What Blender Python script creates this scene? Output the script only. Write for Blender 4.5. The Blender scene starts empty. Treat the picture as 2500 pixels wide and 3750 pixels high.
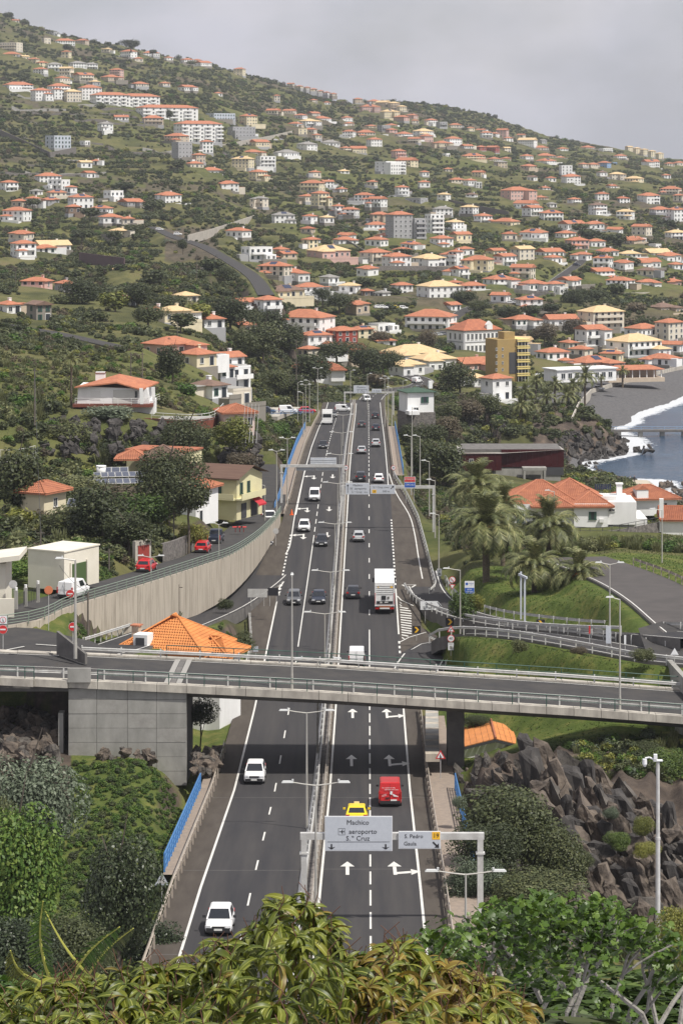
import bpy, bmesh, math, random
import numpy as np
from mathutils import Vector, Matrix, noise as mnoise
R = math.radians
SC = bpy.context.scene
COL = SC.collection
rnd = random.Random(7)
# ---------------------------------------------------------------- camera, sky, sun, exposure
F, YH, HC = 9500.0, 620.0, 75.0        # focal length and horizon row in photo pixels, camera height above the sea
cam = bpy.data.cameras.new('camera'); camo = bpy.data.objects.new('camera', cam); COL.objects.link(camo)
camo.location = (0, 0, HC); camo.rotation_euler = (R(90), 0, 0)
cam.sensor_fit = 'VERTICAL'; cam.sensor_height = 36.0; cam.lens = F / 3750 * 36.0
cam.shift_y = -(1875 - YH) / 3750.0; cam.clip_start = 1.0; cam.clip_end = 30000
SC.camera = camo
LD = Vector((-0.50, 0.36, -1.0)).normalized()      # direction the sunlight travels
SV = -LD
sl = bpy.data.lights.new('sun', 'SUN'); sl.energy = 5.0; sl.angle = R(0.6); sl.color = (1.0, 0.955, 0.88)
so = bpy.data.objects.new('sun', sl); COL.objects.link(so); so.location = (60, -40, 300)
so.rotation_euler = LD.to_track_quat('-Z', 'Y').to_euler()
W = bpy.data.worlds.new('World'); SC.world = W; W.use_nodes = True
nt = W.node_tree; nt.nodes.clear()
N = nt.nodes.new; L = nt.links.new
wo = N('ShaderNodeOutputWorld'); bg = N('ShaderNodeBackground'); bg.inputs['Strength'].default_value = 0.075
sky = N('ShaderNodeTexSky'); sky.sky_type = 'NISHITA'; sky.sun_disc = False
sky.sun_elevation = math.asin(SV.z); sky.sun_rotation = math.atan2(SV.x, SV.y)
sky.air_density = 1.0; sky.dust_density = 2.0; sky.ozone_density = 1.0
tc = N('ShaderNodeTexCoord'); mp = N('ShaderNodeMapping'); mp.inputs['Scale'].default_value = (10, 10, 17)
mp.inputs['Location'].default_value = (1.3, 4.2, 7.7)
n1 = N('ShaderNodeTexNoise'); n1.inputs['Scale'].default_value = 1.0; n1.inputs['Detail'].default_value = 5; n1.inputs['Roughness'].default_value = .52
cr = N('ShaderNodeValToRGB'); cr.color_ramp.elements[0].position = .38; cr.color_ramp.elements[1].position = .60
cr.color_ramp.elements[0].color = (.66, .66, .66, 1); cr.color_ramp.elements[1].color = (1, 1, 1, 1)
n2 = N('ShaderNodeTexNoise'); n2.inputs['Scale'].default_value = 1.1; n2.inputs['Detail'].default_value = 6
cc = N('ShaderNodeMix'); cc.data_type = 'RGBA'
cc.inputs['A'].default_value = (7.2, 7.5, 9.1, 1); cc.inputs['B'].default_value = (10.6, 10.1, 10.2, 1)
mx = N('ShaderNodeMix'); mx.data_type = 'RGBA'
L(tc.outputs['Generated'], mp.inputs['Vector']); L(mp.outputs['Vector'], n1.inputs['Vector']); L(mp.outputs['Vector'], n2.inputs['Vector'])
L(n1.outputs['Fac'], cr.inputs['Fac']); L(cr.outputs['Color'], mx.inputs['Factor'])
L(n2.outputs['Fac'], cc.inputs['Factor'])
L(sky.outputs['Color'], mx.inputs['A']); L(cc.outputs['Result'], mx.inputs['B'])
L(mx.outputs['Result'], bg.inputs['Color']); L(bg.outputs['Background'], wo.inputs['Surface'])
SC.view_settings.view_transform = 'Standard'; SC.view_settings.look = 'None'
SC.view_settings.exposure = 0.0; SC.view_settings.gamma = 1.0; SC.view_settings.use_curve_mapping = False
SC.render.engine = 'CYCLES'
SC.cycles.max_bounces = 5; SC.cycles.volume_bounces = 0; SC.cycles.transparent_max_bounces = 6
SC.cycles.diffuse_bounces = 3; SC.cycles.glossy_bounces = 2
# ---------------------------------------------------------------- materials
MATS = {}
def M(name, c=(.5, .5, .5), rough=.8, c2=None, scale=3.0, bump=0.0, metal=0.0, spec=None, trans=0.0, detail=5, lo=.35, hi=.65, bscale=None, stretch=None, bdist=.05):
 """procedural material: colour c broken up towards c2 by noise in object space, optional relief"""
 if name in MATS: return MATS[name]
 m = bpy.data.materials.new(name); m.use_nodes = True; t = m.node_tree; b = t.nodes['Principled BSDF']
 b.inputs['Roughness'].default_value = rough; b.inputs['Metallic'].default_value = metal
 if spec is not None: b.inputs['Specular IOR Level'].default_value = spec
 if trans: b.inputs['Transmission Weight'].default_value = trans
 b.inputs['Base Color'].default_value = (*c, 1)
 if c2 or bump:
  co = t.nodes.new('ShaderNodeTexCoord'); mpn = t.nodes.new('ShaderNodeMapping')
  if stretch: mpn.inputs['Scale'].default_value = stretch
  t.links.new(co.outputs['Object'], mpn.inputs['Vector'])
  if c2:
   n = t.nodes.new('ShaderNodeTexNoise'); n.inputs['Scale'].default_value = scale; n.inputs['Detail'].default_value = detail
   n.inputs['Roughness'].default_value = .62
   r = t.nodes.new('ShaderNodeValToRGB'); r.color_ramp.elements[0].position = lo; r.color_ramp.elements[1].position = hi
   r.color_ramp.elements[0].color = (*c, 1); r.color_ramp.elements[1].color = (*c2, 1)
   t.links.new(mpn.outputs['Vector'], n.inputs['Vector']); t.links.new(n.outputs['Fac'], r.inputs['Fac'])
   t.links.new(r.outputs['Color'], b.inputs['Base Color'])
  if bump:
   n = t.nodes.new('ShaderNodeTexNoise'); n.inputs['Scale'].default_value = bscale or scale * 4; n.inputs['Detail'].default_value = 6
   bp = t.nodes.new('ShaderNodeBump'); bp.inputs['Strength'].default_value = bump; bp.inputs['Distance'].default_value = bdist
   t.links.new(mpn.outputs['Vector'], n.inputs['Vector']); t.links.new(n.outputs['Fac'], bp.inputs['Height'])
   t.links.new(bp.outputs['Normal'], b.inputs['Normal'])
 MATS[name] = m; return m
def leafmat(name, a, b_, c_, rough=.55, trans=.25, spec=.4, scale=.35):
 """leaf colour that differs from leaf to leaf (random per island) and from clump to clump"""
 m = bpy.data.materials.new(name); m.use_nodes = True; t = m.node_tree; p = t.nodes['Principled BSDF']; MATS[name] = m
 g = t.nodes.new('ShaderNodeNewGeometry'); oi = t.nodes.new('ShaderNodeObjectInfo')
 r = t.nodes.new('ShaderNodeValToRGB'); e = r.color_ramp.elements
 e[0].position = .0; e[0].color = (*a, 1); e[1].position = 1.; e[1].color = (*c_, 1); k = e.new(.55); k.color = (*b_, 1)
 ad = t.nodes.new('ShaderNodeMath'); ad.operation = 'MULTIPLY_ADD'; ad.inputs[1].default_value = .62
 mu = t.nodes.new('ShaderNodeMath'); mu.operation = 'MULTIPLY'; mu.inputs[1].default_value = .38
 t.links.new(oi.outputs['Random'], mu.inputs[0]); t.links.new(g.outputs['Random Per Island'], ad.inputs[0])
 t.links.new(mu.outputs[0], ad.inputs[2]); t.links.new(ad.outputs[0], r.inputs['Fac'])
 t.links.new(r.outputs['Color'], p.inputs['Base Color'])
 p.inputs['Roughness'].default_value = rough; p.inputs['Specular IOR Level'].default_value = spec
 tr = t.nodes.new('ShaderNodeBsdfTranslucent'); ms = t.nodes.new('ShaderNodeMixShader'); ms.inputs[0].default_value = trans
 t.links.new(r.outputs['Color'], tr.inputs['Color']); out = t.nodes['Material Output']
 t.links.new(p.outputs[0], ms.inputs[1]); t.links.new(tr.outputs[0], ms.inputs[2]); t.links.new(ms.outputs[0], out.inputs['Surface'])
 return m
# ---------------------------------------------------------------- mesh builder
def lnk(o, parent=None):
 COL.objects.link(o)
 if parent is not None: o.parent = parent
 return o
class MB:
 def __init__(s): s.v = []; s.f = []; s.m = []; s.mi = 0
 def add(s, vs, fs, mi=None):
  n = len(s.v); s.v += [tuple(v) for v in vs]; s.f += [tuple(i + n for i in f) for f in fs]
  s.m += [s.mi if mi is None else mi] * len(fs); return s
 def box(s, c, d, rz=0.0, mi=None, taper=1.0):
  hx, hy, hz = d[0] / 2, d[1] / 2, d[2] / 2; ca, sa = math.cos(rz), math.sin(rz); vs = []
  for z, k in ((-hz, 1), (hz, taper)):
   for x, y in ((-hx, -hy), (hx, -hy), (hx, hy), (-hx, hy)):
    x *= k; y *= k; vs.append((c[0] + x * ca - y * sa, c[1] + x * sa + y * ca, c[2] + z))
  return s.add(vs, [(0, 3, 2, 1), (4, 5, 6, 7), (0, 1, 5, 4), (1, 2, 6, 5), (2, 3, 7, 6), (3, 0, 4, 7)], mi)
 def tube(s, p0, p1, r0, r1=None, n=8, mi=None, caps=True):
  r1 = r0 if r1 is None else r1; p0 = Vector(p0); p1 = Vector(p1); d = (p1 - p0)
  if d.length < 1e-6: return s
  q = d.normalized(); a = q.cross(Vector((0, 0, 1))) if abs(q.z) < .95 else q.cross(Vector((1, 0, 0)))
  a.normalize(); b = q.cross(a); vs = []
  for p, r in ((p0, r0), (p1, r1)):
   for i in range(n):
    t = 2 * math.pi * i / n; vs.append(p + a * (r * math.cos(t)) + b * (r * math.sin(t)))
  fs = [(i, (i + 1) % n, n + (i + 1) % n, n + i) for i in range(n)]
  if caps: fs += [tuple(range(n - 1, -1, -1)), tuple(range(n, 2 * n))]
  return s.add(vs, fs, mi)
 def path(s, pts, rs, n=6, mi=None):
  for i in range(len(pts) - 1): s.tube(pts[i], pts[i + 1], rs[i], rs[i + 1], n, mi, caps=True)
  return s
 def prism(s, poly, z0, z1, mi=None):
  n = len(poly); vs = [(x, y, z0) for x, y in poly] + [(x, y, z1) for x, y in poly]
  return s.add(vs, [tuple(range(n - 1, -1, -1)), tuple(range(n, 2 * n))] + [(i, (i + 1) % n, n + (i + 1) % n, n + i) for i in range(n)], mi)
 def extr(s, poly, y0, y1, mi=None):      # polygon in XZ pushed along Y
  n = len(poly); vs = [(x, y0, z) for x, z in poly] + [(x, y1, z) for x, z in poly]
  return s.add(vs, [tuple(range(n)), tuple(range(2 * n - 1, n - 1, -1))] + [((i + 1) % n, i, n + i, n + (i + 1) % n) for i in range(n)], mi)
 def mesh(s, name, mats, smooth=False):
  me = bpy.data.meshes.new(name); me.from_pydata(s.v, [], s.f)
  for m in (mats if isinstance(mats, (list, tuple)) else [mats]): me.materials.append(m)
  if any(s.m): me.polygons.foreach_set('material_index', s.m)
  if smooth: me.polygons.foreach_set('use_smooth', [True] * len(s.f))
  me.update(); return me
 def build(s, name, mats, parent=None, smooth=False):
  return lnk(bpy.data.objects.new(name, s.mesh(name, mats, smooth)), parent)
def npmesh(name, V, Fq, mats, smooth=False, mi=None):
 me = bpy.data.meshes.new(name); V = np.asarray(V, np.float32); Fq = np.asarray(Fq, np.int32)
 k = Fq.shape[1]; me.vertices.add(len(V)); me.vertices.foreach_set('co', V.ravel())
 me.loops.add(Fq.size); me.loops.foreach_set('vertex_index', Fq.ravel())
 me.polygons.add(len(Fq)); me.polygons.foreach_set('loop_start', np.arange(0, Fq.size, k, dtype=np.int32))
 for m in (mats if isinstance(mats, (list, tuple)) else [mats]): me.materials.append(m)
 if mi is not None: me.polygons.foreach_set('material_index', np.asarray(mi, np.int32))
 if smooth: me.polygons.foreach_set('use_smooth', np.ones(len(Fq), bool))
 me.update(calc_edges=True); return me
def obj(name, me, parent=None, loc=None, rz=None, sc=None):
 o = bpy.data.objects.new(name, me)
 if loc is not None: o.location = loc
 if rz is not None: o.rotation_euler = (0, 0, rz)
 if sc is not None: o.scale = sc if hasattr(sc, '__len__') else (sc,) * 3
 return lnk(o, parent)
def tag(o, label=None, cat=None, group=None, kind=None):
 if label: o['label'] = label
 if cat: o['category'] = cat
 if group: o['group'] = group
 if kind: o['kind'] = kind
 return o
def empty(name, loc, rz=0.0, label=None, cat=None, group=None):
 o = bpy.data.objects.new(name, None); o.location = loc; o.rotation_euler = (0, 0, rz); o.empty_display_size = .5
 COL.objects.link(o); return tag(o, label, cat, group)
def copytree(o, parent=None):
 c = o.copy(); COL.objects.link(c)
 if parent is not None: c.parent = parent
 for ch in KIDS.get(o.name, []) or list(o.children): copytree(ch, c)
 return c
KIDS = {}
# photo row/column + depth (metres in front of the camera) or drop (metres below it) -> point
def pt(px, py, Y): return Vector(((px - 1250) / F * Y, Y, HC - (py - YH) / F * Y))
def ptd(px, py, D): return pt(px, py, F * D / (py - YH))
def proj(p): return (1250 + F * p[0] / p[1], YH + F * (HC - p[2]) / p[1])
# ---------------------------------------------------------------- motorway alignment (functions of Y)
_rY = np.array([100, 150, 181, 226.7, 267, 348, 466, 528, 600, 680, 760, 900.]); _rD = np.array([45.2, 48.0, 50.1, 54.2, 55.5, 55.3, 54.5, 56.4, 60.0, 64.6, 67.5, 69.])
def RZ(Y): return HC - np.interp(Y, _rY, _rD)
def XL(Y): return -1.47 + (Y - 181) * .0102          # inner edge line of the right-hand carriageway
# ---------------------------------------------------------------- terrain: depth -> photo row, per column
TT = {
 -700: [(100,6500),(180,4000),(225,3000),(236,2760),(246,2430),(262,2230),(300,2050),(370,1800),(400,1680),(412,1500),(480,1330),(560,1210),(650,1120),(760,1040),(900,960),(1050,880),(1250,760),(1500,600),(1900,330),(2400,30),(3000,-200),(3400,-260),(4500,-50)],
 0: [(100,6500),(180,3900),(200,3400),(225,2900),(236,2720),(243,2620),(247,2430),(262,2260),(290,2110),(330,1910),(370,1790),(400,1700),(412,1540),(480,1390),(560,1275),(650,1195),(760,1130),(900,1060),(1050,980),(1250,880),(1500,735),(1900,490),(2400,260),(3000,85),(3300,52),(3800,140),(4500,230)],
 250: [(100,6500),(180,3900),(200,3380),(222,2900),(234,2740),(243,2600),(248,2420),(266,2250),(290,2110),(330,1930),(370,1820),(405,1730),(420,1600),(432,1520),(480,1410),(560,1295),(650,1215),(760,1145),(900,1070),(1050,985),(1250,880),(1500,745),(1900,520),(2400,300),(3000,155),(3250,130),(3800,210),(4500,290)],
 500: [(100,6500),(180,3900),(200,3350),(215,3000),(226,2790),(240,2750),(280,2470),(286,2420),(290,2140),(300,2080),(330,1960),(370,1850),(400,1780),(420,1700),(432,1550),(440,1515),(480,1430),(560,1310),(650,1230),(760,1150),(900,1080),(1050,990),(1250,870),(1500,755),(1900,560),(2400,345),(3000,205),(3200,188),(3800,260),(4500,330)],
 750: [(100,6500),(180,3850),(200,3400),(225,2980),(245,2790),(290,2450),(314,2270),(318,2060),(328,2020),(350,1935),(370,1890),(400,1820),(424,1740),(434,1560),(450,1545),(470,1520),(560,1400),(650,1290),(760,1180),(900,1080),(1050,980),(1250,880),(1500,780),(1900,600),(2400,400),(3000,255),(3300,232),(3800,300),(4500,380)],
 900: [(100,6300),(180,3620),(225,3000),(290,2450),(340,2180),(366,1990),(380,1950),(400,1900),(424,1790),(434,1620),(480,1560),(528,1530),(600,1480),(680,1400),(760,1310),(860,1180),(1000,1060),(1150,960),(1350,870),(1600,790),(2000,620),(2500,430),(3200,290),(3400,275),(4000,340),(4500,390)],
 1080: [(100,5300),(180,3400),(225,2960),(300,2400),(350,2135),(400,1935),(466,1750),(528,1680),(600,1610),(680,1530),(760,1440),(860,1320),(1000,1160),(1150,1030),(1350,900),(1600,800),(2000,650),(2500,470),(3200,345),(3400,330),(4000,370),(4500,420)],
 1250: [(100,5300),(180,3350),(225,2960),(300,2400),(350,2135),(400,1935),(466,1750),(528,1660),(600,1600),(680,1550),(760,1485),(860,1360),(1000,1210),(1150,1080),(1350,930),(1600,820),(2000,680),(2600,500),(3300,385),(3500,378),(4200,420),(4500,440)],
 1420: [(100,5300),(180,3400),(225,2960),(300,2400),(350,2135),(400,1935),(466,1750),(528,1660),(600,1600),(680,1550),(760,1475),(860,1380),(1000,1240),(1150,1100),(1350,940),(1600,825),(2000,690),(2600,515),(3400,385),(3600,378),(4200,420),(4500,440)],
 1550: [(100,5800),(180,3600),(225,2980),(240,2860),(300,2400),(350,2135),(400,1935),(440,1900),(480,1850),(528,1780),(600,1640),(680,1540),(760,1480),(860,1390),(1000,1260),(1150,1120),(1350,950),(1600,830),(2000,695),(2600,525),(3500,392),(3700,386),(4500,430)],
 1750: [(100,6200),(180,3750),(204,3150),(214,2860),(226,2800),(240,2790),(255,2770),(264,2580),(272,2420),(284,2335),(300,2240),(330,2130),(370,1990),(413,1910),(480,1820),(560,1750),(590,1720),(650,1650),(700,1570),(760,1480),(860,1400),(1000,1280),(1150,1130),(1350,970),(1600,850),(2000,715),(2600,565),(3500,428),(3900,410),(4500,450)],
 2000: [(100,6200),(180,3750),(198,3150),(210,2900),(222,2800),(234,2770),(250,2700),(258,2560),(264,2420),(269,2350),(280,2290),(300,2200),(330,2110),(370,2015),(413,1935),(480,1850),(560,1785),(600,1735),(630,1700),(666,1650),(712,1580),(740,1550),(860,1430),(1000,1300),(1150,1150),(1350,985),(1600,865),(2000,735),(2600,610),(3500,515),(3900,500),(4500,520)],
 2250: [(100,6200),(180,3850),(196,3250),(208,2990),(220,2850),(234,2745),(245,2670),(249,2590),(253,2410),(262,2330),(280,2210),(300,2115),(330,2050),(370,1990),(413,1930),(480,1860),(560,1790),(600,1765),(640,1740),(700,1640),(775,1545),(850,1450),(900,1405),(1000,1300),(1150,1170),(1350,1005),(1600,875),(2000,750),(2600,640),(3500,560),(3900,548),(4500,570)],
 2500: [(100,6200),(180,3900),(196,3350),(208,3060),(220,2900),(234,2730),(246,2680),(249,2590),(252.5,2410),(262,2310),(300,2100),(330,2060),(370,2010),(440,1930),(520,1870),(560,1870),(600,1830),(700,1640),(800,1500),(980,1345),(1050,1285),(1200,1160),(1400,1015),(1700,865),(2200,735),(2800,650),(3600,600),(3900,590),(4500,610)],
 3300: [(100,6200),(196,3400),(234,2750),(247,2620),(252,2400),(300,2130),(370,2050),(440,2000),(520,1930),(600,1830),(800,1510),(1000,1340),(1200,1240),(1400,1120),(1700,960),(2200,800),(2800,700),(3600,640),(4500,640)],
}
_lY = np.linspace(math.log(100), math.log(4500), 420)
_cp = np.array(sorted(TT)); _tz = []
for c in _cp:
 a = np.array(TT[c], float); z = HC - (a[:, 1] - YH) * a[:, 0] / F
 _tz.append(np.interp(np.exp(_lY), a[:, 0], z))
_tz = np.array(_tz)
_px = np.linspace(-700, 3300, 241); _tab = np.empty((len(_px), len(_lY)))
for j in range(len(_lY)): _tab[:, j] = np.interp(_px, _cp, _tz[:, j])
_k = np.array([1, 2, 3, 2, 1.]); _k /= _k.sum()
for _ in range(2):
 _tab = np.apply_along_axis(lambda r: np.convolve(np.pad(r, 2, mode='edge'), _k, 'valid'), 0, _tab)
def base_z(X, Y):
 X = np.asarray(X, float); Y = np.clip(np.asarray(Y, float), 100.5, 4490)
 px = np.clip(1250 + F * X / Y, -699, 3299); i = (px + 700) / (4000 / 240.); j = (np.log(Y) - _lY[0]) / (_lY[1] - _lY[0])
 i0 = np.clip(i.astype(int), 0, 239); j0 = np.clip(j.astype(int), 0, 418); a = i - i0; b = j - j0
 return (_tab[i0, j0] * (1 - a) * (1 - b) + _tab[i0 + 1, j0] * a * (1 - b) + _tab[i0, j0 + 1] * (1 - a) * b + _tab[i0 + 1, j0 + 1] * a * b)
def vnoise(X, Y, s, seed=0):
 """cheap smooth value noise, vectorised"""
 x = X / s + seed * 17.3; y = Y / s + seed * 9.1; xi = np.floor(x).astype(np.int64); yi = np.floor(y).astype(np.int64); fx = x - xi; fy = y - yi
 fx = fx * fx * (3 - 2 * fx); fy = fy * fy * (3 - 2 * fy)
 def h(a, b):
  n = (a * 374761393 + b * 668265263 + seed * 1013904223) & 0x7fffffff; n = ((n ^ (n >> 13)) * 1274126177) & 0x7fffffff
  return ((n ^ (n >> 16)) & 0xffff) / 65535.0
 return (h(xi, yi) * (1 - fx) + h(xi + 1, yi) * fx) * (1 - fy) + (h(xi, yi + 1) * (1 - fx) + h(xi + 1, yi + 1) * fx) * fy
# coast line at sea level, land on its left
COAST = [(3600,2500),(2700,1990),(2500,1856),(2367,1764),(2137,1757),(2112,1712),(2130,1690),(2292,1664),(2302,1642),(2231,1590),(2250,1566),(2311,1546),(2308,1526),(2360,1499),(2436,1479),(2520,1440),(2700,1395),(3000,1310),(3600,1220)]
CXY = np.array([[(a - 1250) / F * (F * HC / (b - YH)), F * HC / (b - YH)] for a, b in COAST])
def polydist(X, Y, P):
 d = np.full(np.shape(X), 1e9); side = np.zeros(np.shape(X))
 for i in range(len(P) - 1):
  a = P[i]; b = P[i + 1]; e = b - a; l2 = e @ e
  t = np.clip(((X - a[0]) * e[0] + (Y - a[1]) * e[1]) / l2, 0, 1)
  dx = X - a[0] - t * e[0]; dy = Y - a[1] - t * e[1]; dd = np.hypot(dx, dy); m = dd < d
  cr_ = e[0] * (Y - a[1]) - e[1] * (X - a[0]); side = np.where(m, cr_, side); d = np.where(m, dd, d)
 return d, side
SEAPOLY = [tuple(p) for p in CXY] + [(3000, 1130), (3000, 300)]
def inpoly(X, Y, P):
 ins = np.zeros(np.shape(X), bool); n = len(P); j = n - 1
 for i in range(n):
  xi, yi = P[i]; xj, yj = P[j]
  with np.errstate(divide='ignore', invalid='ignore'):
   c = ((yi > Y) != (yj > Y)) & (X < (xj - xi) * (Y - yi) / (yj - yi + 1e-12) + xi)
  ins ^= c; j = i
 return ins
def coast_d(X, Y):
 d, _ = polydist(X, Y, CXY); return np.where(inpoly(X, Y, SEAPOLY), -d, d)
# ---------------------------------------------------------------- roads (centre line points, width)
def road_pts(l): return [ptd(*p) for p in l]
def resample(pts, step):
 out = [Vector(pts[0])]; 
 P = [Vector(p) for p in pts]; n = len(P)
 dense = []
 for i in range(n - 1):
  p0 = P[max(i - 1, 0)]; p1 = P[i]; p2 = P[i + 1]; p3 = P[min(i + 2, n - 1)]; k = max(2, int((p2 - p1).length / .5))
  k = min(k, 60)
  for q in range(k):
   t = q / k; dense.append(.5 * ((2 * p1) + (p2 - p0) * t + (2 * p0 - 5 * p1 + 4 * p2 - p3) * t * t + (3 * p1 - p0 - 3 * p2 + p3) * t ** 3))
 dense.append(P[-1]); acc = 0; 
 for a, b in zip(dense[:-1], dense[1:]):
  acc += (b - a).length
  if acc >= step: out.append(b); acc = 0
 out.append(dense[-1]); return out
STOUT = resample([Vector((-60, 249, HC - 45.2))] + road_pts([(0,2300,45.2),(271,2221,45.3),(542,2140,46.0),(759,2069,48.0),(850,2036,49.2),(930,1985,50.7),(985,1935,52.2),(1025,1885,53.6),(1046,1830,54.4),(1040,1760,54.8),(1015,1700,55.0)]), 3)
def _off(P, d):
 out = []
 for i, p in enumerate(P):
  t = P[min(i + 1, len(P) - 1)] - P[max(i - 1, 0)]; t.z = 0; t.normalize(); out.append(Vector((p.x - t.y * d, p.y + t.x * d, p.z)))
 return out
STREET = _off(STOUT, 3.0)
LRAMP = resample(road_pts([(330,2392,46.0),(420,2372,47.0),(500,2345,48.5),(650,2290,51.5),(800,2226,54.0),(900,2165,54.9),(985,2095,55.3),(1035,2010,55.3)]), 3)
SPUR = resample([pt(1540, 2090, 358) , ptd(1562, 2160, 55.25), ptd(1625, 2218, 54.4), pt(1760, 2264, 302), pt(1980, 2296, 287), pt(2200, 2312, 273), pt(2400, 2318, 262), pt(2560, 2330, 256)], 3)
ENTRY = resample([ptd(1494, 2560, 55.38), ptd(1528, 2440, 55.3), ptd(1600, 2360, 54.6), ptd(1740, 2318, 51.9), pt(1900, 2322, 279), pt(2080, 2345, 267), pt(2280, 2380, 257), pt(2440, 2408, 252.5), pt(2600, 2422, 251.5)], 3)
RROAD = resample([pt(2090, 2040, 331), pt(2215, 2085, 313), pt(2330, 2133, 298), pt(2440, 2198, 281), pt(2555, 2290, 265.5), pt(2700, 2400, 254)], 3)
HILLRD = resample([pt(975, 1080, 850), pt(930, 1015, 980), pt(850, 960, 1080), pt(740, 900, 1180), pt(640, 868, 1240), pt(560, 830, 1330)], 8)
LEFTRD = resample([pt(-100, 1170, 690), pt(60, 1195, 655), pt(200, 1218, 640), pt(330, 1245, 610), pt(430, 1268, 590)], 5)
TOWNRD = resample([pt(1345, 1480, 745), pt(1380, 1440, 790), pt(1450, 1425, 815), pt(1520, 1415, 825), pt(1550, 1400, 840), pt(1530, 1385, 860), pt(1480, 1370, 880)], 4)
MIDRD = resample([pt(1640, 1180, 1085), pt(1690, 1140, 1130), pt(1740, 1120, 1150), pt(1840, 1100, 1180), pt(1960, 1080, 1200), pt(2040, 1020, 1310), pt(2110, 970, 1390), pt(2130, 950, 1420)], 8)
ROADS = [(STREET, 6.2), (LRAMP, 6.5), (SPUR, 5.4), (ENTRY, 6.2), (RROAD, 9.5), (HILLRD, 6), (LEFTRD, 5), (TOWNRD, 9), (MIDRD, 6)]
# motorway edges: left and right offset from XL(Y)
_eY = [100, 272, 300, 330, 345, 375, 400, 430, 470, 520, 620, 760]
_yR = [100, 272, 288, 298, 308, 313, 328, 342, 375, 406, 432, 460, 520, 620, 760]; _eR = [8.7, 8.7, 9.3, 10.2, 11.6, 9.8, 9.8, 12.3, 11.8, 11.2, 9.9, 8.0, 7.9, 8.0, 8.0]
_eL = [-10.3, -10.3, -10.3, -12.0, -12.2, -11.3, -10.2, -9.7, -9.6, -9.6, -9.6, -9.6]
def ER(Y): return XL(Y) + np.interp(Y, _yR, _eR)
def EL(Y): return XL(Y) + np.interp(Y, _eY, _eL)
def sm(x): x = np.clip(x, 0, 1); return x * x * (3 - 2 * x)
def ground_z(X, Y, detail=True):
 X = np.asarray(X, float); Y = np.asarray(Y, float); shp = X.shape; X = X.ravel(); Y = Y.ravel()
 z = base_z(X, Y)
 if detail:
  far = sm((Y - 500) / 400.)
  z = z + (vnoise(X, Y, 60, 1) - .5) * 7 * far + (vnoise(X, Y, 22, 2) - .5) * 3 * far + (vnoise(X, Y, 9, 3) - .5) * (1.0 * far + .5)
  tm = far * sm((vnoise(X, Y, 170, 5) - .38) * 6)               # terraced fields
  hh = 3.2; q = (z + vnoise(X, Y, 80, 6) * 6) / hh; fr = q - np.floor(q); stp = (np.floor(q) + sm((fr - .55) / .3)) * hh - vnoise(X, Y, 80, 6) * 6
  z = z * (1 - tm * .85) + stp * tm * .85
 m = (Y > 194) & (Y < 233) & (X > 1.72e-2 * 0 + (1690 - 1250) / F * Y); rg = 1 - np.abs(2 * vnoise(X + z * .35, Y * .5, 2.4, 51) - 1); z = z + np.where(m, (rg - .5) * 1.9 + (vnoise(X, Y, .9, 52) - .5) * .8, 0)
 cd = coast_d(X, Y)
 beach = (Y > 735)
 prof = np.where(cd > 0, np.where(beach, cd * .09, np.minimum(cd * 1.2, 6)), cd * .12)
 lim = np.where(beach, np.where(cd < 40, np.clip(cd * .085, 0, 3.2) + np.clip(z - 3, 0, 9) * sm((cd - 22) / 18), z), np.minimum(z, np.where(cd < 12, prof, 1e9)))
 z = np.where(cd > 0, np.where(cd < 60, lim, z), np.minimum(prof, -.25))
 head = (cd > 0) & (Y > 655) & (Y < 735) & (X > 40)
 z = np.where(head, np.clip(cd * .9, 0, 8) + (vnoise(X, Y, 3.5, 8) - .5) * 3.2 * sm(cd / 5.), z)
 for P, w in ROADS:
  A = np.array([(p.x, p.y, p.z) for p in P]); h = w / 2
  sel = (X > A[:, 0].min() - 25) & (X < A[:, 0].max() + 25) & (Y > A[:, 1].min() - 25) & (Y < A[:, 1].max() + 25)
  if not sel.any(): continue
  x = X[sel]; y = Y[sel]; bd = np.full(x.shape, 1e9); bz = np.zeros(x.shape)
  for i in range(len(A) - 1):
   a = A[i]; e = A[i + 1] - a; t = np.clip(((x - a[0]) * e[0] + (y - a[1]) * e[1]) / (e[0] ** 2 + e[1] ** 2 + 1e-9), 0, 1)
   dd = np.hypot(x - a[0] - t * e[0], y - a[1] - t * e[1]); m = dd < bd; bd = np.where(m, dd, bd); bz = np.where(m, a[2] + t * e[2], bz)
  k = sm((bd - h - .7) / (2.6 if y.mean() < 500 else 8.))
  if P is STREET: tt = np.interp(y, A[:90, 1], A[:90, 0]); k = np.where((x > tt) & (y < 400), sm((bd - h + .3) / .5), k)
  z[sel] = (bz - .28) * (1 - k) + z[sel] * k
 # motorway corridor
 m = (Y < 800)
 x = X[m]; y = Y[m]; dl = np.maximum(EL(y) - x, 0); dr = np.maximum(x - ER(y), 0); d = np.maximum(dl, dr)
 fall = np.where(y < 232, 1.0, 0) + np.where((y > 462) & (y < 620), 1.0, 0)
 rz = RZ(y) - .35 - fall * 2.2; k = sm((d - .6 - fall * 1.6) / 2.5); z[m] = rz * (1 - k) + z[m] * k
 return z.reshape(shp)
_Ys = np.exp(np.linspace(math.log(170), math.log(4400), 1500))
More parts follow.
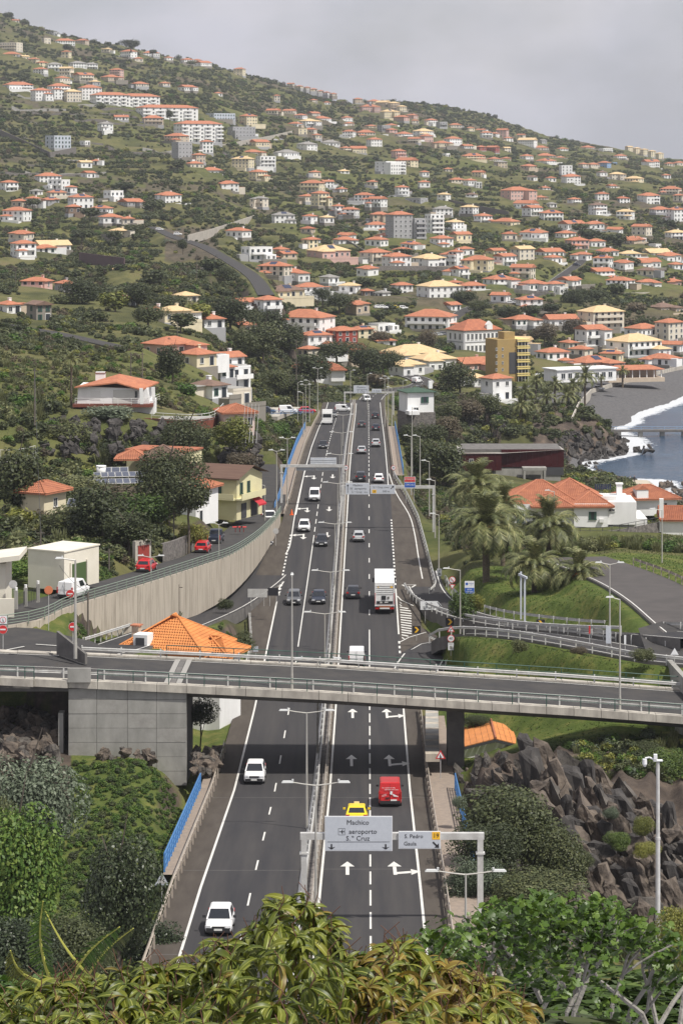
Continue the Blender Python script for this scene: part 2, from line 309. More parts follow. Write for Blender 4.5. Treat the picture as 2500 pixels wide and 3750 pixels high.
def G(px, py, Ymin=170):
 X = (px - 1250) / F * _Ys; z = ground_z(X, _Ys, False); r = YH + F * (HC - z) / _Ys
 ok = np.where((r <= py) & (_Ys >= Ymin))[0]
 i = ok[0] if len(ok) else len(_Ys) - 1
 if i > 0 and r[i - 1] > py and _Ys[i-1] >= Ymin: t = (r[i - 1] - py) / (r[i - 1] - r[i] + 1e-9); Yv = _Ys[i - 1] + t * (_Ys[i] - _Ys[i - 1])
 else: Yv = _Ys[i]
 return pt(px, py, Yv)
def gz(x, y): return float(ground_z(np.array([x]), np.array([y]))[0])
HOUSE_RECTS = []     # photo-space footprints of houses (x0,x1,ytop,ybase,Y) that scrub in front must not cover
# terrain sheet
nu, nv = 430, 560
pxs = np.linspace(-420, 2920, nu); Yv = np.exp(np.linspace(math.log(120), math.log(4450), nv))
PX, YY = np.meshgrid(pxs, Yv); XX = (PX - 1250) / F * YY; ZZ = ground_z(XX, YY)
V = np.stack([XX.ravel(), YY.ravel(), ZZ.ravel()], 1)
i0 = (np.arange(nv - 1)[:, None] * nu + np.arange(nu - 1)[None, :]).ravel(); FQ = np.stack([i0, i0 + 1, i0 + nu + 1, i0 + nu], 1)
m = bpy.data.materials.new('hill_ground'); m.use_nodes = True; t = m.node_tree; b = t.nodes['Principled BSDF']; b.inputs['Roughness'].default_value = .95; b.inputs['Specular IOR Level'].default_value = .1
def tn(k, **kw):
 n = t.nodes.new(k)
 for a, v in kw.items(): n.inputs[a.replace('_', ' ')].default_value = v
 return n
ge = tn('ShaderNodeNewGeometry')
def noi(sc_, det=6, ro=.6):
 n = tn('ShaderNodeTexNoise', Scale=sc_, Detail=det, Roughness=ro); t.links.new(ge.outputs['Position'], n.inputs['Vector']); return n.outputs['Fac']
def ramp(fac, *st):
 r = t.nodes.new('ShaderNodeValToRGB'); e = r.color_ramp.elements; e[0].position = st[0][0]; e[0].color = (*st[0][1], 1); e[1].position = st[-1][0]; e[1].color = (*st[-1][1], 1)
 for p, c in st[1:-1]: k = e.new(p); k.color = (*c, 1)
 t.links.new(fac, r.inputs['Fac']); return r.outputs['Color']
def mixc(f, a, b_):
 n = t.nodes.new('ShaderNodeMix'); n.data_type = 'RGBA'; t.links.new(f, n.inputs['Factor']); t.links.new(a, n.inputs['A']); t.links.new(b_, n.inputs['B']); return n.outputs['Result']
grass = ramp(noi(.045, 8, .7), (.30, (.040, .045, .020)), (.45, (.076, .079, .033)), (.56, (.125, .120, .048)), (.72, (.145, .116, .066)))
lush = ramp(noi(.35, 8, .75), (.28, (.048, .074, .017)), (.5, (.082, .112, .026)), (.62, (.150, .155, .045)), (.78, (.16, .13, .06)))
rock = ramp(noi(.25, 9, .7), (.25, (.028, .023, .021)), (.5, (.085, .068, .056)), (.75, (.19, .145, .11)))
pebb = ramp(noi(1.2, 9, .75), (.3, (.06, .06, .063)), (.7, (.17, .165, .165)))
at = tn('ShaderNodeVertexColor'); at.layer_name = 'surf'; sp = t.nodes.new('ShaderNodeSeparateColor'); t.links.new(at.outputs['Color'], sp.inputs['Color'])
c = mixc(sp.outputs['Green'], grass, lush); c = mixc(sp.outputs['Red'], c, rock); c = mixc(sp.outputs['Blue'], c, pebb)
t.links.new(c, b.inputs['Base Color'])
bp = tn('ShaderNodeBump', Strength=.7, Distance=.35); t.links.new(noi(1.1, 9, .75), bp.inputs['Height']); t.links.new(bp.outputs['Normal'], b.inputs['Normal'])
me = npmesh('ground', V, FQ, m, smooth=True)
PYY = YH + F * (HC - ZZ) / YY
gx = np.gradient(ZZ, axis=1) / np.maximum(np.gradient(XX, axis=1), .01); gy = np.gradient(ZZ, axis=0) / np.gradient(YY, axis=0)
slope = np.hypot(gx, gy); nz = vnoise(XX, YY, 14, 11)
CD = coast_d(XX, YY)
rk = np.clip((slope - 1.05 + (nz - .5) * .8) * 2.2, 0, 1) * (YY < 900) + np.clip((slope - .75) * 2, 0, 1) * (YY >= 700) * .75
dirt = sm((vnoise(XX, YY, 120, 14) - .62) * 8) * (YY > 700) * (vnoise(XX, YY, 11, 15) > .35) * .75
dirt = np.maximum(dirt, ((PX > 600) & (PX < 800) & (PYY > 830) & (PYY < 960)) * .8)
rk = np.maximum(rk, dirt)
rk = np.where((YY > 640) & (YY < 735) & (CD < 50) & (PX > 1950), 1, rk)
rk = np.where((YY > 196) & (YY < 232) & (PX > 1560), 1, rk); rk = np.where((YY > 214) & (YY < 241) & (PX < 260), 1, rk)
lu = np.where((YY < 345) & (YY > 225) & (PX > 1560), 1., 0); lu = np.where((YY < 620) & (YY > 350), .35 * sm((vnoise(XX, YY, 25, 12) - .3) * 3), lu); lu = np.where((PX < 1100) & (YY < 300), .85, lu)
lu = np.where(YY > 620, .32 * sm((vnoise(XX, YY, 90, 13) - .5) * 5), lu)
rk = np.where((YY > 232) & (YY < 345) & (PX > 1560), 0, rk)
be = np.where((YY > 735) & (CD < 52) & (PX > 1900), 1., 0.) + np.where((CD < 2), 1., 0.)
be = np.clip(be, 0, 1)
at_ = me.color_attributes.new('surf', 'FLOAT_COLOR', 'POINT')
at_.data.foreach_set('color', np.stack([rk, lu, be, np.ones_like(rk)], -1).astype(np.float32).ravel())
ter = obj('ground', me); tag(ter, kind='structure')
# a hazy headland beyond the ridge, right of centre
hp = [(1620, 452), (1645, 440), (1690, 434), (1730, 432), (1765, 446), (1810, 462), (1860, 480), (1900, 505), (1960, 545), (2100, 570)]
mb = MB(); q = []
for k, (a, b_) in enumerate(hp): q.append(pt(a, b_, 6200 + 15 * k))
for k in range(len(q) - 1):
 a, b_ = q[k], q[k + 1]; a0 = Vector((a.x, a.y - 700, -20)); b0 = Vector((b_.x, b_.y - 700, -20)); a1 = Vector((a.x, a.y + 900, -20)); b1 = Vector((b_.x, b_.y + 900, -20))
 mb.add([a0, b0, b_, a], [(0, 1, 2, 3)]); mb.add([a, b_, b1, a1], [(0, 1, 2, 3)])
tag(mb.build('distant_hill', M('far_hill', (.03, .042, .02), .95, (.06, .065, .03), .02)), kind='structure')
# flat land apron far behind and sea
g_ = MB(); g_.add([(-9000, 4440, -8), (9000, 4440, -8), (9000, 14000, -8), (-9000, 14000, -8)], [(0, 1, 2, 3)]); tag(g_.build('far_land', M('far_hill')), kind='structure')
ms_ = bpy.data.materials.new('sea'); ms_.use_nodes = True; t = ms_.node_tree; b = t.nodes['Principled BSDF']
b.inputs['Roughness'].default_value = .18; b.inputs['Specular IOR Level'].default_value = .5
ge = tn('ShaderNodeNewGeometry'); at = tn('ShaderNodeVertexColor'); at.layer_name = 'foam'
fm = t.nodes.new('ShaderNodeMath'); fm.operation = 'ADD'; fs_ = t.nodes.new('ShaderNodeSeparateColor'); t.links.new(at.outputs['Color'], fs_.inputs['Color'])
t.links.new(fs_.outputs['Red'], fm.inputs[0]); t.links.new(noi(.55, 8, .75), fm.inputs[1])
fr = ramp(fm.outputs[0], (.93, (0, 0, 0)), (1.12, (1, 1, 1)))
deep = ramp(noi(.03, 4), (.3, (.018, .045, .085)), (.7, (.032, .068, .115)))
white = tn('ShaderNodeRGB'); white.outputs[0].default_value = (.56, .58, .60, 1)
t.links.new(mixc(fr, deep, white.outputs[0]), b.inputs['Base Color'])
mr = tn('ShaderNodeMapRange'); mr.inputs['To Min'].default_value = .16; mr.inputs['To Max'].default_value = .8; t.links.new(fr, mr.inputs['Value']); t.links.new(mr.outputs[0], b.inputs['Roughness'])
mpw = tn('ShaderNodeMapping'); mpw.inputs['Scale'].default_value = (.28, .7, .5); mpw.inputs['Rotation'].default_value = (0, 0, .5); t.links.new(ge.outputs['Position'], mpw.inputs['Vector'])
wv = tn('ShaderNodeTexNoise', Scale=.9, Detail=7, Roughness=.62); t.links.new(mpw.outputs[0], wv.inputs['Vector'])
bp = tn('ShaderNodeBump', Strength=.85, Distance=.9); t.links.new(wv.outputs['Fac'], bp.inputs['Height']); t.links.new(bp.outputs['Normal'], b.inputs['Normal'])
sx = np.concatenate([np.arange(30, 180, .8), np.geomspace(180, 9000, 40)]); sy = np.concatenate([np.geomspace(250, 540, 10), np.arange(542, 1050, 1.3), np.geomspace(1055, 14000, 30)])
SX, SY = np.meshgrid(sx, sy); cdist = -coast_d(SX, SY)
fo = np.clip(1 - cdist / (4 + 13 * vnoise(SX, SY, 30, 21)), 0, 1) * .82
band = np.exp(-((cdist - 17 - 9 * vnoise(SX, SY, 40, 22)) / 2.6) ** 2) * (SY > 690) * .58 * sm(vnoise(SX, SY, 28, 24) * 2 - .3); fo = np.maximum(fo, band)
fo = np.maximum(fo, .36 * np.exp(-((cdist - 34 - 8 * vnoise(SX, SY, 40, 23)) / 2.2) ** 2) * (SY > 690))
fo += .12 * (SY > 560) * (cdist < 40) * vnoise(SX, SY, 12, 25)
SZ = .12 * np.sin(cdist * .5) + .10 * (vnoise(SX, SY, 5, 26) - .5) * 2 + .3 * np.exp(-((cdist - 17) / 3.) ** 2) * (SY > 690) - .10
n0 = len(sx); i0 = (np.arange(len(sy) - 1)[:, None] * n0 + np.arange(n0 - 1)[None, :]).ravel()
me = npmesh('sea', np.stack([SX.ravel(), SY.ravel(), SZ.ravel()], 1), np.stack([i0, i0 + 1, i0 + n0 + 1, i0 + n0], 1), ms_, smooth=True)
at_ = me.color_attributes.new('foam', 'FLOAT_COLOR', 'POINT'); at_.data.foreach_set('color', np.stack([fo, fo, fo, fo * 0 + 1], -1).astype(np.float32).ravel())
tag(obj('sea', me), kind='structure')
# ---------------------------------------------------------------- materials of the built setting
ASPH = M('asphalt', (.029, .029, .033), .9, (.060, .056, .054), .5, .25, spec=.25, bscale=30, bdist=.01, stretch=(1.6, .04, 1), lo=.25, hi=.75)
ASPH2 = M('old_asphalt', (.046, .045, .046), .9, (.064, .060, .057), .5, .25, spec=.2, bscale=25, bdist=.01)
SHOUL = M('shoulder_asphalt', (.062, .052, .044), .9, (.085, .073, .061), .5, .2, spec=.2, bscale=25, bdist=.01, stretch=(2, .3, 1))
PAINT = M('road_paint', (.64, .63, .59), .6, (.47, .46, .43), 2.0, lo=.45, hi=.9)
CONC = M('concrete', (.50, .465, .40), .85, (.30, .275, .24), .8, .25, bscale=6, stretch=(1, 1, .35))
CONCG = M('grey_concrete', (.34, .33, .305), .85, (.24, .235, .215), .7, .25, bscale=5, stretch=(1, 1, .5))
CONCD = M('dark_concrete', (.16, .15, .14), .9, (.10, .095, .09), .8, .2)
WALLC = M('stained_concrete', (.44, .39, .32), .9, (.27, .235, .19), 1.1, .3, bscale=4, stretch=(1.4, 1.4, .18), lo=.42, hi=.72)
STONE = M('dark_stone', (.10, .092, .086), .95, (.20, .18, .165), 2.2, .9, bscale=3, bdist=.15, lo=.4, hi=.6)
STEEL = M('galvanised_steel', (.60, .60, .58), .5, (.46, .45, .43), 1.5, metal=.15)
TANST = M('weathered_rail', (.46, .40, .33), .6, (.34, .30, .26), 1.0, metal=.2)
GREENM = M('green_paint', (.022, .075, .055), .45, spec=.4)
BLUEM = M('blue_paint', (.06, .18, .42), .5, (.09, .23, .46), 1.0, spec=.3)
POLEM = M('pole_metal', (.52, .50, .45), .5, (.40, .39, .36), .6, metal=.3)
SIGNG = M('sign_face', (.52, .55, .60), .5, (.48, .51, .56), 3.0)
SIGNW = M('sign_white', (.74, .75, .76), .5); SIGNB = M('sign_black', (.02, .02, .025), .5)
SIGNR = M('sign_red', (.55, .03, .03), .5); SIGNY = M('sign_yellow', (.85, .48, .03), .5); SIGNBL = M('sign_blue', (.02, .10, .42), .5)
BRICKP = M('paving', (.30, .24, .19), .9, (.22, .18, .15), 2.5)
YEARS = np.concatenate([np.arange(110, 330, 3.), np.arange(330, 762, 5.)])
def strip(name, L_, R_, mat, parent=None, dz=0.0, mi=None):
 v = []; f = []
 for a, b in zip(L_, R_): v += [(a[0], a[1], a[2] + dz), (b[0], b[1], b[2] + dz)]
 for i in range(len(L_) - 1): f.append((2 * i, 2 * i + 1, 2 * i + 3, 2 * i + 2))
 b_ = MB(); b_.add(v, f); return b_.build(name, mat, parent)
def offs(P, d):
 out = []
 for i, p in enumerate(P):
  a = P[max(i - 1, 0)]; b = P[min(i + 1, len(P) - 1)]; t = Vector((b[0] - a[0], b[1] - a[1], 0))
  t.normalize(); out.append(Vector((p[0] - t.y * d, p[1] + t.x * d, p[2])))
 return out
def road(name, P, w, mat=ASPH, lines=(), dash=None, thick=.3):
 o = strip(name, offs(P, w / 2), offs(P, -w / 2), mat, None, .0)
 tag(o, kind='structure')
 if thick == 0: return o
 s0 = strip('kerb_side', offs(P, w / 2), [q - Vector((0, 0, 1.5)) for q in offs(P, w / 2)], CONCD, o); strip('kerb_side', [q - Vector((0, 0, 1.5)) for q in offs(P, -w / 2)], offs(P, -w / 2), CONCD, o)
 for d in lines: strip('edge_line', offs(P, d + .07), offs(P, d - .07), PAINT, o, .012)
 if dash:
  d, on, off = dash; acc = 0; cur = []; b = MB()
  for i in range(len(P) - 1):
   L0 = (P[i + 1] - P[i]).length; k = int(L0 / .5) + 1
   for q in range(k):
    acc += L0 / k
    if acc % (on + off) < on: cur.append(P[i].lerp(P[i + 1], q / k))
    elif len(cur) > 1:
     strip('dash', offs(cur, d + .06), offs(cur, d - .06), PAINT, o, .012); cur = []
 return o
# motorway surface: left and right carriageways as one sheet with shoulders, median slab
mw = MB(); rows = []
def xs_at(y):
 x = float(XL(y)); return [float(EL(y)), x - 8.45, x - 1.45, x - 1.15, x - .35, x - .1, x + 7.1, float(ER(y))]
for y in YEARS: rows.append([(x, y, float(RZ(y))) for x in xs_at(y)])
matix = [1, 0, 1, 2, 1, 0, 1]
v = [p for r in rows for p in r]; n8 = 8; f = []; mi = []
for i in range(len(rows) - 1):
 for j in range(7):
  if j == 3: continue
  a = i * n8 + j; f.append((a, a + 1, a + n8 + 1, a + n8)); mi.append(matix[j])
me = npmesh('motorway', v, f, [ASPH, SHOUL, CONCG], mi=mi); MWY = tag(obj('motorway', me), kind='structure')
# median: concrete trough of dark gravel between kerbs
b = MB()
for i in range(len(YEARS) - 1):
 y0, y1 = YEARS[i], YEARS[i + 1]
 for a, c, dz0, dz1, k in ((-1.15, -1.02, .22, .22, 0), (-1.02, -.48, .02, .02, 1), (-.48, -.35, .22, .22, 0)):
  p = [(float(XL(y0)) + a, y0, float(RZ(y0)) + dz0), (float(XL(y0)) + c, y0, float(RZ(y0)) + dz1), (float(XL(y1)) + c, y1, float(RZ(y1)) + dz1), (float(XL(y1)) + a, y1, float(RZ(y1)) + dz0)]
  b.add(p, [(0, 1, 2, 3)], k)
  if k == 0:
   q = [(t_[0], t_[1], t_[2] - .3) for t_ in p]; b.add([p[0], p[3], q[3], q[0]], [(0, 1, 2, 3)], 0); b.add([p[1], p[2], q[2], q[1]], [(3, 2, 1, 0)], 0)
tag(b.build('median_strip', [CONCG, STONE]), kind='structure')
# viaduct edges (deck side) and walkways outside the barriers
for nm, side, ya, yb in (('left', -1, 185, 232), ('right', 1, 112, 262), ('left', -1, 412, 610), ('right', 1, 461, 610)):
 ys = np.linspace(ya, yb, max(8, int((yb - ya) / 5))); ed = (ER if side > 0 else EL); wd = (1.0 if side < 0 else 2.3) if yb < 300 else 1.7
 P0 = [Vector((float(ed(y)), y, float(RZ(y)) + .16)) for y in ys]; P1 = [Vector((p.x + side * wd, p.y, p.z)) for p in P0]
 A, B = (P0, P1) if side > 0 else (P1, P0); o = strip('viaduct_walkway', A, B, BRICKP); tag(o, kind='structure')
 q = [p - Vector((0, 0, 1.6)) for p in P1]; strip('deck_side', (P1 if side > 0 else q), (q if side > 0 else P1), CONCG, o)
 q0 = [p - Vector((0, 0, .2)) for p in P0]; strip('kerb', q0 if side > 0 else P0, P0 if side > 0 else q0, CONCG, o)
# lane markings: pieces of the motorway
def mline(o1, o2, ya, yb, name='edge_line', fn=XL):
 ys = np.arange(ya, yb, 3.) if yb - ya > 4 else [ya]; ys = list(ys) + [yb]
 A = [(float(fn(y)) + o1, y, float(RZ(y))) for y in ys]; B = [(float(fn(y)) + o2, y, float(RZ(y))) for y in ys]
 return strip(name, A, B, PAINT, MWY, .025)
mline(-.09, .09, 112, 740); mline(-1.52, -1.34, 112, 740)
mline(6.88, 7.06, 112, 268); mline(6.88, 7.06, 309, 342); mline(6.72, 6.88, 440, 745)
mline(-8.42, -8.24, 112, 332); mline(-8.2, -8.03, 412, 745)
y = 112.
while y < 740:
 if y < 262: on, off = (5, 2)
 elif y < 300: on, off = 14, 0
 elif y < 430: on, off = 4, 10
 else: on, off = 5, 4
 mline(3.42, 3.55, y, y + on, 'dash'); y += on + off
y = 112.
while y < 740:
 if 300 < y < 372: mline(-4.85, -4.72, y, y + 14, 'dash'); y += 14; continue
 on, off = (4, 8.6) if y < 300 else (5, 3.5)
 mline(-4.85, -4.72, y, y + on, 'dash'); y += on + off
for y in np.arange(270, 306, 3.): mline(6.85, 7.08, y, y + 1.5, 'dash')
for y in np.arange(345, 408, 3.): mline(6.85, 7.08, y, y + 1.5, 'dash')
for y in np.arange(338, 392, 3.): mline(-8.4, -8.17, y, y + 1.5, 'dash')
def mroadline(pl, w=.16, name='edge_line', dz=.012):
 P = resample([pt(a, b_, Y) for a, b_, Y in pl], 3); P = [Vector((p.x, p.y, float(RZ(p.y)))) for p in P]
 return strip(name, offs(P, w / 2), offs(P, -w / 2), PAINT, MWY, dz)
def rpt(px, py):       # photo position on the motorway surface
 ys = np.linspace(120, 760, 3000); r = YH + F * (HC - RZ(ys)) / ys; i = np.where(r <= py)[0][0]; return (px, py, ys[i])
mroadline([rpt(*p) for p in ((1424, 1735), (1449, 1804), (1497, 1885), (1517, 1953), (1532, 2045), (1546, 2120))])
mroadline([rpt(*p) for p in ((1118, 1722), (1098, 1800), (1079, 1890), (1062, 1995), (1045, 2030), (1020, 2060))][:5])
mroadline([rpt(*p) for p in ((1454, 2183), (1468, 2198), (1490, 2208), (1513, 2219))])
mroadline([rpt(*p) for p in ((1465, 2351), (1490, 2338), (1520, 2326), (1560, 2316))])
for k in range(15):                                              # hatched gore by the exit
 y0 = 2206 + k * 9.2; x0 = 1459 + k * .6; x1 = min(1476 + k * 9, 1506) if k > 1 else 1470
 if y0 > 2318: x1 = 1506 - (y0 - 2318) * 1.6
 if x1 - x0 < 6: continue
 a = rpt(x0 + 3, y0); c_ = rpt(x1, y0 + 5); A = pt(*a); C_ = pt(*c_); A.z = float(RZ(A.y)); C_.z = float(RZ(C_.y))
 strip('hatch_bar', [A + Vector((0, .35, 0)), C_ + Vector((0, .35, 0))], [A - Vector((0, .35, 0)), C_ - Vector((0, .35, 0))], PAINT, MWY, .016)
mroadline([rpt(*p) for p in ((1039, 2130), (1020, 2158))], .2); 
for k in range(4):
 a = rpt(1034 - k * 3, 2146 + k * 11); c_ = rpt(1018 - k * 5, 2146 + k * 11 + 2); A = pt(*a); C_ = pt(*c_); A.z = float(RZ(A.y)); C_.z = float(RZ(C_.y))
 strip('hatch_bar', [C_ + Vector((0, .3, 0)), A + Vector((0, .3, 0))], [C_ - Vector((0, .3, 0)), A - Vector((0, .3, 0))], PAINT, MWY, .016)
def arrow(px, py, kind, flip=1, sc=1.0):
 a = rpt(px, py); o = pt(*a); b = MB(); Lh = 5.4 * sc; hw = .13; d = flip
 def q(x, y): yy = o.y + d * y; return (o.x + x, yy, float(RZ(yy)) + .014)
 def poly(ps): b.add([q(*p) for p in ps], [tuple(range(len(ps)))])
 poly([(-hw, 0), (hw, 0), (hw, Lh * .66), (-hw, Lh * .66)]); poly([(-.52, Lh * .62), (.52, Lh * .62), (0, Lh)])
 if kind == 'right' or kind == 'both': poly([(d * x_, y_) for x_, y_ in ((hw, .3), (hw, 1.1), (1.2, 1.55), (1.2, .75))]); poly([(d * x_, y_) for x_, y_ in ((1.15, 0), (1.85, 1.35), (1.15, 2.3))])
 ob = b.build('arrow_marking', PAINT, MWY); 
 for p in ob.data.polygons:
  if p.normal.z < 0: p.flip()
for px, py, k in ((1291, 2630, 's'), (1417, 2630, 'right'), (1287, 2808, 's'), (1427, 2808, 'right'), (1272, 3205, 's'), (1447, 3205, 'right')): arrow(px, py, k)
for px, py, k in ((1218, 1738, 's'), (1150, 1742, 'right'), (1205, 1856, 's'), (1126, 1860, 'right'), (1198, 1950, 's'), (1112, 1956, 'right')): arrow(px, py, k, -1, 1.0)
a = rpt(1498, 2150); p = pt(*a); b = MB()
for q0, q1 in (((-.9, 1.6), (.9, 1.6)), ((.9, 1.6), (0, -1.6)), ((0, -1.6), (-.9, 1.6))):
 A = Vector((p.x + q0[0], p.y + q0[1], 0)); B = Vector((p.x + q1[0], p.y + q1[1], 0)); A.z = float(RZ(A.y)) + .014; B.z = float(RZ(B.y)) + .014; n_ = (B - A).cross(Vector((0, 0, 1))).normalized() * .11
 b.add([A - n_, B - n_, B + n_, A + n_], [(0, 1, 2, 3)])
b.build('yield_marking', PAINT, MWY)
# dark expansion joints / oil stains across the carriageway
for y, a0, a1 in ((161, -10, 8.5), (187.5, -10, -1.5), (188, 0, 8.6), (222, -10, 8.6), (303, 6.9, 11)):
 A = [(float(XL(y)) + a0, y, float(RZ(y)) + .006), (float(XL(y)) + a1, y, float(RZ(y)) + .006)]; strip('joint', [(p_[0], p_[1] + .07, p_[2]) for p_ in A], A, CONCD, MWY)
# ramps and local roads
road('upper_street', STREET, 6.0, ASPH2, thick=0); road('slip_road', LRAMP, 6.0, ASPH, (2.6, -2.6)); road('exit_lane', SPUR, 5.0, ASPH, (2.1, -2.1))
road('entry_ramp', ENTRY, 5.8, ASPH, (2.4, -2.4)); ap = MB(); ap.add([pt(2335, 2300, 262.5), pt(2370, 2405, 252.5), pt(2640, 2425, 250.5), pt(2560, 2290, 264.5), pt(2420, 2275, 267)], [(0, 1, 2, 3, 4)]); ap = ap.build('junction_apron', ASPH2); ap.location.z = -.02; tag(ap, kind='structure'); rr = road('loop_road', RROAD, 9.0, M('brown_asphalt', (.060, .054, .051), .9, (.078, .069, .065), .4, .2, bscale=25, bdist=.01), (-4.1,), None)
road('hillside_road', HILLRD, 5.5, ASPH2); road('lane_on_slope', LEFTRD, 4, ASPH2); road('town_road', TOWNRD, 7.5, ASPH2, (3.2, -3.2), (0, 4, 6)); road('village_road', MIDRD, 5.5, ASPH2, (2.4,))
jn = MB(); jn.add([(-80, 244.2, HC - 45.25), (-21, 244.3, HC - 45.6), (-24, 250, HC - 45.5), (-30, 256, HC - 45.3), (-80, 268, HC - 45.1)], [(0, 1, 2, 3, 4)]); JN = tag(jn.build('junction', ASPH2), kind='structure')
def jl(pl, w=.16):
 P = [ptd(*p) for p in pl]; A = offs(P, w / 2); B = offs(P, -w / 2)
 for q in A + B: q.z = HC - 45.2 - (q.x + 80) / 59 * .35 + .07
 strip('road_line', A, B, PAINT, JN)
jl([(-60, 2375, 45.2), (20, 2372, 45.2), (90, 2362, 45.3)], .2); jl([(132, 2350, 45.2), (270, 2366, 45.4)], .2)
# retaining wall between the slip road and the upper street: cast panels with vertical joints
_wx = [-120, 0, 271, 542, 759, 850, 972, 1030, 1060]; _wd = [46.0, 46.9, 48.9, 51.2, 52.9, 53.4, 54.2, 54.7, 55.0]
tp = [q + Vector((0, 0, .05)) for q in offs(STREET, -3.05) if -200 < proj(q)[0] < 1056 and q.y < 405]
bt = [Vector((q.x, q.y, min(q.z - .1, HC - float(np.interp(proj(q)[0], _wx, _wd)) - .5))) for q in tp]
RW = empty('retaining_wall', tp[14], 0, 'long stained pale concrete retaining wall below the upper street railing', 'wall'); RWl = tp[14]
def along(P, step):
 out = [P[0]]; acc = 0
 for i in range(len(P) - 1):
  k = max(1, round((P[i + 1] - P[i]).length / step))
  for q in range(1, k + 1): out.append(P[i].lerp(P[i + 1], q / k))
 return out
A, B = tp, bt
for i in range(len(A) - 1):
 a0, a1, b0, b1 = [q - RWl for q in (A[i], A[i + 1], B[i], B[i + 1])]; e = (a1 - a0); e.z = 0; e.normalize(); n_ = Vector((e.y, -e.x, 0)); g = e * .025; off = n_ * (.02 * (i % 2) + .01 * rnd.random())
 mb = MB(); t_ = n_ * -.35; up = Vector((0, 0, .12))
 vs = [b0 + g + off, b1 - g + off, a1 - g + off + up, a0 + g + off + up]; mb.add(vs + [q + t_ for q in vs], [(0, 1, 2, 3), (3, 2, 6, 7), (0, 3, 7, 4), (1, 5, 6, 2)])
 mb.build('wall_panel', WALLC, RW)
 if i % 1 == 0: mb2 = MB(); vs = [b0 - n_ * .12, b1 - n_ * .12, a1 - n_ * .12, a0 - n_ * .12]; mb2.add(vs, [(0, 1, 2, 3)]); 
bk = MB()
for i in range(len(A) - 1):
 vs = [q - RWl - Vector((.0, -.1, 0)) for q in (B[i], B[i + 1], A[i + 1], A[i])]; bk.add(vs, [(0, 1, 2, 3)])
bk.build('backing', CONCD, RW)
# ---------------------------------------------------------------- linear furniture
_post_me = {}
def pmesh(key, fn, mats, smooth=False):
 if key not in _post_me: b = MB(); fn(b); _post_me[key] = b.mesh(key, mats, smooth)
 return _post_me[key]
def guardrail(P, label, step=3.0, mat=STEEL, face=1, h=.72, lower=False, group='steel guardrails along the roads'):
 P = resample(P, step); e = empty('guardrail', P[0], 0, label, 'guardrail', group); o0 = P[0]
 b = MB(); prof = [(.0, h - .16), (.07, h - .12), (.07, h - .04), (.02, h), (.07, h + .04), (.07, h + .12), (0, h + .16)]
 A = []
 for d, z in prof: A.append([q - o0 + Vector((0, 0, z)) for q in offs(P, -face * d)])
 for k in range(len(prof) - 1):
  vs = A[k] + A[k + 1]; n_ = len(P); b.add(vs, [(i, i + 1, n_ + i + 1, n_ + i) for i in range(n_ - 1)])
 if lower:
  vs = [q - o0 + Vector((0, 0, .22)) for q in P] + [q - o0 + Vector((0, 0, .42)) for q in P]; n_ = len(P); b.add(vs, [(i, i + 1, n_ + i + 1, n_ + i) for i in range(n_ - 1)])
 b.build('rail', mat, e)
 pm = pmesh('post_' + mat.name, lambda q: q.box((0, 0, .38), (.12, .14, 1.0)), mat)
 for i, q in enumerate(offs(P, face * .12)[:-1]):
  p_ = obj('post', pm, e, q - o0)
 return e
def fence(P, label, mat, h=1.1, step=2.0, rails=(1.05, .75, .45), lattice=False, name='railing', group=None, r=.035, pr=.04):
 P = resample(P, step); o0 = P[0]; e = empty(name, o0, 0, label, 'railing', group)
 for z in rails:
  b = MB(); rr_ = r * (1.5 if z == rails[0] else 1)
  for i in range(len(P) - 1): b.tube(P[i] - o0 + Vector((0, 0, z)), P[i + 1] - o0 + Vector((0, 0, z)), rr_, None, 5)
  b.build('rail', mat, e)
 pm = pmesh('fp_%s_%.2f' % (mat.name, h), lambda q: q.box((0, 0, h / 2 - .05), (pr * 2, pr * 2, h + .1)), mat)
 for q in P[:299]: obj('post', pm, e, q - o0)
 if lattice:
  b = MB()
  for i in range(len(P) - 1):
   a, c_ = P[i] - o0, P[i + 1] - o0
   for k in range(4):
    u0, u1 = a.lerp(c_, k / 4), a.lerp(c_, (k + 1) / 4); b.tube(u0 + Vector((0, 0, .12)), u1 + Vector((0, 0, rails[0])), .014, None, 4)
  tag(b.build('lattice', mat, e), kind='stuff')
 return e
def mp_(off, ya, yb, st=6., dz=0.0, fn=XL): return [Vector((float(fn(y)) + off, y, float(RZ(y)) + dz)) for y in np.arange(ya, yb + .1, st)]
for lab, off, ya, yb, face in (('near left rail of the median barrier, from foreground to the overpass', -1.08, 130, 400, -1), ('near right rail of the median barrier beside the right carriageway', -.42, 130, 400, 1),
                               ('far left rail of the median barrier leading into town', -1.08, 400, 735, -1), ('far right rail of the median barrier leading into town', -.42, 400, 735, 1)):
 guardrail(mp_(off, ya, yb), lab, 3.0 if yb == 400 else 4.5, TANST if off == -.42 else STEEL, -face, .8)
guardrail([Vector((float(EL(y)) + .12, y, float(RZ(y)))) for y in np.arange(130, 246, 5.)], 'tan guardrail on the left edge beside the blue lattice fence', 2.6, TANST, -1, .8, True)
guardrail([Vector((float(ER(y)) - .05, y, float(RZ(y)))) for y in np.arange(130, 268, 5.)], 'guardrail on the right edge beneath the overpass and near gantry', 2.6, TANST, 1, .8, True)
guardrail([Vector((float(EL(y)) + .12, y, float(RZ(y)))) for y in np.arange(264, 322, 5.)], 'guardrail on left edge by the orange tiled house', 3, STEEL, -1)
guardrail([Vector((float(EL(y)) + .05, y, float(RZ(y)))) for y in np.arange(412, 700, 8.)], 'guardrail along the far left edge beside the distant blue fence', 4, TANST, -1, .8)
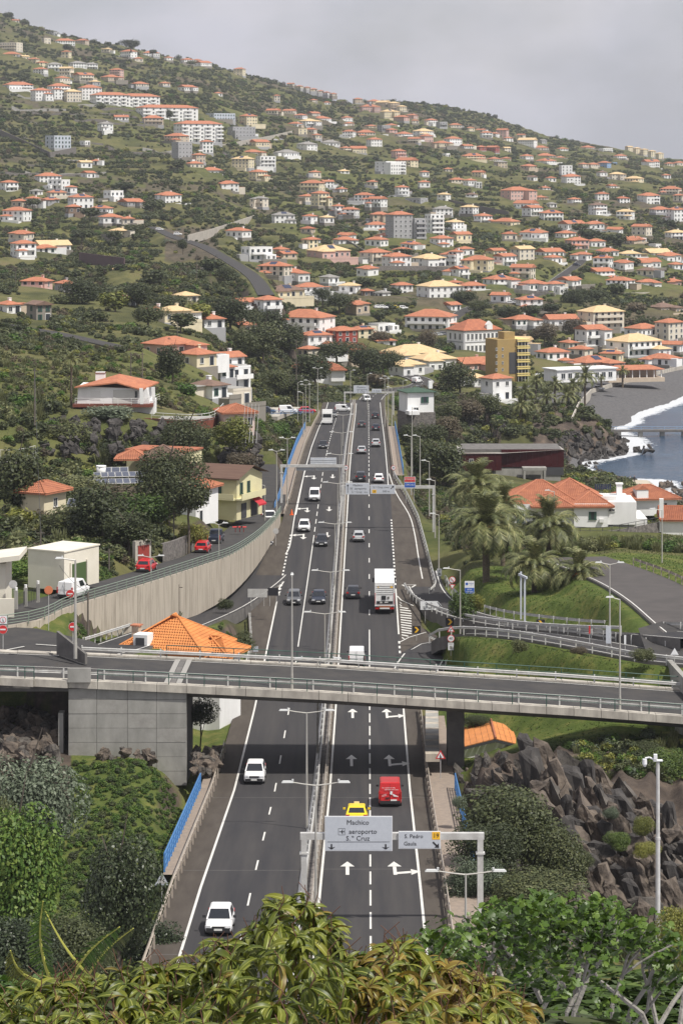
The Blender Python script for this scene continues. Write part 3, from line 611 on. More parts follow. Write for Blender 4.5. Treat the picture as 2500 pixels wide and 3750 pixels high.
guardrail([Vector((float(ER(y)) - .05, y, float(RZ(y)))) for y in np.arange(462, 700, 8.)], 'guardrail along the far right edge beside the distant blue fence', 4, TANST, 1, .8)
guardrail([Vector((float(ER(y)) - .05, y, float(RZ(y)))) for y in np.arange(337, 464, 5.)], 'guardrail curving round the exit lane below the palms', 3, STEEL, 1)
guardrail(offs(LRAMP, 3.3)[3:-14], 'guardrail on the outer side of the slip road near the gore', 3, STEEL, 1)
guardrail(offs(SPUR, 3.0)[3:], 'guardrail looping round the palm lawn above the exit lane', 3, STEEL, -1)
guardrail(offs(SPUR, -2.9)[5:-3], 'guardrail between exit lane and entry ramp, farther of the pair', 3, STEEL, 1)
guardrail(offs(ENTRY, 3.3)[10:-2], 'guardrail between exit lane and entry ramp, nearer of the pair', 2.6, STEEL, -1, .8, True)
guardrail(offs(ENTRY, -3.3)[4:-1], 'guardrail on the lawn side of the entry ramp', 3, STEEL, 1)
guardrail(offs(RROAD, 4.8)[4:], 'guardrail on the outer bend of the loop road by the reeds', 3, TANST, -1)
fence([q + Vector((0, 0, .1)) for q in tp], 'grey green pipe railing along the top of the retaining wall', M('railing_green', (.20, .25, .20), .5), 1.1, 2.4, (1.1, .82, .54, .26))
for lab, off, ya, yb, fn in (('blue lattice fence on the left viaduct edge in the foreground', -.95, 186, 229, EL), ('blue lattice fence on the right viaduct edge in the foreground', 2.2, 186, 228, ER),
                             ('distant blue fence on the left side of the far viaduct', -1.6, 414, 606, EL), ('distant blue fence on the right side of the far viaduct', 1.6, 462, 606, ER)):
 fence(mp_(off, ya, yb, 4., .16, fn), lab, BLUEM, 1.35, 2.0 if yb < 300 else 4.0, (1.35, .95, .55, .15), True, 'lattice_fence', 'blue lattice fences on the viaducts', .04, .06)
# ---------------------------------------------------------------- overpass
NE = [(-400, 2470, 229.5), (0, 2487, 230.6), (250, 2496, 231), (683, 2516, 231), (900, 2527, 231), (1167, 2540, 231), (1700, 2574, 231), (2100, 2599, 231), (2500, 2629, 231), (2900, 2658, 231)]
ne = along([pt(*p) for p in NE], 2.72); DW = 13.4
BR = empty('overpass', (0, 231, 20), 0, 'grey concrete overpass with green railings crossing above the motorway', 'bridge'); BL = BR.location.copy()
def rel(q): return Vector(q) - BL
fe = [Vector((p.x, p.y + DW, p.z)) for p in ne]
for A_, B_, mt, nm, dz in (([Vector((p.x, p.y + 1.0, p.z)) for p in ne], [Vector((p.x, p.y + DW - 1.0, p.z)) for p in ne], ASPH2, 'roadway', .0),):
 strip(nm, [rel(q) for q in B_], [rel(q) for q in A_], mt, BR)
for o_, w_, in ((1.25, .13), (DW - 1.5, .13), (6.2, .1)):
 strip('edge_line', [rel((p.x, p.y + o_ + w_, p.z)) for p in ne], [rel((p.x, p.y + o_, p.z)) for p in ne], PAINT, BR, .012)
mf = {}
for i in range(len(ne) - 1):                                      # fascia panels, near side (each cast panel its own part)
 for side, y0 in ((0, -.0), (1, DW)):
  a, c_ = ne[i], ne[i + 1]; g = .02; yy = a.y + y0; sg = -1 if side == 0 else 1
  b = MB(); x0, x1 = a.x + g, c_.x - g
  y_in, y_out = yy + (1.0 if side == 0 else -1.0), yy + sg * 0.0
  v0 = [(x0, y_out, a.z + .12), (x1, y_out, c_.z + .12), (x1, y_out, c_.z - .55), (x0, y_out, a.z - .55), (x0, y_in, a.z + .12), (x1, y_in, c_.z + .12), (x1, y_in, c_.z - .55), (x0, y_in, a.z - .55)]
  b.add([rel(q) for q in v0], [(3, 2, 1, 0), (0, 1, 5, 4), (7, 6, 2, 3), (4, 5, 6, 7), (0, 4, 7, 3), (1, 2, 6, 5)]); b.build('kerb_panel', CONC, BR)
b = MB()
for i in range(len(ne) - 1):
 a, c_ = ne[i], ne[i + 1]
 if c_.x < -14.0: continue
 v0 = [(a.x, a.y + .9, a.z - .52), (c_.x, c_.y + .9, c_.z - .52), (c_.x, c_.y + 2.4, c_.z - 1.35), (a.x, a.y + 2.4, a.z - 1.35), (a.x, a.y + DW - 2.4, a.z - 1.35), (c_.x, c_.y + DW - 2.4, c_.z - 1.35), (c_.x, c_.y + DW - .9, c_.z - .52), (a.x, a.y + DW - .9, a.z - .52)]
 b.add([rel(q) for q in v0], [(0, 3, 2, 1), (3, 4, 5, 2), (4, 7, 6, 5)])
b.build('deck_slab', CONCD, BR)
b = MB()                                                         # slab left of the abutment
a = pt(-400, 2470, 231); c_ = pt(250, 2496, 231); b.box(rel((-33, 238, a.z * .5 + c_.z * .5 - 1.0)), (28, 12, .8)); b.build('side_slab', CONCD, BR)
px0 = pt(250, 2530, 231).x; px1 = pt(683, 2530, 231).x; ztop = pt(450, 2500, 231).z - .6
AB = empty('abutment', ((px0 + px1) / 2, 231.5, 18), 0, 'board marked grey concrete abutment block under the left end of the overpass', 'abutment'); AL = AB.location.copy()
cols = [px0 + (px1 - px0) * k for k in (0, .24, .5, .745, 1)]; zb_ = [pt(250, 2735, 231).z, pt(350, 2735, 231).z, pt(480, 2745, 231).z, pt(600, 2815, 231).z, pt(680, 2815, 231).z]
hrow = 1.28
for ci in range(4):
 z1 = ztop; r_ = 0
 while z1 > min(zb_[ci], zb_[ci + 1]) - .5:
  z0 = z1 - hrow * (1 if r_ else .75); b = MB(); pr = rnd.random() * .03; gx_ = .015
  b.box(((cols[ci] + cols[ci + 1]) / 2 - AL.x, 231.6 - pr - AL.y, (z0 + z1) / 2 - AL.z), (cols[ci + 1] - cols[ci] - gx_ * 2, .5, z1 - z0 - .03)); o = b.build('formwork_panel', CONCG if (ci * 3 + r_) % 4 else M('patch_concrete', (.26, .25, .23), .9, (.33, .32, .295), 1.2, .2), AB)
  z1 = z0; r_ += 1
b = MB(); b.box(((px0 + px1) / 2 - AL.x, 237.0 - AL.y, ztop - .1 - (ztop - 11) / 2 - AL.z), (px1 - px0 - .1, 10.0, ztop - 11)); b.build('core', CONCD, AB)
b = MB(); b.box((px0 - .75 - AL.x, 232.6 - AL.y, pt(230, 2685, 232).z - AL.z), (.45, 1.2, 3.6)); b.box((px0 + .2 - AL.x, 232.4 - AL.y, pt(230, 2740, 232).z - AL.z), (.5, 1.3, 1.5)); b.build('wing_wall', CONCG, AB)
b = MB(); q = rel(pt(291, 2472, 230.9)); b.box(q, (2.05, .3, 1.25)); b.build('parapet_block', CONCG, BR)
q = pt(1668, 2600, 237); gb = 13.0; PI_ = empty('bridge_pier', (q.x, 238, 18), 0, 'square concrete pier holding up the overpass right of the motorway', 'pier'); b = MB(); b.box((0, 0, 1.5), (1.5, 3.2, 12.2)); b.build('shaft', CONCD, PI_); b = MB(); b.box((1.3 + .9, 1.6, -1.0), (2.0, 1.2, 3.6)); b.build('service_box', CONCD, PI_)
q = pt(2080, 2700, 247)
q = rel(pt(640, 2420, 240)); 
ej = MB(); p0 = pt(628, 2512, 231)
for dx, mm in ((-.55, 1), (0, 0), (.55, 1)):
 vs = [rel((p0.x + dx - .25, p0.y + .1, p0.z + .02)), rel((p0.x + dx + .25, p0.y + .1, p0.z + .02)), rel((p0.x + dx + .25 + .35, p0.y + DW - .9, p0.z + .02)), rel((p0.x + dx - .25 + .35, p0.y + DW - .9, p0.z + .02))]; ej.add(vs, [(0, 1, 2, 3)], mm)
ej.build('expansion_joint', [CONCD, M('joint_concrete', (.30, .29, .27), .9)], BR)
ne2 = [p + Vector((0, .12, .12)) for p in ne]; fe2 = [p + Vector((0, -.12, .12)) for p in fe]
fence([p for p in ne2 if p.x < px0 - .2], 'green railing of the overpass, short stretch left of the parapet block', GREENM, 1.05, 2.72, (1.05, .62), group='green railings of the overpass', r=.03, pr=.035)
fence([p for p in ne2 if p.x > px0 + 2.2], 'green railing along the near side of the overpass', GREENM, 1.05, 2.72, (1.05, .62), group='green railings of the overpass', r=.03, pr=.035)
fence([p for p in fe2 if p.x > -18.5], 'green railing along the far side of the overpass', GREENM, 1.05, 2.72, (1.05, .62), group='green railings of the overpass', r=.03, pr=.035)
guardrail([p + Vector((0, .95, .1)) for p in ne], 'steel guardrail on the near side of the overpass roadway', 3.6, STEEL, -1, .6)
guardrail([p + Vector((0, -1.0, .05)) for p in fe if p.x > -25], 'steel guardrail on the far side of the overpass roadway', 3.6, STEEL, 1, .6)
b = MB(); a = pt(130, 2375, 243); 
for k, (x0, y0, x1, y1, h) in enumerate(((208, 2378, 312, 2412, 1.7),)):
 A_ = ptd(x0, y0, 44.9); B_ = ptd(x1, y1, 45.0); e = empty('concrete_barrier', A_, 0, 'low sloping dark concrete barrier at the left junction corner', 'barrier'); d = B_ - A_
 m2 = MB(); t_ = Vector((-d.y, d.x, 0)).normalized() * .25; m2.add([Vector((0, 0, -.5)), d + Vector((0, 0, -.5)), d + Vector((0, 0, .45)), Vector((0, 0, h)), t_ + Vector((0, 0, -.5)), d + t_ + Vector((0, 0, -.5)), d + t_ + Vector((0, 0, .45)), t_ + Vector((0, 0, h))], [(0, 1, 2, 3), (3, 2, 6, 7), (1, 5, 6, 2), (0, 3, 7, 4), (4, 7, 6, 5)]); m2.build('barrier_body', CONCD, e)
# concrete steps beside the motorway, right, under the bridge
e = empty('concrete_steps', pt(1580, 2760, 233), 0, 'stained concrete steps beside the right guardrail behind the bridge shadow', 'steps'); s0 = e.location.copy(); a = pt(1582, 2775, 232.0); c_ = pt(1580, 2600, 262)
for k in range(26):
 t_ = k / 25; q = a.lerp(c_, t_) - s0; mb = MB(); mb.box(q + Vector((0, 0, .1)), (1.25, 1.0, .7)); mb.build('step', CONCG if k % 3 else WALLC, e)
# wall at the right end of the lawn
e = empty('parapet_wall', pt(2475, 2560, 240), 0, 'dark concrete parapet wall with railing at the right edge of the lawn', 'wall'); s0 = e.location.copy(); A_ = pt(2440, 2450, 250) - s0; B_ = pt(2530, 2560, 238) - s0
mb = MB(); mb.add([A_ + Vector((0, 0, .9)), B_ + Vector((0, 0, 1.1)), B_ - Vector((0, 0, 7)), A_ - Vector((0, 0, 6)), A_ + Vector((.5, 0, .9)), B_ + Vector((.5, 0, 1.1))], [(0, 3, 2, 1), (0, 1, 5, 4)]); mb.build('wall_body', CONCG, e)
# ---------------------------------------------------------------- building kit
WC = {'w': ('white', (.80, .80, .79)), 'y': ('yellow', (.70, .62, .44)), 'c': ('cream', (.66, .60, .50)), 'p': ('pink', (.62, .41, .36)), 'b': ('beige', (.52, .43, .33)),
      'g': ('grey', (.36, .36, .37)), 'r': ('dark red', (.30, .06, .045)), 'u': ('blue', (.25, .38, .60)), 'l': ('lavender', (.50, .54, .60)), 's': ('stone', (.24, .22, .19)), 'n': ('brown', (.20, .14, .10))}
RC = {'o': ('orange', (.45, .175, .092), (.34, .125, .07)), 't': ('tan', (.62, .46, .26), (.54, .38, .20)), 'b': ('brown', (.20, .125, .09), (.14, .09, .07)), 'g': ('grey', (.20, .19, .18), (.28, .27, .25)), 'k': ('dark', (.04, .045, .05), (.06, .065, .07)),
      'e': ('dark green', (.035, .075, .05), (.05, .09, .06)), 'a': ('bright orange', (.62, .24, .070), (.48, .18, .055)), 'm': ('terracotta', (.40, .14, .07), (.29, .10, .055))}
def wallm(k): n, c = WC[k]; return M('plaster_' + n.replace(' ', '_'), c, .9, tuple(q * .86 for q in c), .5, lo=.4, hi=.75, stretch=(1, 1, .4))
def roofm(k): n, a, b_ = RC[k]; return M('tiles_' + n.replace(' ', '_'), a, .85, b_, .9, .5, bscale=4, bdist=.05)
GLASS = M('window_glass', (.03, .035, .042), .15, spec=.6); FRAMEW = M('window_frame', (.70, .70, .68), .6); SHUT = M('green_shutter', (.02, .07, .05), .6); DKTRIM = M('dark_trim', (.05, .05, .055), .7); SOLAR = M('solar_cell', (.02, .03, .07), .2, spec=.7)
_wm = {}
def winmesh(kind):
 if kind in _wm: return _wm[kind]
 b = MB()
 if kind == 'plain':     # unit size opening: frame ring, recessed dark pane, sill
  b.box((0, -.01, 0), (1, .06, 1), mi=1)
  for c_, d in (((-.5, -.03, 0), (.09, .12, 1.08)), ((.5, -.03, 0), (.09, .12, 1.08)), ((0, -.03, .5), (1.0, .12, .08)), ((0, -.06, -.53), (1.16, .20, .08)), ((0, -.04, 0), (.05, .07, 1))): b.box(c_, d, mi=0)
 elif kind == 'shut':
  b.box((0, -.01, 0), (.9, .06, 1), mi=1)
  for c_, d in (((-.36, -.05, 0), (.3, .08, 1.02)), ((.36, -.05, 0), (.3, .08, 1.02)), ((0, -.05, -.53), (1.1, .2, .07))): b.box(c_, d, mi=0)
 elif kind == 'door':
  b.box((0, -.01, 0), (1, .06, 1), mi=1); b.box((-.5, -.03, 0), (.08, .12, 1), mi=0); b.box((.5, -.03, 0), (.08, .12, 1), mi=0); b.box((0, -.03, .5), (1.08, .12, .07), mi=0)
 elif kind == 'blank': b.box((0, -.02, 0), (1, .05, 1), mi=0)
 _wm[kind] = b.mesh('window_' + kind, [FRAMEW if kind != 'shut' else SHUT, GLASS]); return _wm[kind]
def window(par, x, y, z, w, h, side='f', kind='plain'):
 o = bpy.data.objects.new('door' if kind == 'door' else 'window', winmesh(kind)); o.location = (x, y, z); o.scale = (w, 1, h)
 o.rotation_euler = (0, 0, {'f': 0, 'r': R(90), 'l': R(-90), 'k': R(180)}[side]); return lnk(o, par)
def hip(b, cx, cy, w, d, z, rise, ov=.5, th=.16, hipf=1.0, mi=0, axis=None):
 hx, hy = w / 2 + ov, d / 2 + ov; longx = (w >= d) if axis is None else axis == 'x'
 run = (hy if longx else hx) * hipf
 if longx: r0, r1 = (-(hx - run), 0), (hx - run, 0)
 else: r0, r1 = (0, -(hy - run)), (0, hy - run)
 if hipf == 0: 
  if longx: r0, r1 = (-hx, 0), (hx, 0)
  else: r0, r1 = (0, -hy), (0, hy)
 P = [(-hx, -hy), (hx, -hy), (hx, hy), (-hx, hy)]
 vs = [(cx + x, cy + y, z - th) for x, y in P] + [(cx + x, cy + y, z) for x, y in P] + [(cx + r0[0], cy + r0[1], z + rise), (cx + r1[0], cy + r1[1], z + rise)]
 f = [(0, 3, 2, 1), (0, 1, 5, 4), (1, 2, 6, 5), (2, 3, 7, 6), (3, 0, 4, 7)]
 if longx: f += [(4, 5, 9, 8), (5, 6, 9), (6, 7, 8, 9), (7, 4, 8)]
 else: f += [(4, 5, 8), (5, 6, 9, 8), (6, 7, 9), (7, 4, 8, 9)]
 b.add(vs, f, mi)
 return [Vector(v) for v in vs]
def ridge_caps(b, vs, longx, mi=0, r=.11):
 e = [(4, 8), (5, 9), (6, 9), (7, 8), (8, 9)] if longx else [(4, 8), (5, 8), (6, 9), (7, 9), (8, 9)]
 for i, j in e:
  if (vs[i] - vs[j]).length > .3: b.tube(vs[i], vs[j], r, r, 5, mi)
def tile_plane(b, A, B, C, D, tw=.26, tl=.38, mi=0):
 """barrel tiles laid on the plane A-B (eave) to D-C (ridge): real waves across, steps up the slope"""
 A, B, C, D = map(Vector, (A, B, C, D)); ex = (B - A).normalized(); n = ex.cross(D - A if (D - A).length > .1 else C - A).normalized()
 if n.z < 0: n = -n
 sl = n.cross(ex); Ls = (D - A).dot(sl); rows = max(1, int(round(Ls / tl)))
 for r_ in range(rows):
  v0, v1 = r_ / rows, (r_ + 1) / rows
  l0, l1 = A.lerp(D, v0), B.lerp(C, v0); u0, u1 = A.lerp(D, v1), B.lerp(C, v1)
  x0, x1 = (l0 - A).dot(ex), (l1 - A).dot(ex); a0, a1 = (u0 - A).dot(ex), (u1 - A).dot(ex); k = max(1, int(round((x1 - x0) / tw)))
  base0 = A + sl * (Ls * v0); base1 = A + sl * (Ls * v1); vs = []; fs = []
  for q in range(2 * k + 1):
   x = x0 + (x1 - x0) * q / (2 * k); hh = .075 if q % 2 else .0; xc = min(max(x, a0), a1) if a1 > a0 else (a0 + a1) / 2
   vs += [base0 + ex * x + n * (.07 + hh), base1 + ex * xc + n * (.02 + hh)]
  for q in range(2 * k): fs.append((2 * q, 2 * q + 2, 2 * q + 3, 2 * q + 1))
  b.add(vs, fs, mi)
def tiled_hip(par, cx, cy, w, d, z, rise, key, ov=.5, hipf=1.0, axis=None, tw=.26, chimney=None):
 b = MB(); vs = hip(b, cx, cy, w, d, z, rise, ov, .16, hipf, 0, axis); rf = b.build('roof', roofm(key), par); longx = (w >= d) if axis is None else axis == 'x'
 t_ = MB()
 if longx: tile_plane(t_, vs[4], vs[5], vs[9], vs[8], tw); tile_plane(t_, vs[6], vs[7], vs[8], vs[9], tw); tile_plane(t_, vs[5], vs[6], vs[9], vs[9], tw); tile_plane(t_, vs[7], vs[4], vs[8], vs[8], tw)
 else: tile_plane(t_, vs[5], vs[6], vs[9], vs[8], tw); tile_plane(t_, vs[7], vs[4], vs[8], vs[9], tw); tile_plane(t_, vs[4], vs[5], vs[8], vs[8], tw); tile_plane(t_, vs[6], vs[7], vs[9], vs[9], tw)
 tag(t_.build('roof_tiles', roofm(key), rf), kind='stuff'); c_ = MB(); ridge_caps(c_, [v + Vector((0, 0, .1)) for v in vs], longx); c_.build('ridge_cap', roofm(key), rf); return rf
LAND = [(1765, 1290, 'long grey and white manor'), (2170, 1340, 'yellow six-storey hotel'), (1870, 760, 'large pink mansion'), (1500, 845, 'grey apartment block'), (740, 470, 'white five-storey apartment block'), (560, 430, 'white four-storey apartment block'),
  (2310, 555, 'row of five cream townhouses'), (1480, 395, 'beige houses on the ridge'), (430, 1440, 'cliff villa'), (120, 1045, 'pink house with grey annexe'), (1180, 1340, 'solar roofed house'), (1500, 1310, 'cream roofed complex'),
  (2340, 1270, 'white beach pavilion'), (1590, 1080, 'four-storey balconied house'), (1580, 1180, 'white school block'), (940, 1130, 'white townhouse terrace'), (1120, 1180, 'wide roofed apartment house'), (640, 1270, 'stepped pink house'),
  (210, 175, 'top of the left ridge'), (1120, 420, 'bright yellow house'), (1200, 920, 'long pink bungalow'), (380, 930, 'tan cut bank'), (150, 720, 'left edge cluster'), (1450, 610, 'modern concrete villa'), (2380, 740, 'white houses at right edge'),
  (1540, 1480, 'green roofed house'), (2212, 612, 'blue house'), (2330, 960, 'beach car park')]
USED = {}
ORD = ['nearest', 'second nearest', 'third nearest', 'fourth nearest', 'fifth nearest', 'sixth nearest', 'seventh nearest', 'eighth nearest', 'ninth nearest', 'tenth nearest', 'eleventh nearest', 'twelfth nearest'] + ['%dth nearest' % q for q in range(13, 60)]
PENDING = []      # (object, px, py, description, noun)
def resolve_labels():
 bk = {}
 for o, px, py, desc, noun in PENDING:
  L0 = sorted(((math.hypot((px - a) * .8, py - b_), a, b_, t_) for a, b_, t_ in LAND))[0]
  dx, dy = px - L0[1], py - L0[2]; dr = ('right of' if dx > 0 else 'left of') if abs(dx) > abs(dy) * 1.1 else ('below' if dy > 0 else 'above')
  bk.setdefault((noun, L0[3], dr), []).append((L0[0], o, desc))
 for (noun, lm, dr), l in bk.items():
  l.sort(key=lambda q: q[0])
  for i, (d, o, desc) in enumerate(l):
   o['label'] = '%s, %s%s the %s' % (desc, (ORD[i] + ' ') if len(l) > 1 else '', dr, lm)
def house(px, py, w, h, rk='o', wk='w', **kw):
 """one house: px,py = photo position of the foot of its front, w,h = its photo size"""
 yaw = kw.get('yaw'); seed = int(px * 7 + py * 13); r_ = random.Random(seed)
 if yaw is None: yaw = R(r_.choice([14, 24, 32, 38, 44, -22, -36]))
 g = G(px, py); s = F / g.y; Wm, Hm = w / s, h / s
 wf = Wm / (math.cos(yaw) + .62 * abs(math.sin(yaw))); wf = min(max(wf, 4.5), 60); dep = kw.get('d', min(max(wf * .72, 6), 13))
 ang = (HC - g.z) / g.y
 flat = rk.isupper(); ov = .55
 rise = 0.0 if flat else min(dep, wf) * .5 * .42
 vis = (dep * .5 * max(ang, 0)) if ang > 0 else 0
 Hw = Hm - rise - vis * .8; st = max(1, int(round(Hw / 2.85))); Hw = max(2.7, Hw) if st == 1 else st * 2.9 if abs(st * 2.9 - Hw) < .8 else Hw
 roofn = 'flat' if flat else RC[rk][0]
 e = bpy.data.objects.new('house', None); lnk(e); e.location = (g.x, g.y + dep / 2 * math.cos(yaw) + .4, g.z); e.rotation_euler = (0, 0, yaw); e['category'] = 'house'
 PENDING.append((e, px, py, '%s %s-storey house%s' % (WC[wk][0], ['one', 'two', 'three', 'four', 'five', 'six'][min(st, 6) - 1], ', flat roof' if flat else ', %s roof' % roofn), 'house'))
 HOUSE_RECTS.append((px - w / 2 - 4, px + w / 2 + 4, py - h - 4, py + 3, g.y))
 hx, hy = wf / 2, dep / 2; b = MB(); b.box((0, 0, Hw / 2), (wf, dep, Hw)); b.box((0, 0, -2.2), (wf + .5, dep + .5, 4.6), mi=1)
 big = w > 55 and kw.get('L', r_.random() < .6) and wf > 8
 rb = MB()
 if flat: b.box((0, 0, Hw + .2), (wf + .1, dep + .1, .5)); rb.box((0, 0, Hw + .48), (wf - .3, dep - .3, .06))
 else: hip(rb, 0, 0, wf, dep, Hw, rise, ov, .15, 0 if r_.random() < .18 else 1.0)
 if big:                                                          # wing stepping forward with its own roof
  ww, wd = wf * r_.uniform(.36, .5), dep * .42; sx = r_.choice((-1, 1)); wh = Hw - (2.9 if st > 1 and r_.random() < .6 else .25); cx = sx * (hx - ww / 2 + .02)
  b.box((cx, -hy - wd / 2 + .05, wh / 2 - .02), (ww, wd, wh)); b.box((cx, -hy - wd / 2, -2.3), (ww + .3, wd + .3, 4.5), mi=1)
  if flat: pass
  else: hip(rb, cx, -hy - wd / 2 + ov, ww, wd + 2 * ov, wh - .03, min(ww, wd + 1) * .2, .45, .14, 1.0)
  n_ = max(1, int(ww / 2.6))
  for q in range(max(1, int(wh / 2.7))):
   for i in range(n_): window(e, cx + (i + .5 - n_ / 2) * ww / n_, -hy - wd + .0, q * 2.9 + 1.5, 1.1, 1.35, 'f', 'plain')
 b.build('wall', [wallm(wk), wallm('s' if r_.random() < .4 else 'g')], e); 
 rf = rb.build('roof', roofm(rk.lower()) if not flat else CONCG, e)
 if not flat and w > 34 and r_.random() < .7:
  c_ = MB(); c_.box((hx * .4, hy * .3, Hw + rise * .8), (.8, .8, 1.6)); c_.box((hx * .4, hy * .3, Hw + rise * .8 + .85), (1.0, 1.0, .12)); c_.build('chimney', wallm(wk), rf)
 if w > 60 and r_.random() < .18:
  c_ = MB(); v_ = [(-1.6, -hy * .75, Hw + rise * .35), (1.6, -hy * .75, Hw + rise * .35), (1.6, -hy * .2, Hw + rise * .95), (-1.6, -hy * .2, Hw + rise * .95)]; c_.add(v_, [(0, 1, 2, 3)]); c_.build('solar_panel', SOLAR, rf)
 kind = 'shut' if r_.random() < .18 else 'plain'; 
 if w > 40 and r_.random() < .6:                                   # terrace with parapet, sometimes a lean-to
  tb = MB(); td = r_.uniform(2, 4.5); sx = r_.choice((-1, 0, 1)); tw_ = wf * r_.uniform(.7, 1.2); y0 = -hy - td / 2 - (dep * .42 if big else 0); tb.box((sx * wf * .25, y0, -1.6), (tw_, td, 3.4)); tb.box((sx * wf * .25, y0 - td / 2, .45), (tw_, .15, .9)); tb.build('terrace', wallm(wk) if r_.random() < .5 else wallm('s'), e)
 if w > 34 and r_.random() < .5:
  ab = MB(); sx = r_.choice((-1, 1)); aw = r_.uniform(2.5, 5); ah = r_.uniform(2.2, 3.2); ab.box((sx * (hx + aw / 2), r_.uniform(-hy * .5, hy * .5), ah / 2 - .8), (aw, dep * .55, ah + 1.6)); ab.box((sx * (hx + aw / 2), 0, ah + .06), (aw + .3, dep * .6, .14), mi=1); ab.build('annexe', [wallm(r_.choice('wwcgb')), roofm(rk.lower() if not flat else 'g') if r_.random() < .6 else CONCG], e)
 if w < 26: nwin = 2
 else: nwin = max(2, int(wf / (2.7 if w > 45 else 3.4)))
 nwin = min(nwin, 9); bal = kw.get('bal', r_.random() < .45) and st > 1
 for q in range(st):
  zc = q * Hw / st + Hw / st * .52
  for i in range(nwin):
   x = (i + .5 - nwin / 2) * wf / nwin
   if big and abs(x - cx) < ww / 2 + .5 and zc < wh: continue
   dr = (q > 0 and bal) or (q == 0 and i == nwin // 2)
   window(e, x, -hy, zc - (.18 if dr else 0), 1.45 if dr else 1.15, 2.1 if dr else 1.35, 'f', 'door' if dr else kind)
  m_ = 2 if dep > 6.5 else 1
  sd = 'l' if yaw >= 0 else 'r'
  for i in range(m_): window(e, hx if sd == 'r' else -hx, (i + .5 - m_ / 2) * dep / m_, zc, 1.1, 1.3, sd, kind)
  if bal and q > 0 and w > 38:
   bb = MB(); z0 = q * Hw / st; bb.box((0, -hy - .75, z0 + .0), (wf * .86, 1.5, .18)); bb.box((0, -hy - 1.45, z0 + .55), (wf * .86, .08, .9)); bb.box((-wf * .43, -hy - .75, z0 + .55), (.08, 1.4, .9)); bb.box((wf * .43, -hy - .75, z0 + .55), (.08, 1.4, .9)); bb.build('balcony', wallm(wk), e)
 return e
def hlist(x0, y0, k, txt):
 for ln in txt.split(';'):
  q = ln.split()
  if len(q) < 4: continue
  x, y, w, h = map(float, q[:4]); rk, wk = (q[4][0], q[4][1]) if len(q) > 4 else ('o', 'w')
  kw = {}
  if len(q) > 5: kw['yaw'] = R(float(q[5]))
  house(x0 + x * k, y0 + y * k, w * k, h * k, rk, wk, **kw)
hlist(0, 0, .7972, """70 103 36 14 oc;50 236 100 42 Kc;50 264 90 28 oy;112 277 44 24 ty;155 292 50 28 oy;193 308 54 28 oy;212 204 40 28 Kc;295 210 100 32 ow;377 208 60 28 ob;240 170 60 22 Kg;490 240 48 22 tc;590 264 76 38 ow;
634 284 46 22 oc;690 260 80 28 ow;775 277 40 18 ow;860 290 60 24 ow;905 290 40 20 oc;932 304 76 26 ow;305 267 44 36 oy;185 340 66 32 ow;248 327 72 42 gw;305 347 64 42 tc;355 324 80 45 gw;418 320 60 32 gw;535 354 62 42 op;508 372 86 30 ob;383 372 90 36 oc;
435 394 50 26 tg;285 377 65 28 oc;80 414 145 40 ow 25;185 462 90 56 ow;268 457 105 80 ow 28;328 467 86 60 tc;410 472 110 84 ow;640 397 80 22 oc;755 394 50 16 oc;857 417 76 28 ow;1100 348 54 36 oy;1000 442 40 20 ow;1270 462 30 28 oc;555 552 70 22 ow;
700 574 100 44 ob;483 602 70 40 gw;265 682 110 54 Kl;390 667 35 18 Kw;1012 552 140 32 Kl;1140 575 80 54 oy;1108 630 130 42 Kg;810 652 110 42 ob;835 727 90 75 Kg;948 702 60 56 ow;1190 674 90 34 oy;1160 722 90 36 oc;1115 772 100 56 ty;1220 770 90 52 Kw;
1315 720 110 34 gw;912 747 60 40 ob;893 774 80 34 oc;968 807 110 40 ow;1185 825 80 44 oy;1410 692 90 44 gw;1515 674 90 32 gw;1330 522 60 22 oc;1255 524 66 26 oc;1380 547 60 26 ow;1355 587 66 28 ow;1418 582 86 38 tw;1440 532 60 20 oc;1475 562 90 30 ow;
1385 617 50 24 Ky;1425 614 60 28 oc;1455 637 40 24 oc;388 772 66 36 tw;440 757 44 26 ow;405 820 56 36 ow;218 842 120 50 ow;270 872 95 42 Kw;40 882 80 50 ow;87 952 64 40 ob;165 897 50 30 gw;258 904 90 30 oc;325 887 40 36 ow;150 944 60 44 ow;230 937 80 30 og;
368 962 115 72 ow 28;335 982 70 44 on;520 932 85 54 Kw;600 947 110 28 og;75 1017 125 62 ow;465 980 100 38 ow;505 1027 105 46 ow;585 1032 60 40 oc;771 940 118 64 ow 32;1048 882 95 48 ow;1195 952 72 46 gc;1300 1032 105 56 gw;1095 1092 110 48 ow;
1435 877 110 50 oy;1470 947 80 76 oy;1410 927 70 36 oc;1502 862 60 36 ow;1552 987 50 46 ow;1500 1024 60 36 tw;1430 1128 80 40 ow;1335 394 34 12 oc;1375 405 34 13 oy;1410 411 30 12 oc;1440 419 34 12 oy;1472 427 30 12 oc;1500 434 32 13 ow;1530 440 32 13 oc;1440 469 34 14 oc;1500 480 34 14 ow;545 1084 80 32 ty;95 1100 110 44 oc""")
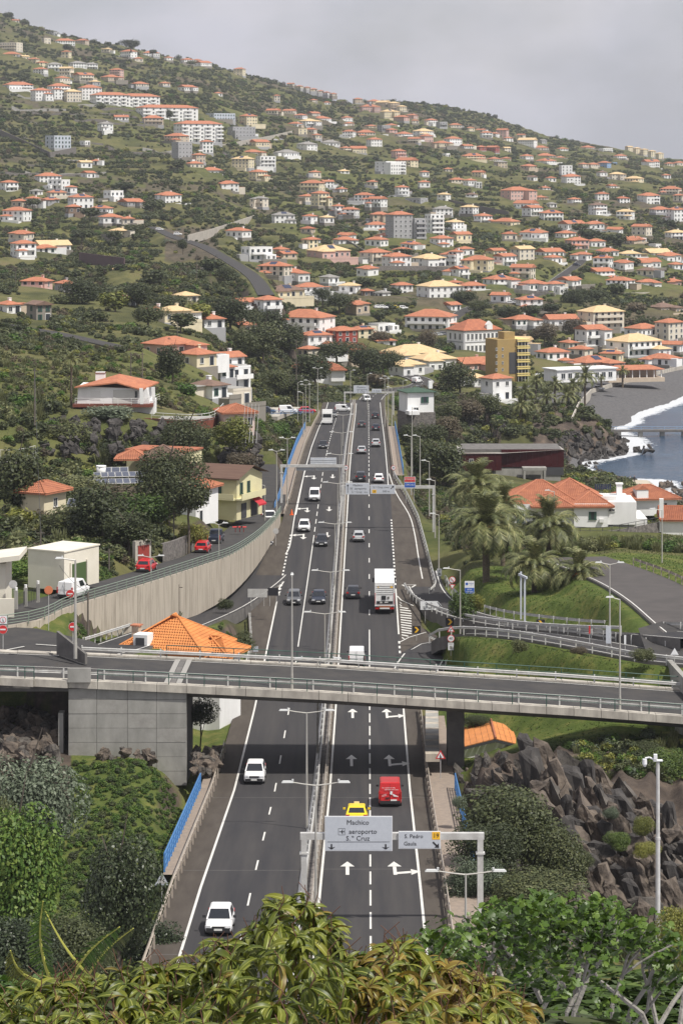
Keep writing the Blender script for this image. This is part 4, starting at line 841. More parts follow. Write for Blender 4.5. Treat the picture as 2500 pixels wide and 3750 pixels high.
hlist(1250, 0, .7972, """75 474 44 26 ob;150 478 64 22 ob;192 487 70 26 tb;130 517 90 38 op;240 505 55 38 tb;276 513 44 30 ty;218 546 80 42 ty;275 556 70 28 op;322 546 56 24 op;337 566 36 18 oc;410 570 60 26 ow;25 557 50 24 ow;35 582 44 22 oc;
135 592 50 20 oy;195 602 60 26 Kg;228 587 56 20 oc;230 617 50 28 op;285 634 80 30 ow;110 634 90 42 oc;35 630 60 34 ow;150 682 70 48 ow;195 637 36 18 Kw;375 627 95 34 tw;335 657 60 28 oc;390 654 60 38 op;460 674 80 28 oy;512 662 80 34 ow;575 682 60 20 ow;
460 584 50 24 Kg;522 587 58 22 oc;590 602 40 20 oy;640 607 46 16 oc;665 632 56 30 ow;702 632 46 25 ow;740 630 56 38 op;765 652 44 24 ow;825 632 40 18 oc;855 677 90 46 tw;922 660 40 20 gg;915 692 70 24 oc;1015 700 50 24 ow;1130 686 65 16 oc;1215 702 60 22 Kw;
640 692 50 24 or;695 702 60 30 or;756 700 40 26 tc;850 732 60 24 ow;935 727 85 24 oc;1002 737 46 20 ow;940 750 90 20 ow;262 722 66 34 op;300 777 100 54 oy;480 724 26 18 Kw;605 737 110 34 oy;700 747 60 26 oc;755 745 44 24 ob;730 772 60 34 gb;18 700 50 28 oc;
75 704 80 34 oy;225 802 150 58 Kw;490 790 40 18 oc;630 817 60 34 oy;530 840 70 14 oc;590 852 60 32 ow;627 864 30 26 Kw;860 777 70 24 ob;1030 803 58 40 Kw;1055 848 85 50 ow;1110 765 46 18 oc;1155 767 60 20 oc;1207 772 60 30 ou;1246 772 34 26 Ku;1265 827 70 34 tc;
1345 852 85 44 ty;1320 702 36 30 ty 38;1356 708 36 30 ty 38;1390 714 36 30 ty 38;1425 722 36 30 ty 38;1460 730 36 30 ty 38;1280 737 60 28 ow;1420 777 80 42 ow;1505 767 44 22 oc;1550 762 56 22 oc;805 927 148 74 op 34;848 957 110 38 ow;912 922 60 18 ob;965 952 40 24 gw;
1515 892 100 38 oc;1548 922 50 32 oc;1412 942 100 58 ow;1465 977 90 24 ow;1535 1017 80 64 ow;588 982 80 42 tw;465 992 90 46 gw;650 1032 80 48 ow;755 1042 125 42 oy;876 992 90 54 ow;965 1017 105 50 ow;885 1097 130 48 ow;1060 1057 120 46 ow;1162 1052 88 38 ow;
1380 1082 90 48 oc;1335 1117 90 26 ob;1030 1092 90 34 ow;1125 1097 76 26 oc;105 927 90 44 ow;165 952 86 48 ow;260 917 80 14 Kg;345 932 100 20 Kg;38 992 85 42 ow;175 1027 86 50 ob;265 1115 120 146 og 30;350 1118 72 112 Kg 30;427 1090 84 104 Kw 30;160 1052 100 28 ow;215 1077 86 34 oc;25 1107 80 40 ow;548 1107 96 44 oy""")
hlist(0, 850, .574, """145 157 160 100 ow 30;285 137 140 50 ow;325 124 240 74 tw 26;230 397 188 112 op -19;412 392 110 88 og 34;243 570 84 134 bs 32;48 522 100 68 ow;785 302 150 88 tb 34;797 482 100 50 ow;1100 577 225 108 ty 32;1180 457 150 76 tc 32;1340 612 165 88 ow 26;980 556 70 50 ow;1085 800 330 138 op 44;1255 862 205 126 oy 50;1450 862 185 86 ow 40;1390 935 150 88 ow 50;1480 1000 190 140 Kw 45;1330 1062 130 104 bw 50;1480 1104 180 100 Kc 45""")
hlist(850, 850, .5421, """165 192 205 80 Kw 30;325 152 100 54 oc;365 182 130 50 ob;260 207 90 38 og;290 297 220 100 oc;400 332 200 88 ow;650 177 285 92 tp 26;525 112 90 80 oy;760 87 150 58 ow;965 202 200 94 oc;1110 242 190 94 ow 32;1330 237 215 92 tw 34;1480 227 150 104 ow;1150 152 130 46 oc;
1205 117 130 58 ow;975 97 150 68 ow;1040 62 150 58 oc;1415 112 150 90 ow;1510 322 150 84 ow;655 347 110 64 gw;355 442 260 88 by 24;520 412 200 68 ow;1015 452 80 60 gw;912 437 70 25 on;1395 497 286 178 tw 28;1478 532 110 58 ow;80 572 160 130 ow 34;240 576 170 138 ow 34;
490 682 396 160 ow -26;250 652 240 58 ow;80 682 80 44 oc;1345 667 345 148 ow -18;560 807 216 148 ow 30;740 752 205 118 or 36;872 737 146 108 oy 36;1020 782 160 62 ow;760 847 290 88 ob 26;512 842 60 34 oc;985 882 96 44 oc;1215 882 430 126 tw 28;1180 970 230 110 tw 28;1360 932 300 120 tw 28;1010 672 170 50 Kw""")
hlist(1650, 850, .5421, """150 942 300 100 op 30;120 1040 200 96 tw;310 1142 190 188 ow 34;690 917 212 132 ow 32;950 772 208 148 ow 34;1020 652 300 158 tc 30;745 642 226 88 ow;480 632 210 74 ow;1245 837 360 148 tw 36;960 927 316 88 op 34;1090 882 156 88 oy;880 837 146 70 oc;
800 792 90 58 oc;1300 702 236 88 ow;1480 727 190 146 oc;1500 812 150 78 ow;1430 902 236 70 ow;1430 552 200 76 bb;330 387 215 100 ow;145 432 180 98 ow;555 397 185 78 ow;700 397 130 68 ow;745 462 70 80 Kw;800 362 156 64 ow;1010 322 186 84 ow;1150 387 186 88 ow;1495 382 126 70 op;
490 317 166 108 oc;190 262 205 102 oy;365 237 146 86 ow;485 207 156 116 tc;305 162 126 56 oy;95 162 116 66 ow;35 232 76 116 ow;60 327 112 94 ow;28 402 66 78 ow;690 217 116 64 ow;670 172 186 66 ow;855 122 156 96 op;980 107 126 64 ow;890 192 126 60 ow;1030 247 136 98 ow;
1060 167 146 62 ow;1165 252 136 68 ow;1320 247 196 74 ow;1210 177 146 44 tw;1390 167 190 44 tw;1478 202 156 68 ow;1335 292 150 50 bc;1228 82 116 34 ob;1380 122 60 38 Kw;1520 250 90 46 ow""")
gf = random.Random(21); n_f = 0                                      # smaller houses in the gaps of the town
for _ in range(900):
 px, py = gf.uniform(1120, 2490), gf.uniform(640, 1345); w_ = 34 + (py - 600) * .10; w_ *= gf.uniform(.8, 1.25); h_ = w_ * gf.uniform(.5, .72)
 if py > 1180 and px < 1380: continue
 if px > 1650 and py > 1370 - (px - 1650) * .02: continue
 if any(px + w_ / 2 > r0 - 3 and px - w_ / 2 < r1 + 3 and py > r2 - 2 and py - h_ < r3 + 6 for r0, r1, r2, r3, _y in HOUSE_RECTS): continue
 house(px, py, w_, h_, gf.choice('oooomtb'), gf.choice('wwwwwwcb')); n_f += 1
 if n_f >= 62: break
# ---------------------------------------------------------------- named large buildings
def bld(name, px, py, yaw, label, cat='building', back=0.0, Y=None):
 g = G(px, py) if Y is None else pt(px, py, Y); e = empty(name, (g.x, g.y + back, g.z), R(yaw), label, cat); return e, F / g.y
def facade(e, x0, x1, y, z0, rows, cols, sh, ww, wh, side='f', kind='plain', fix=0.0):
 for r_ in range(rows):
  for c_ in range(cols):
   t_ = x0 + (x1 - x0) * (c_ + .5) / cols
   if side in 'fk': window(e, t_, y, z0 + r_ * sh, ww, wh, side, kind)
   else: window(e, y, t_, z0 + r_ * sh, ww, wh, side, kind)
def apartment(px, py, w, h, st, yaw, label, rk='o', wk='w', dep=14, bays=8, balc=True):
 e, s = bld('apartment_block', px, py, yaw, label, 'apartment block'); Wm = w / s / (math.cos(R(yaw)) + dep * abs(math.sin(R(yaw))) / max(w / s, 1)); sh = 3.0; Hw = st * sh; HOUSE_RECTS.append((px - w / 2, px + w / 2, py - h, py + 4, F / s))
 b = MB(); b.box((0, dep / 2, Hw / 2), (Wm, dep, Hw)); b.box((0, dep / 2, -3), (Wm + .4, dep + .4, 6.2), mi=1); b.build('wall', [wallm(wk), wallm('g')], e)
 rb = MB(); hip(rb, 0, dep / 2, Wm, dep, Hw, 2.6, .7); rb.build('roof', roofm(rk), e)
 for r_ in range(st):
  for c_ in range(bays): window(e, -Wm / 2 + Wm * (c_ + .5) / bays, 0, r_ * sh + 1.5, 1.5, 1.5 if (c_ % 2) else 2.1, 'f', 'plain' if c_ % 2 else 'door')
  for c_ in range(3): window(e, -Wm / 2 if yaw >= 0 else Wm / 2, dep * (c_ + .5) / 3, r_ * sh + 1.5, 1.3, 1.4, 'l' if yaw >= 0 else 'r')
  if balc and r_:
   for c_ in range(0, bays, 2):
    bb = MB(); x = -Wm / 2 + Wm * (c_ + .5) / bays; bb.box((x, -.8, r_ * sh + .05), (Wm / bays * 1.2, 1.6, .2)); bb.box((x, -1.55, r_ * sh + .6), (Wm / bays * 1.2, .08, .95)); bb.build('balcony', wallm(wk), e)
 return e
apartment(415, 399, 144, 70, 4, 28, 'white four-storey apartment block with grey balconies, left of the pair', bays=8)
apartment(522, 403, 150, 70, 4, 28, 'white four-storey apartment block with orange roof, right of the pair', bays=8)
apartment(626, 446, 224, 78, 4, 30, 'white apartment block with long orange roof and banded floors')
apartment(741, 522, 174, 90, 5, 32, 'large white five-storey apartment block with rows of balconies', bays=7)
# manor: grey and white, corner quoins, attic gable
e, s = bld('manor', 1765, 1294, 20, 'long grey and white manor with orange hip roof and arched attic gable', 'manor'); HOUSE_RECTS.append((1660, 1885, 1165, 1300, F / s)); e.rotation_euler.z = R(32)
Wm, dp, Hw = 205 / s * .80, 11.5, 108 / s * .80
b = MB(); b.box((0, dp / 2, Hw / 2), (Wm, dp, Hw)); b.box((0, dp / 2, -2), (Wm + .4, dp + .4, 4.2), mi=1); b.build('wall', [wallm('w'), wallm('g')], e)
c_ = MB()
for x in (-Wm / 2, Wm / 2): c_.box((x, -.05, Hw / 2), (.9, .3, Hw - .1))
for z in (.5, Hw * .5, Hw - .3): c_.box((0, -.06, z), (Wm + .3, .24, .35)); c_.box((-Wm / 2 - .05, dp / 2, z), (.2, dp, .35))
c_.build('trim', wallm('g'), e); rb = MB(); hip(rb, 0, dp / 2, Wm, dp, Hw, 3.8, .6); rf = rb.build('roof', roofm('m'), e)
facade(e, -Wm / 2 + 1, Wm / 2 - 1, 0, 2.0, 2, 8, Hw / 2, 1.1, 2.3); facade(e, 1, dp - 1, -Wm / 2, 2.0, 2, 3, Hw / 2, 1.1, 2.3, 'l')
g_ = MB(); g_.box((Wm * .18, .1, Hw + .9), (2.6, 1.2, 2.2)); g_.extr([(Wm * .18 - 1.5, Hw + 1.9), (Wm * .18 + 1.5, Hw + 1.9), (Wm * .18, Hw + 3.3)], -.5, .7); g_.build('gable', wallm('w'), e)
# yellow hotel
e, s = bld('hotel', 1880, 1392, 22, 'yellow six-storey hotel with dark stairwell panel and stacked balconies', 'hotel'); HOUSE_RECTS.append((1805, 1955, 1225, 1405, F / s))
Wf, dp, Hw = 7.4, 9.5, 150 / s; YEL = M('hotel_yellow', (.38, .26, .10), .9, (.33, .23, .09), .5)
b = MB(); b.box((-2.5, dp / 2, Hw / 2), (Wf, dp, Hw)); b.box((-2.5, dp / 2, -2), (Wf, dp, 4)); b.box((-1.0, dp * .4, Hw + 1.2), (4, 5, 2.4)); b.build('wall', YEL, e)
b = MB(); b.box((.2, -.06, Hw * .42), (3.9, .14, Hw * .52)); b.build('dark_panel', DKTRIM, e)
b = MB(); b.box((Wf / 2 - 2.5 + 2.0, dp / 2, Hw / 2 - .3), (4.0, dp - .6, Hw - .8)); b.build('glazed_wing', GLASS, e)
for r_ in range(6):
 z = Hw / 6 * r_ + Hw / 6; b = MB(); b.box((Wf / 2 - 2.5 + 2.1, dp / 2 - .2, z - .1), (4.8, dp + 1.6, .3)); b.box((Wf / 2 - 2.5 + 2.1, -.95, z - .7), (4.8, .06, .5)); b.build('balcony', M('hotel_band', (.70, .56, .22), .9), e)
 for k in range(4): b = MB(); b.box((Wf / 2 - 2.5 + .2 + 1.25 * k, -.7, z - 1.5), (.14, .14, 2.6)); b.build('post', STEEL, e)
for r_ in range(5): window(e, -4.2, 0, Hw / 6 * (r_ + .6), .6, .9); window(e, -6.5, 0, Hw / 6 * (r_ + .6), .6, .9)
# white house with a dark green roof
e, s = bld('green_roof_house', 1540, 1510, 16, 'white two-storey house with dark green flat-pitched roof above the road bend', 'house', Y=620); HOUSE_RECTS.append((1480, 1605, 1420, 1515, 600)); s = F / 620
b = MB(); b.box((0, 3.5, 2.3), (6.6, 6.8, 5.0)); b.box((0, 3.5, -3), (7.2, 7.4, 6), mi=1); b.box((3.0, 2.0, 6.4), (.9, .8, 1.8)); b.build('wall', [wallm('w'), STONE], e); rb = MB(); hip(rb, 0, 3.5, 6.6, 6.8, 4.9, .9, .6); rb.build('roof', roofm('e'), e)
window(e, 1.0, 0, 3.0, 1.8, 1.3, 'f', 'shut'); window(e, 3.3, 2, 1.2, 1.0, 2.0, 'r', 'door'); window(e, -1.2, 0, .6, 1.2, 1.2); b = MB(); b.box((-2.6, -1.6, .2), (2.6, 3.2, .9)); b.build('terrace', wallm('w'), e)
# house with rooftop solar array
e, s = bld('solar_house', 1175, 1392, 8, 'wide orange roofed house with dark solar array on its roof', 'house'); HOUSE_RECTS.append((1070, 1290, 1325, 1400, F / s)); s_ = s
b = MB(); b.box((0, 5, 1.9), (13.5, 9, 3.8)); b.box((5.3, 1.0, 1.4), (4.4, 3.6, 3.6)); b.box((0, 5, -2), (14, 9.5, 4)); b.build('wall', wallm('w'), e); rf = tiled_hip(e, -.5, 5, 14.5, 9.5, 3.8, 1.9, 'o', tw=.5); tiled_hip(e, 5.3, .8, 4.6, 4.2, 3.2, .9, 'o', tw=.5)
for i in range(8):
 b = MB(); x = -3.6 + i * .82; b.add([(x, 1.2, 4.35), (x + .78, 1.2, 4.35), (x + .78, 3.6, 5.3), (x, 3.6, 5.3), (x, 1.2, 4.25), (x + .78, 1.2, 4.25)], [(0, 1, 2, 3), (4, 5, 1, 0)]); b.build('solar_panel', SOLAR, rf)
facade(e, -6, 2, .5, 1.7, 1, 4, 3, 1.3, 1.3)
# long white low pavilion, restaurant with an orange roof by the beach
e, s = bld('promenade_pavilion', 2150, 1398, 24, 'long low white flat-roofed pavilion behind the beach palms', 'pavilion', Y=845)
b = MB(); b.box((0, 5, 2.0), (22, 9, 4.0)); b.box((0, 5, 4.15), (23, 10, .35)); b.build('wall', wallm('w'), e); facade(e, -10, 10, .5, 2.1, 1, 8, 3, 1.5, 1.8)
HOUSE_RECTS.append((2020, 2280, 1350, 1400, 845))
e, s = bld('beach_restaurant', 2330, 1385, 14, 'open-sided restaurant with long orange roof on the beach', 'restaurant', Y=870); HOUSE_RECTS.append((2230, 2450, 1330, 1390, 870))
rb = MB(); hip(rb, 0, 4, 19, 7, 2.9, 1.3, .6); rb.build('roof', roofm('o'), e)
for k in range(8): b = MB(); b.box((-9 + 2.57 * k, .8, 1.4), (.25, .25, 3.0)); b.build('post', wallm('w'), e)
b = MB(); b.box((0, 6.5, 1.3), (18, 2, 2.9)); b.box((0, 4, -.6), (20, 8, 1.4)); b.build('wall', wallm('b'), e)
# ---------------------------------------------------------------- white villa with low orange roof on the cliff, left
vy = 442; e, s = bld('cliff_villa', 425, 1512, 0, 'white villa with low orange roof and slanted fins on the cliff', 'villa', Y=vy); HOUSE_RECTS.append((250, 960, 1340, 1560, vy)); s = F / vy
def vx(px): return (px - 425) / s
def vz(py): return -(py - 1512) / s
WH = wallm('w'); REDP = M('red_band', (.19, .055, .035), .85, (.14, .045, .03), 1.5)
b = MB(); b.extr([(vx(283), vz(1478)), (vx(548), vz(1478)), (vx(540), vz(1425)), (vx(288), vz(1415))], 0, 8.5); b.box((vx(470), 4.8, vz(1502)), (8.5, 7, 2.8)); b.build('wall', WH, e)
b = MB(); b.box((vx(415), 3.9, vz(1484)), (13.6, 9.8, .5)); b.build('floor_band', REDP, e)
b = MB(); 
rv = [(vx(275), -.9, vz(1415)), (vx(430), -.9, vz(1398)), (vx(520), -.9, vz(1424)), (vx(580), -.9, vz(1402)), (vx(575), 9, vz(1396)), (vx(432), 9, vz(1370)), (vx(290), 9, vz(1396))]
b.add([rv[0], rv[1], rv[2], (vx(578), 3, vz(1404)), (vx(430), 4.2, vz(1376))], [(0, 1, 4), (1, 2, 3, 4)]); b.add([rv[0], (vx(430), 4.2, vz(1376)), (vx(578), 3, vz(1404)), (vx(560), 9.4, vz(1420)), (vx(300), 9.4, vz(1425))], [(0, 1, 4), (1, 2, 3, 4)])
q = [(x, y, z - .22) for x, y, z in rv[:3]]; b.add([rv[0], rv[1], rv[2], *q], [(3, 4, 1, 0), (4, 5, 2, 1)]); b.add([rv[2], (vx(578), 3, vz(1404)), (vx(578), 3, vz(1404) - .22), q[2]], [(0, 3, 2, 1)]); b.build('roof', roofm('o'), e)
b = MB(); b.box((vx(361), 4.0, vz(1384)), (1.6, 1.6, 1.4)); b.build('chimney', WH, e); b = MB(); b.box((vx(361), 4.0, vz(1371)), (1.8, 1.8, .14)); b.build('chimney_cap', REDP, e)
window(e, vx(350), 0, vz(1448), 1.7, 1.5, 'f', 'blank'); window(e, vx(500), 0, vz(1445), .5, 1.3); b = MB(); b.box((vx(455), -.04, vz(1452)), (3.7, .1, 2.3)); b.build('recess_wall', M('pale_recess', (.55, .55, .52), .9), e)
for px in (520, 540, 560): b = MB(); b.extr([(vx(px) - .2, vz(1478)), (vx(px) + .35, vz(1478)), (vx(px) + .25, vz(1420)), (vx(px) - .35, vz(1420))], -1.0 + (px - 520) * .06, -.7 + (px - 520) * .06); b.build('fin', WH, e)
fence([Vector(q) for q in ((vx(278) + e.location.x, e.location.y - .9, e.location.z + vz(1478)), (vx(520) + e.location.x, e.location.y - .9, e.location.z + vz(1478)), (vx(580) + e.location.x, e.location.y + 3.5, e.location.z + vz(1470)))], 'thin railing round the terrace of the cliff villa', FRAMEW, 1.0, 2.2, (1.0, .6, .2), r=.02, pr=.025)
window(e, vx(438), 1.28, vz(1499), 1.0, .7)
# terrace wall with white railing right of the villa
tw = [pt(*q) for q in ((330, 1528, 438), (555, 1532, 436), (700, 1540, 433), (780, 1530, 437), (818, 1498, 446))]
e = empty('terrace_wall', tw[2], 0, 'reddish curved terrace wall with white railing right of the cliff villa', 'wall'); b = MB()
for a, c_ in zip(tw[:-1], tw[1:]):
 a, c_ = a - tw[2], c_ - tw[2]; b.add([a - Vector((0, 0, 3)), c_ - Vector((0, 0, 3.2)), c_, a, a + Vector((0, .35, 0)), c_ + Vector((0, .35, 0))], [(0, 1, 2, 3), (3, 2, 5, 4)])
b.build('wall_body', REDP, e); b = MB(); b.prism([((q - tw[2]).x, (q - tw[2]).y) for q in tw[1:]] + [((tw[4] - tw[2]).x - 1, 9), (-9, 9)], -.25, -.1); b.build('terrace_floor', CONCG, e)
fence([q for q in tw[1:]], 'white railing on the reddish curved terrace wall', FRAMEW, 1.0, 2.1, (1.0, .5), pr=.1, r=.03)
# pink house with flag poles below the terrace
e, s = bld('pink_house', 880, 1606, 14, 'pale pink house with orange roof beside the leaning flagpoles', 'house', Y=436); HOUSE_RECTS.append((815, 955, 1480, 1610, 436))
b = MB(); b.box((0, 3.5, 1.9), (5.2, 6, 4.8)); b.box((0, 3.5, -2.4), (5.2, 6, 4)); b.build('wall', M('plaster_pale_pink', (.66, .50, .42), .9, (.6, .45, .38), .6), e); tiled_hip(e, 0, 3.5, 5.4, 6.2, 4.3, 1.2, 'o', tw=.4)
for x in (-1.8, 0, 1.8): window(e, x, .5, 2.8, .8, 1.3, 'f', 'plain'); window(e, x, .5, .4, .8, 1.3)
# ---------------------------------------------------------------- orange roofed house by the left end of the overpass
hy_ = 262; e, s = bld('corner_house', 640, 2400, 0, 'white house with bright orange hipped roof below the overpass left end', 'house', Y=hy_); s = F / hy_; e.location.z = HC - 56.5; e.rotation_euler.z = R(-18); HOUSE_RECTS.append((390, 870, 2230, 2420, 268))
b = MB(); b.box((-.2, .5, 4.1), (8.6, 7.6, 8.2)); b.box((4.6, .2, 3.9), (2.6, 6, 7.8)); b.build('wall', WH, e)
rf = tiled_hip(e, -.2, .5, 8.8, 8.0, 8.3, 3.1, 'a', .6, tw=.27, axis='y'); rf2 = tiled_hip(e, 4.2, .6, 4.2, 5.4, 7.9, 1.5, 'a', .5, axis='x', tw=.27)
window(e, -1.0, -3.31, 6.0, 1.2, 1.4); window(e, 5.91, 1.0, 6.3, 1.0, 1.3, 'r'); window(e, 5.91, -1.4, 6.3, 1.0, 1.3, 'r'); window(e, 4.3, -1.9, 2.2, 1.1, 1.4)
b = MB(); b.box((-3.4, -1.8, 9.8), (.75, .75, 1.5)); b.build('chimney', wallm('b'), rf); b = MB(); b.box((-3.4, -1.8, 10.6), (1.0, 1.0, .12)); b.build('chimney_cap', roofm('o'), rf)
b = MB(); b.box((-2.1, -3.2, 9.2), (1.5, 1.6, 1.7)); b.build('dormer', WH, rf); b = MB(); b.box((-2.1, -4.05, 9.15), (.9, .1, 1.2)); b.build('dormer_window', DKTRIM, rf)
# orange roofed low building behind the pier
e, s = bld('pump_house', 1850, 2745, 0, 'low white building with orange panelled roof and dark trim behind the rocks', 'building', Y=251); HOUSE_RECTS.append((1690, 1990, 2630, 2750, 251)); b = MB(); b.extr([(-4.2, -3), (3.4, -3), (3.4, -.1), (-1.0, .95), (-4.2, .2)], 0, 7); b.build('wall', WH, e)
rdg = (-1.0, 1.15); 
for sx, x1, z1 in ((-1, -4.6, .25), (1, 3.9, -.1)):
 n_ = 6 if sx < 0 else 9
 for k in range(n_):
  for j in range(3):
   x_a = rdg[0] + (x1 - rdg[0]) * k / n_; x_b = rdg[0] + (x1 - rdg[0]) * (k + 1) / n_; za = rdg[1] + (z1 - rdg[1]) * k / n_; zb = rdg[1] + (z1 - rdg[1]) * (k + 1) / n_; y0, y1 = -.5 + j * 2.6, -.5 + (j + 1) * 2.6 - .03
   m2 = MB(); m2.add([(x_a, y0, za + .05), (x_b - .03 * sx, y0, zb + .05), (x_b - .03 * sx, y1, zb + .12), (x_a, y1, za + .12), (x_a, y0, za - .03), (x_b - .03 * sx, y0, zb - .03)], [(0, 1, 2, 3) if sx > 0 else (3, 2, 1, 0), (4, 5, 1, 0) if sx > 0 else (0, 1, 5, 4)]); m2.build('roof_panel', roofm('a'), e)
b = MB(); b.tube((rdg[0], -.6, rdg[1] + .12), (rdg[0], 7.4, rdg[1] + .2), .12, None, 6); b.build('ridge_cap', roofm('m'), e)
b = MB(); b.add([(-4.7, -.6, -.05), (-1, -.6, .85), (-1, -.6, 1.12), (-4.7, -.6, .22), (4.0, -.6, -.45), (4.0, -.6, -.12)], [(0, 1, 2, 3), (1, 4, 5, 2)]); b.build('fascia', DKTRIM, e)
# ---------------------------------------------------------------- orange roofed villa, right (several hips) and its annexes
vy = 415; e, s = bld('palm_villa', 2110, 1915, 0, 'white single-storey villa with several orange tiled hips behind the palms', 'villa', Y=vy); HOUSE_RECTS.append((1870, 2500, 1750, 1950, vy)); s = F / vy
def ux(px): return (px - 2110) / s
def uz(py): return -(py - 1915) / s
b = MB(); b.box((ux(2010), 6, uz(1890)), (11.5, 11, 3.6)); b.box((ux(2160), 3.5, uz(1885)), (5.4, 9, 3.8)); b.box((ux(2275), 4.5, uz(1880)), (4.7, 9, 3.6)); b.box((ux(2130), 6, uz(1925)), (21, 10, 2)); b.build('wall', WH, e)
zr = uz(1850)
tiled_hip(e, ux(1985), 6.5, 11.5, 10.5, zr, 3.2, 'o', .55, tw=.3, axis='x'); tiled_hip(e, ux(2100), 8, 9.5, 10, zr + .3, 3.0, 'o', .5, tw=.3); tiled_hip(e, ux(2165), 3.0, 6.0, 8, zr - .1, 2.1, 'o', .5, tw=.3, axis='y'); tiled_hip(e, ux(2020), 1.8, 6.0, 6, zr - .1, 1.8, 'o', .5, tw=.3, axis='y')
for px, w_, kd in ((1905, 1.1, 'shut'), (2035, 1.8, 'shut'), (1960, 1.0, 'plain')): window(e, ux(px), .5, uz(1895), w_, 1.7 if kd == 'shut' else 1.2, 'f', kd)
window(e, ux(2166), -1, uz(1885), 1.2, 1.2, 'f', 'shut'); b = MB(); b.box((ux(2198), -1.25, uz(1903)), (.7, .4, .55)); b.build('air_conditioner', FRAMEW, e)
window(e, ux(2238), 0, uz(1868), 1.0, .35); b = MB(); b.box((ux(2300), .2, uz(1890)), (1.6, .1, 1.1)); b.build('terrace_opening', DKTRIM, e)
b = MB(); b.box((ux(2285), 8, uz(1825)), (.9, .9, 2.4)); b.box((ux(2285), 8, uz(1793)), (1.2, 1.2, .2)); b.build('chimney', WH, e); b = MB(); b.box((ux(2255), 6, uz(1838)), (5, 8, .3)); b.box((ux(2230), 1.6, uz(1828)), (2.4, .1, .5)); b.build('roof_terrace', FRAMEW, e)
for k in range(9): b = MB(); b.box((ux(2195 + k * 7), 7.4, uz(1803)), (.22, .12, .9), taper=.9); b.build('solar_panel', SOLAR, e)
e, s = bld('annexe_house', 2390, 1870, 10, 'orange roofed annexe with small white dormer right of the villa', 'house', Y=432); b = MB(); b.box((0, 4, .6), (8.5, 7, 3)); b.build('wall', WH, e); rf = tiled_hip(e, 0, 4, 8.8, 7.4, 1.9, 1.9, 'o', tw=.3); b = MB(); b.box((-1.8, 1.2, 2.7), (2, 2.2, 1.6)); b.build('dormer', WH, rf); b = MB(); b.extr([(-2.9, 3.5), (-.7, 3.5), (-1.8, 4.2)], -.0, 2.4); b.build('dormer_roof', roofm('o'), rf); window(e, 2, .5, .6, 1.1, 1.2)
e, s = bld('edge_house', 2470, 1950, -4, 'red tiled white house with tall slim chimney at the right edge', 'house', Y=408); b = MB(); b.box((.6, 4, .4), (5.5, 7, 3.2)); b.build('wall', WH, e); rf = tiled_hip(e, .8, 4, 5.4, 7.2, 1.9, 1.7, 'm', tw=.3, axis='x', hipf=0); b = MB(); b.box((-2.1, .8, 2.6), (.65, .7, 5.2)); b.build('chimney', WH, rf)
# stone boundary wall of the villa
wp = [pt(*q) for q in ((1860, 1935, 408), (2010, 1955, 405), (2190, 1965, 402), (2290, 1950, 404), (2420, 1925, 409))]
e = empty('stone_wall', wp[2], 0, 'grey stone boundary wall with low fence in front of the villa', 'wall'); b = MB()
for a, c_ in zip(wp[:-1], wp[1:]): a, c_ = a - wp[2], c_ - wp[2]; b.add([a - Vector((0, 0, 2.5)), c_ - Vector((0, 0, 2.5)), c_ + Vector((0, 0, .6)), a + Vector((0, 0, .6)), a + Vector((0, .4, .6)), c_ + Vector((0, .4, .6))], [(0, 1, 2, 3), (3, 2, 5, 4)])
b.build('wall_body', STONE, e); fence([q + Vector((0, 0, .6)) for q in wp], 'low dark fence on top of the villa boundary wall', DKTRIM, .8, 1.5, (.8, .3), r=.03)
# dark red museum building by the sea
vy = 578; e, s = bld('museum', 1870, 1772, 0, 'long dark red metal-clad building on grey concrete base by the sea', 'building', Y=vy); HOUSE_RECTS.append((1660, 2080, 1630, 1775, vy)); s = F / vy
def mx_(px): return (px - 1870) / s
def mz(py): return -(py - 1772) / s
DRED = M('dark_red_cladding', (.042, .007, .009), .8, (.058, .011, .012), .8, stretch=(3, 3, .3), spec=.1)
for x0, x1, y0, y1, yy in ((1690, 1835, 1660, 1723, 0), (1835, 2064, 1648, 1712, 1.0)):
 n_ = int((x1 - x0) / 22)
 for k in range(n_):
  a = x0 + (x1 - x0) * k / n_; c_ = x0 + (x1 - x0) * (k + 1) / n_; b = MB(); b.box((mx_((a + c_) / 2), yy, mz((y0 + y1) / 2)), ((c_ - a) / s - .03, .25, (y1 - y0) / s)); b.build('cladding_panel', DRED, e)
b = MB(); b.box((mx_(1690 + 5), 6, mz(1700)), (.6, 12, 6)); b.build('end_wall', CONCG, e)
b = MB(); b.box((mx_(1870), 7, mz(1745)), (22.2, 12, 3.3)); b.build('base_wall', CONCG, e); b = MB(); b.add([(mx_(1676), -.3, mz(1662)), (mx_(1835), -.3, mz(1660)), (mx_(2066), .7, mz(1648)), (mx_(2060), 12, mz(1652) + 0), (mx_(1680), 12, mz(1652))], [(0, 1, 2, 3, 4)]); b.build('roof', M('metal_roof', (.42, .40, .36), .7, (.33, .31, .28), .5), e)
b = MB(); b.box((mx_(1875), 7.2, mz(1690)), (22, 12, 5.2)); b.build('core', CONCD, e); b = MB(); b.box((mx_(1790), .95, mz(1740)), (2, .2, 2.4)); b.box((mx_(2030), .95, mz(1728)), (4, .2, 1.8)); b.build('doorway', DKTRIM, e)
b = MB(); 
for x in (1916, 1990): b.box((mx_(x), -1.2, mz(1745)), (.5, 3, 3.4))
b.box((mx_(1953), -1.2, mz(1713)), (5.3, 3, .6)); b.build('portal', CONCG, e); window(e, mx_(1725), -.13, mz(1688), .9, .9)
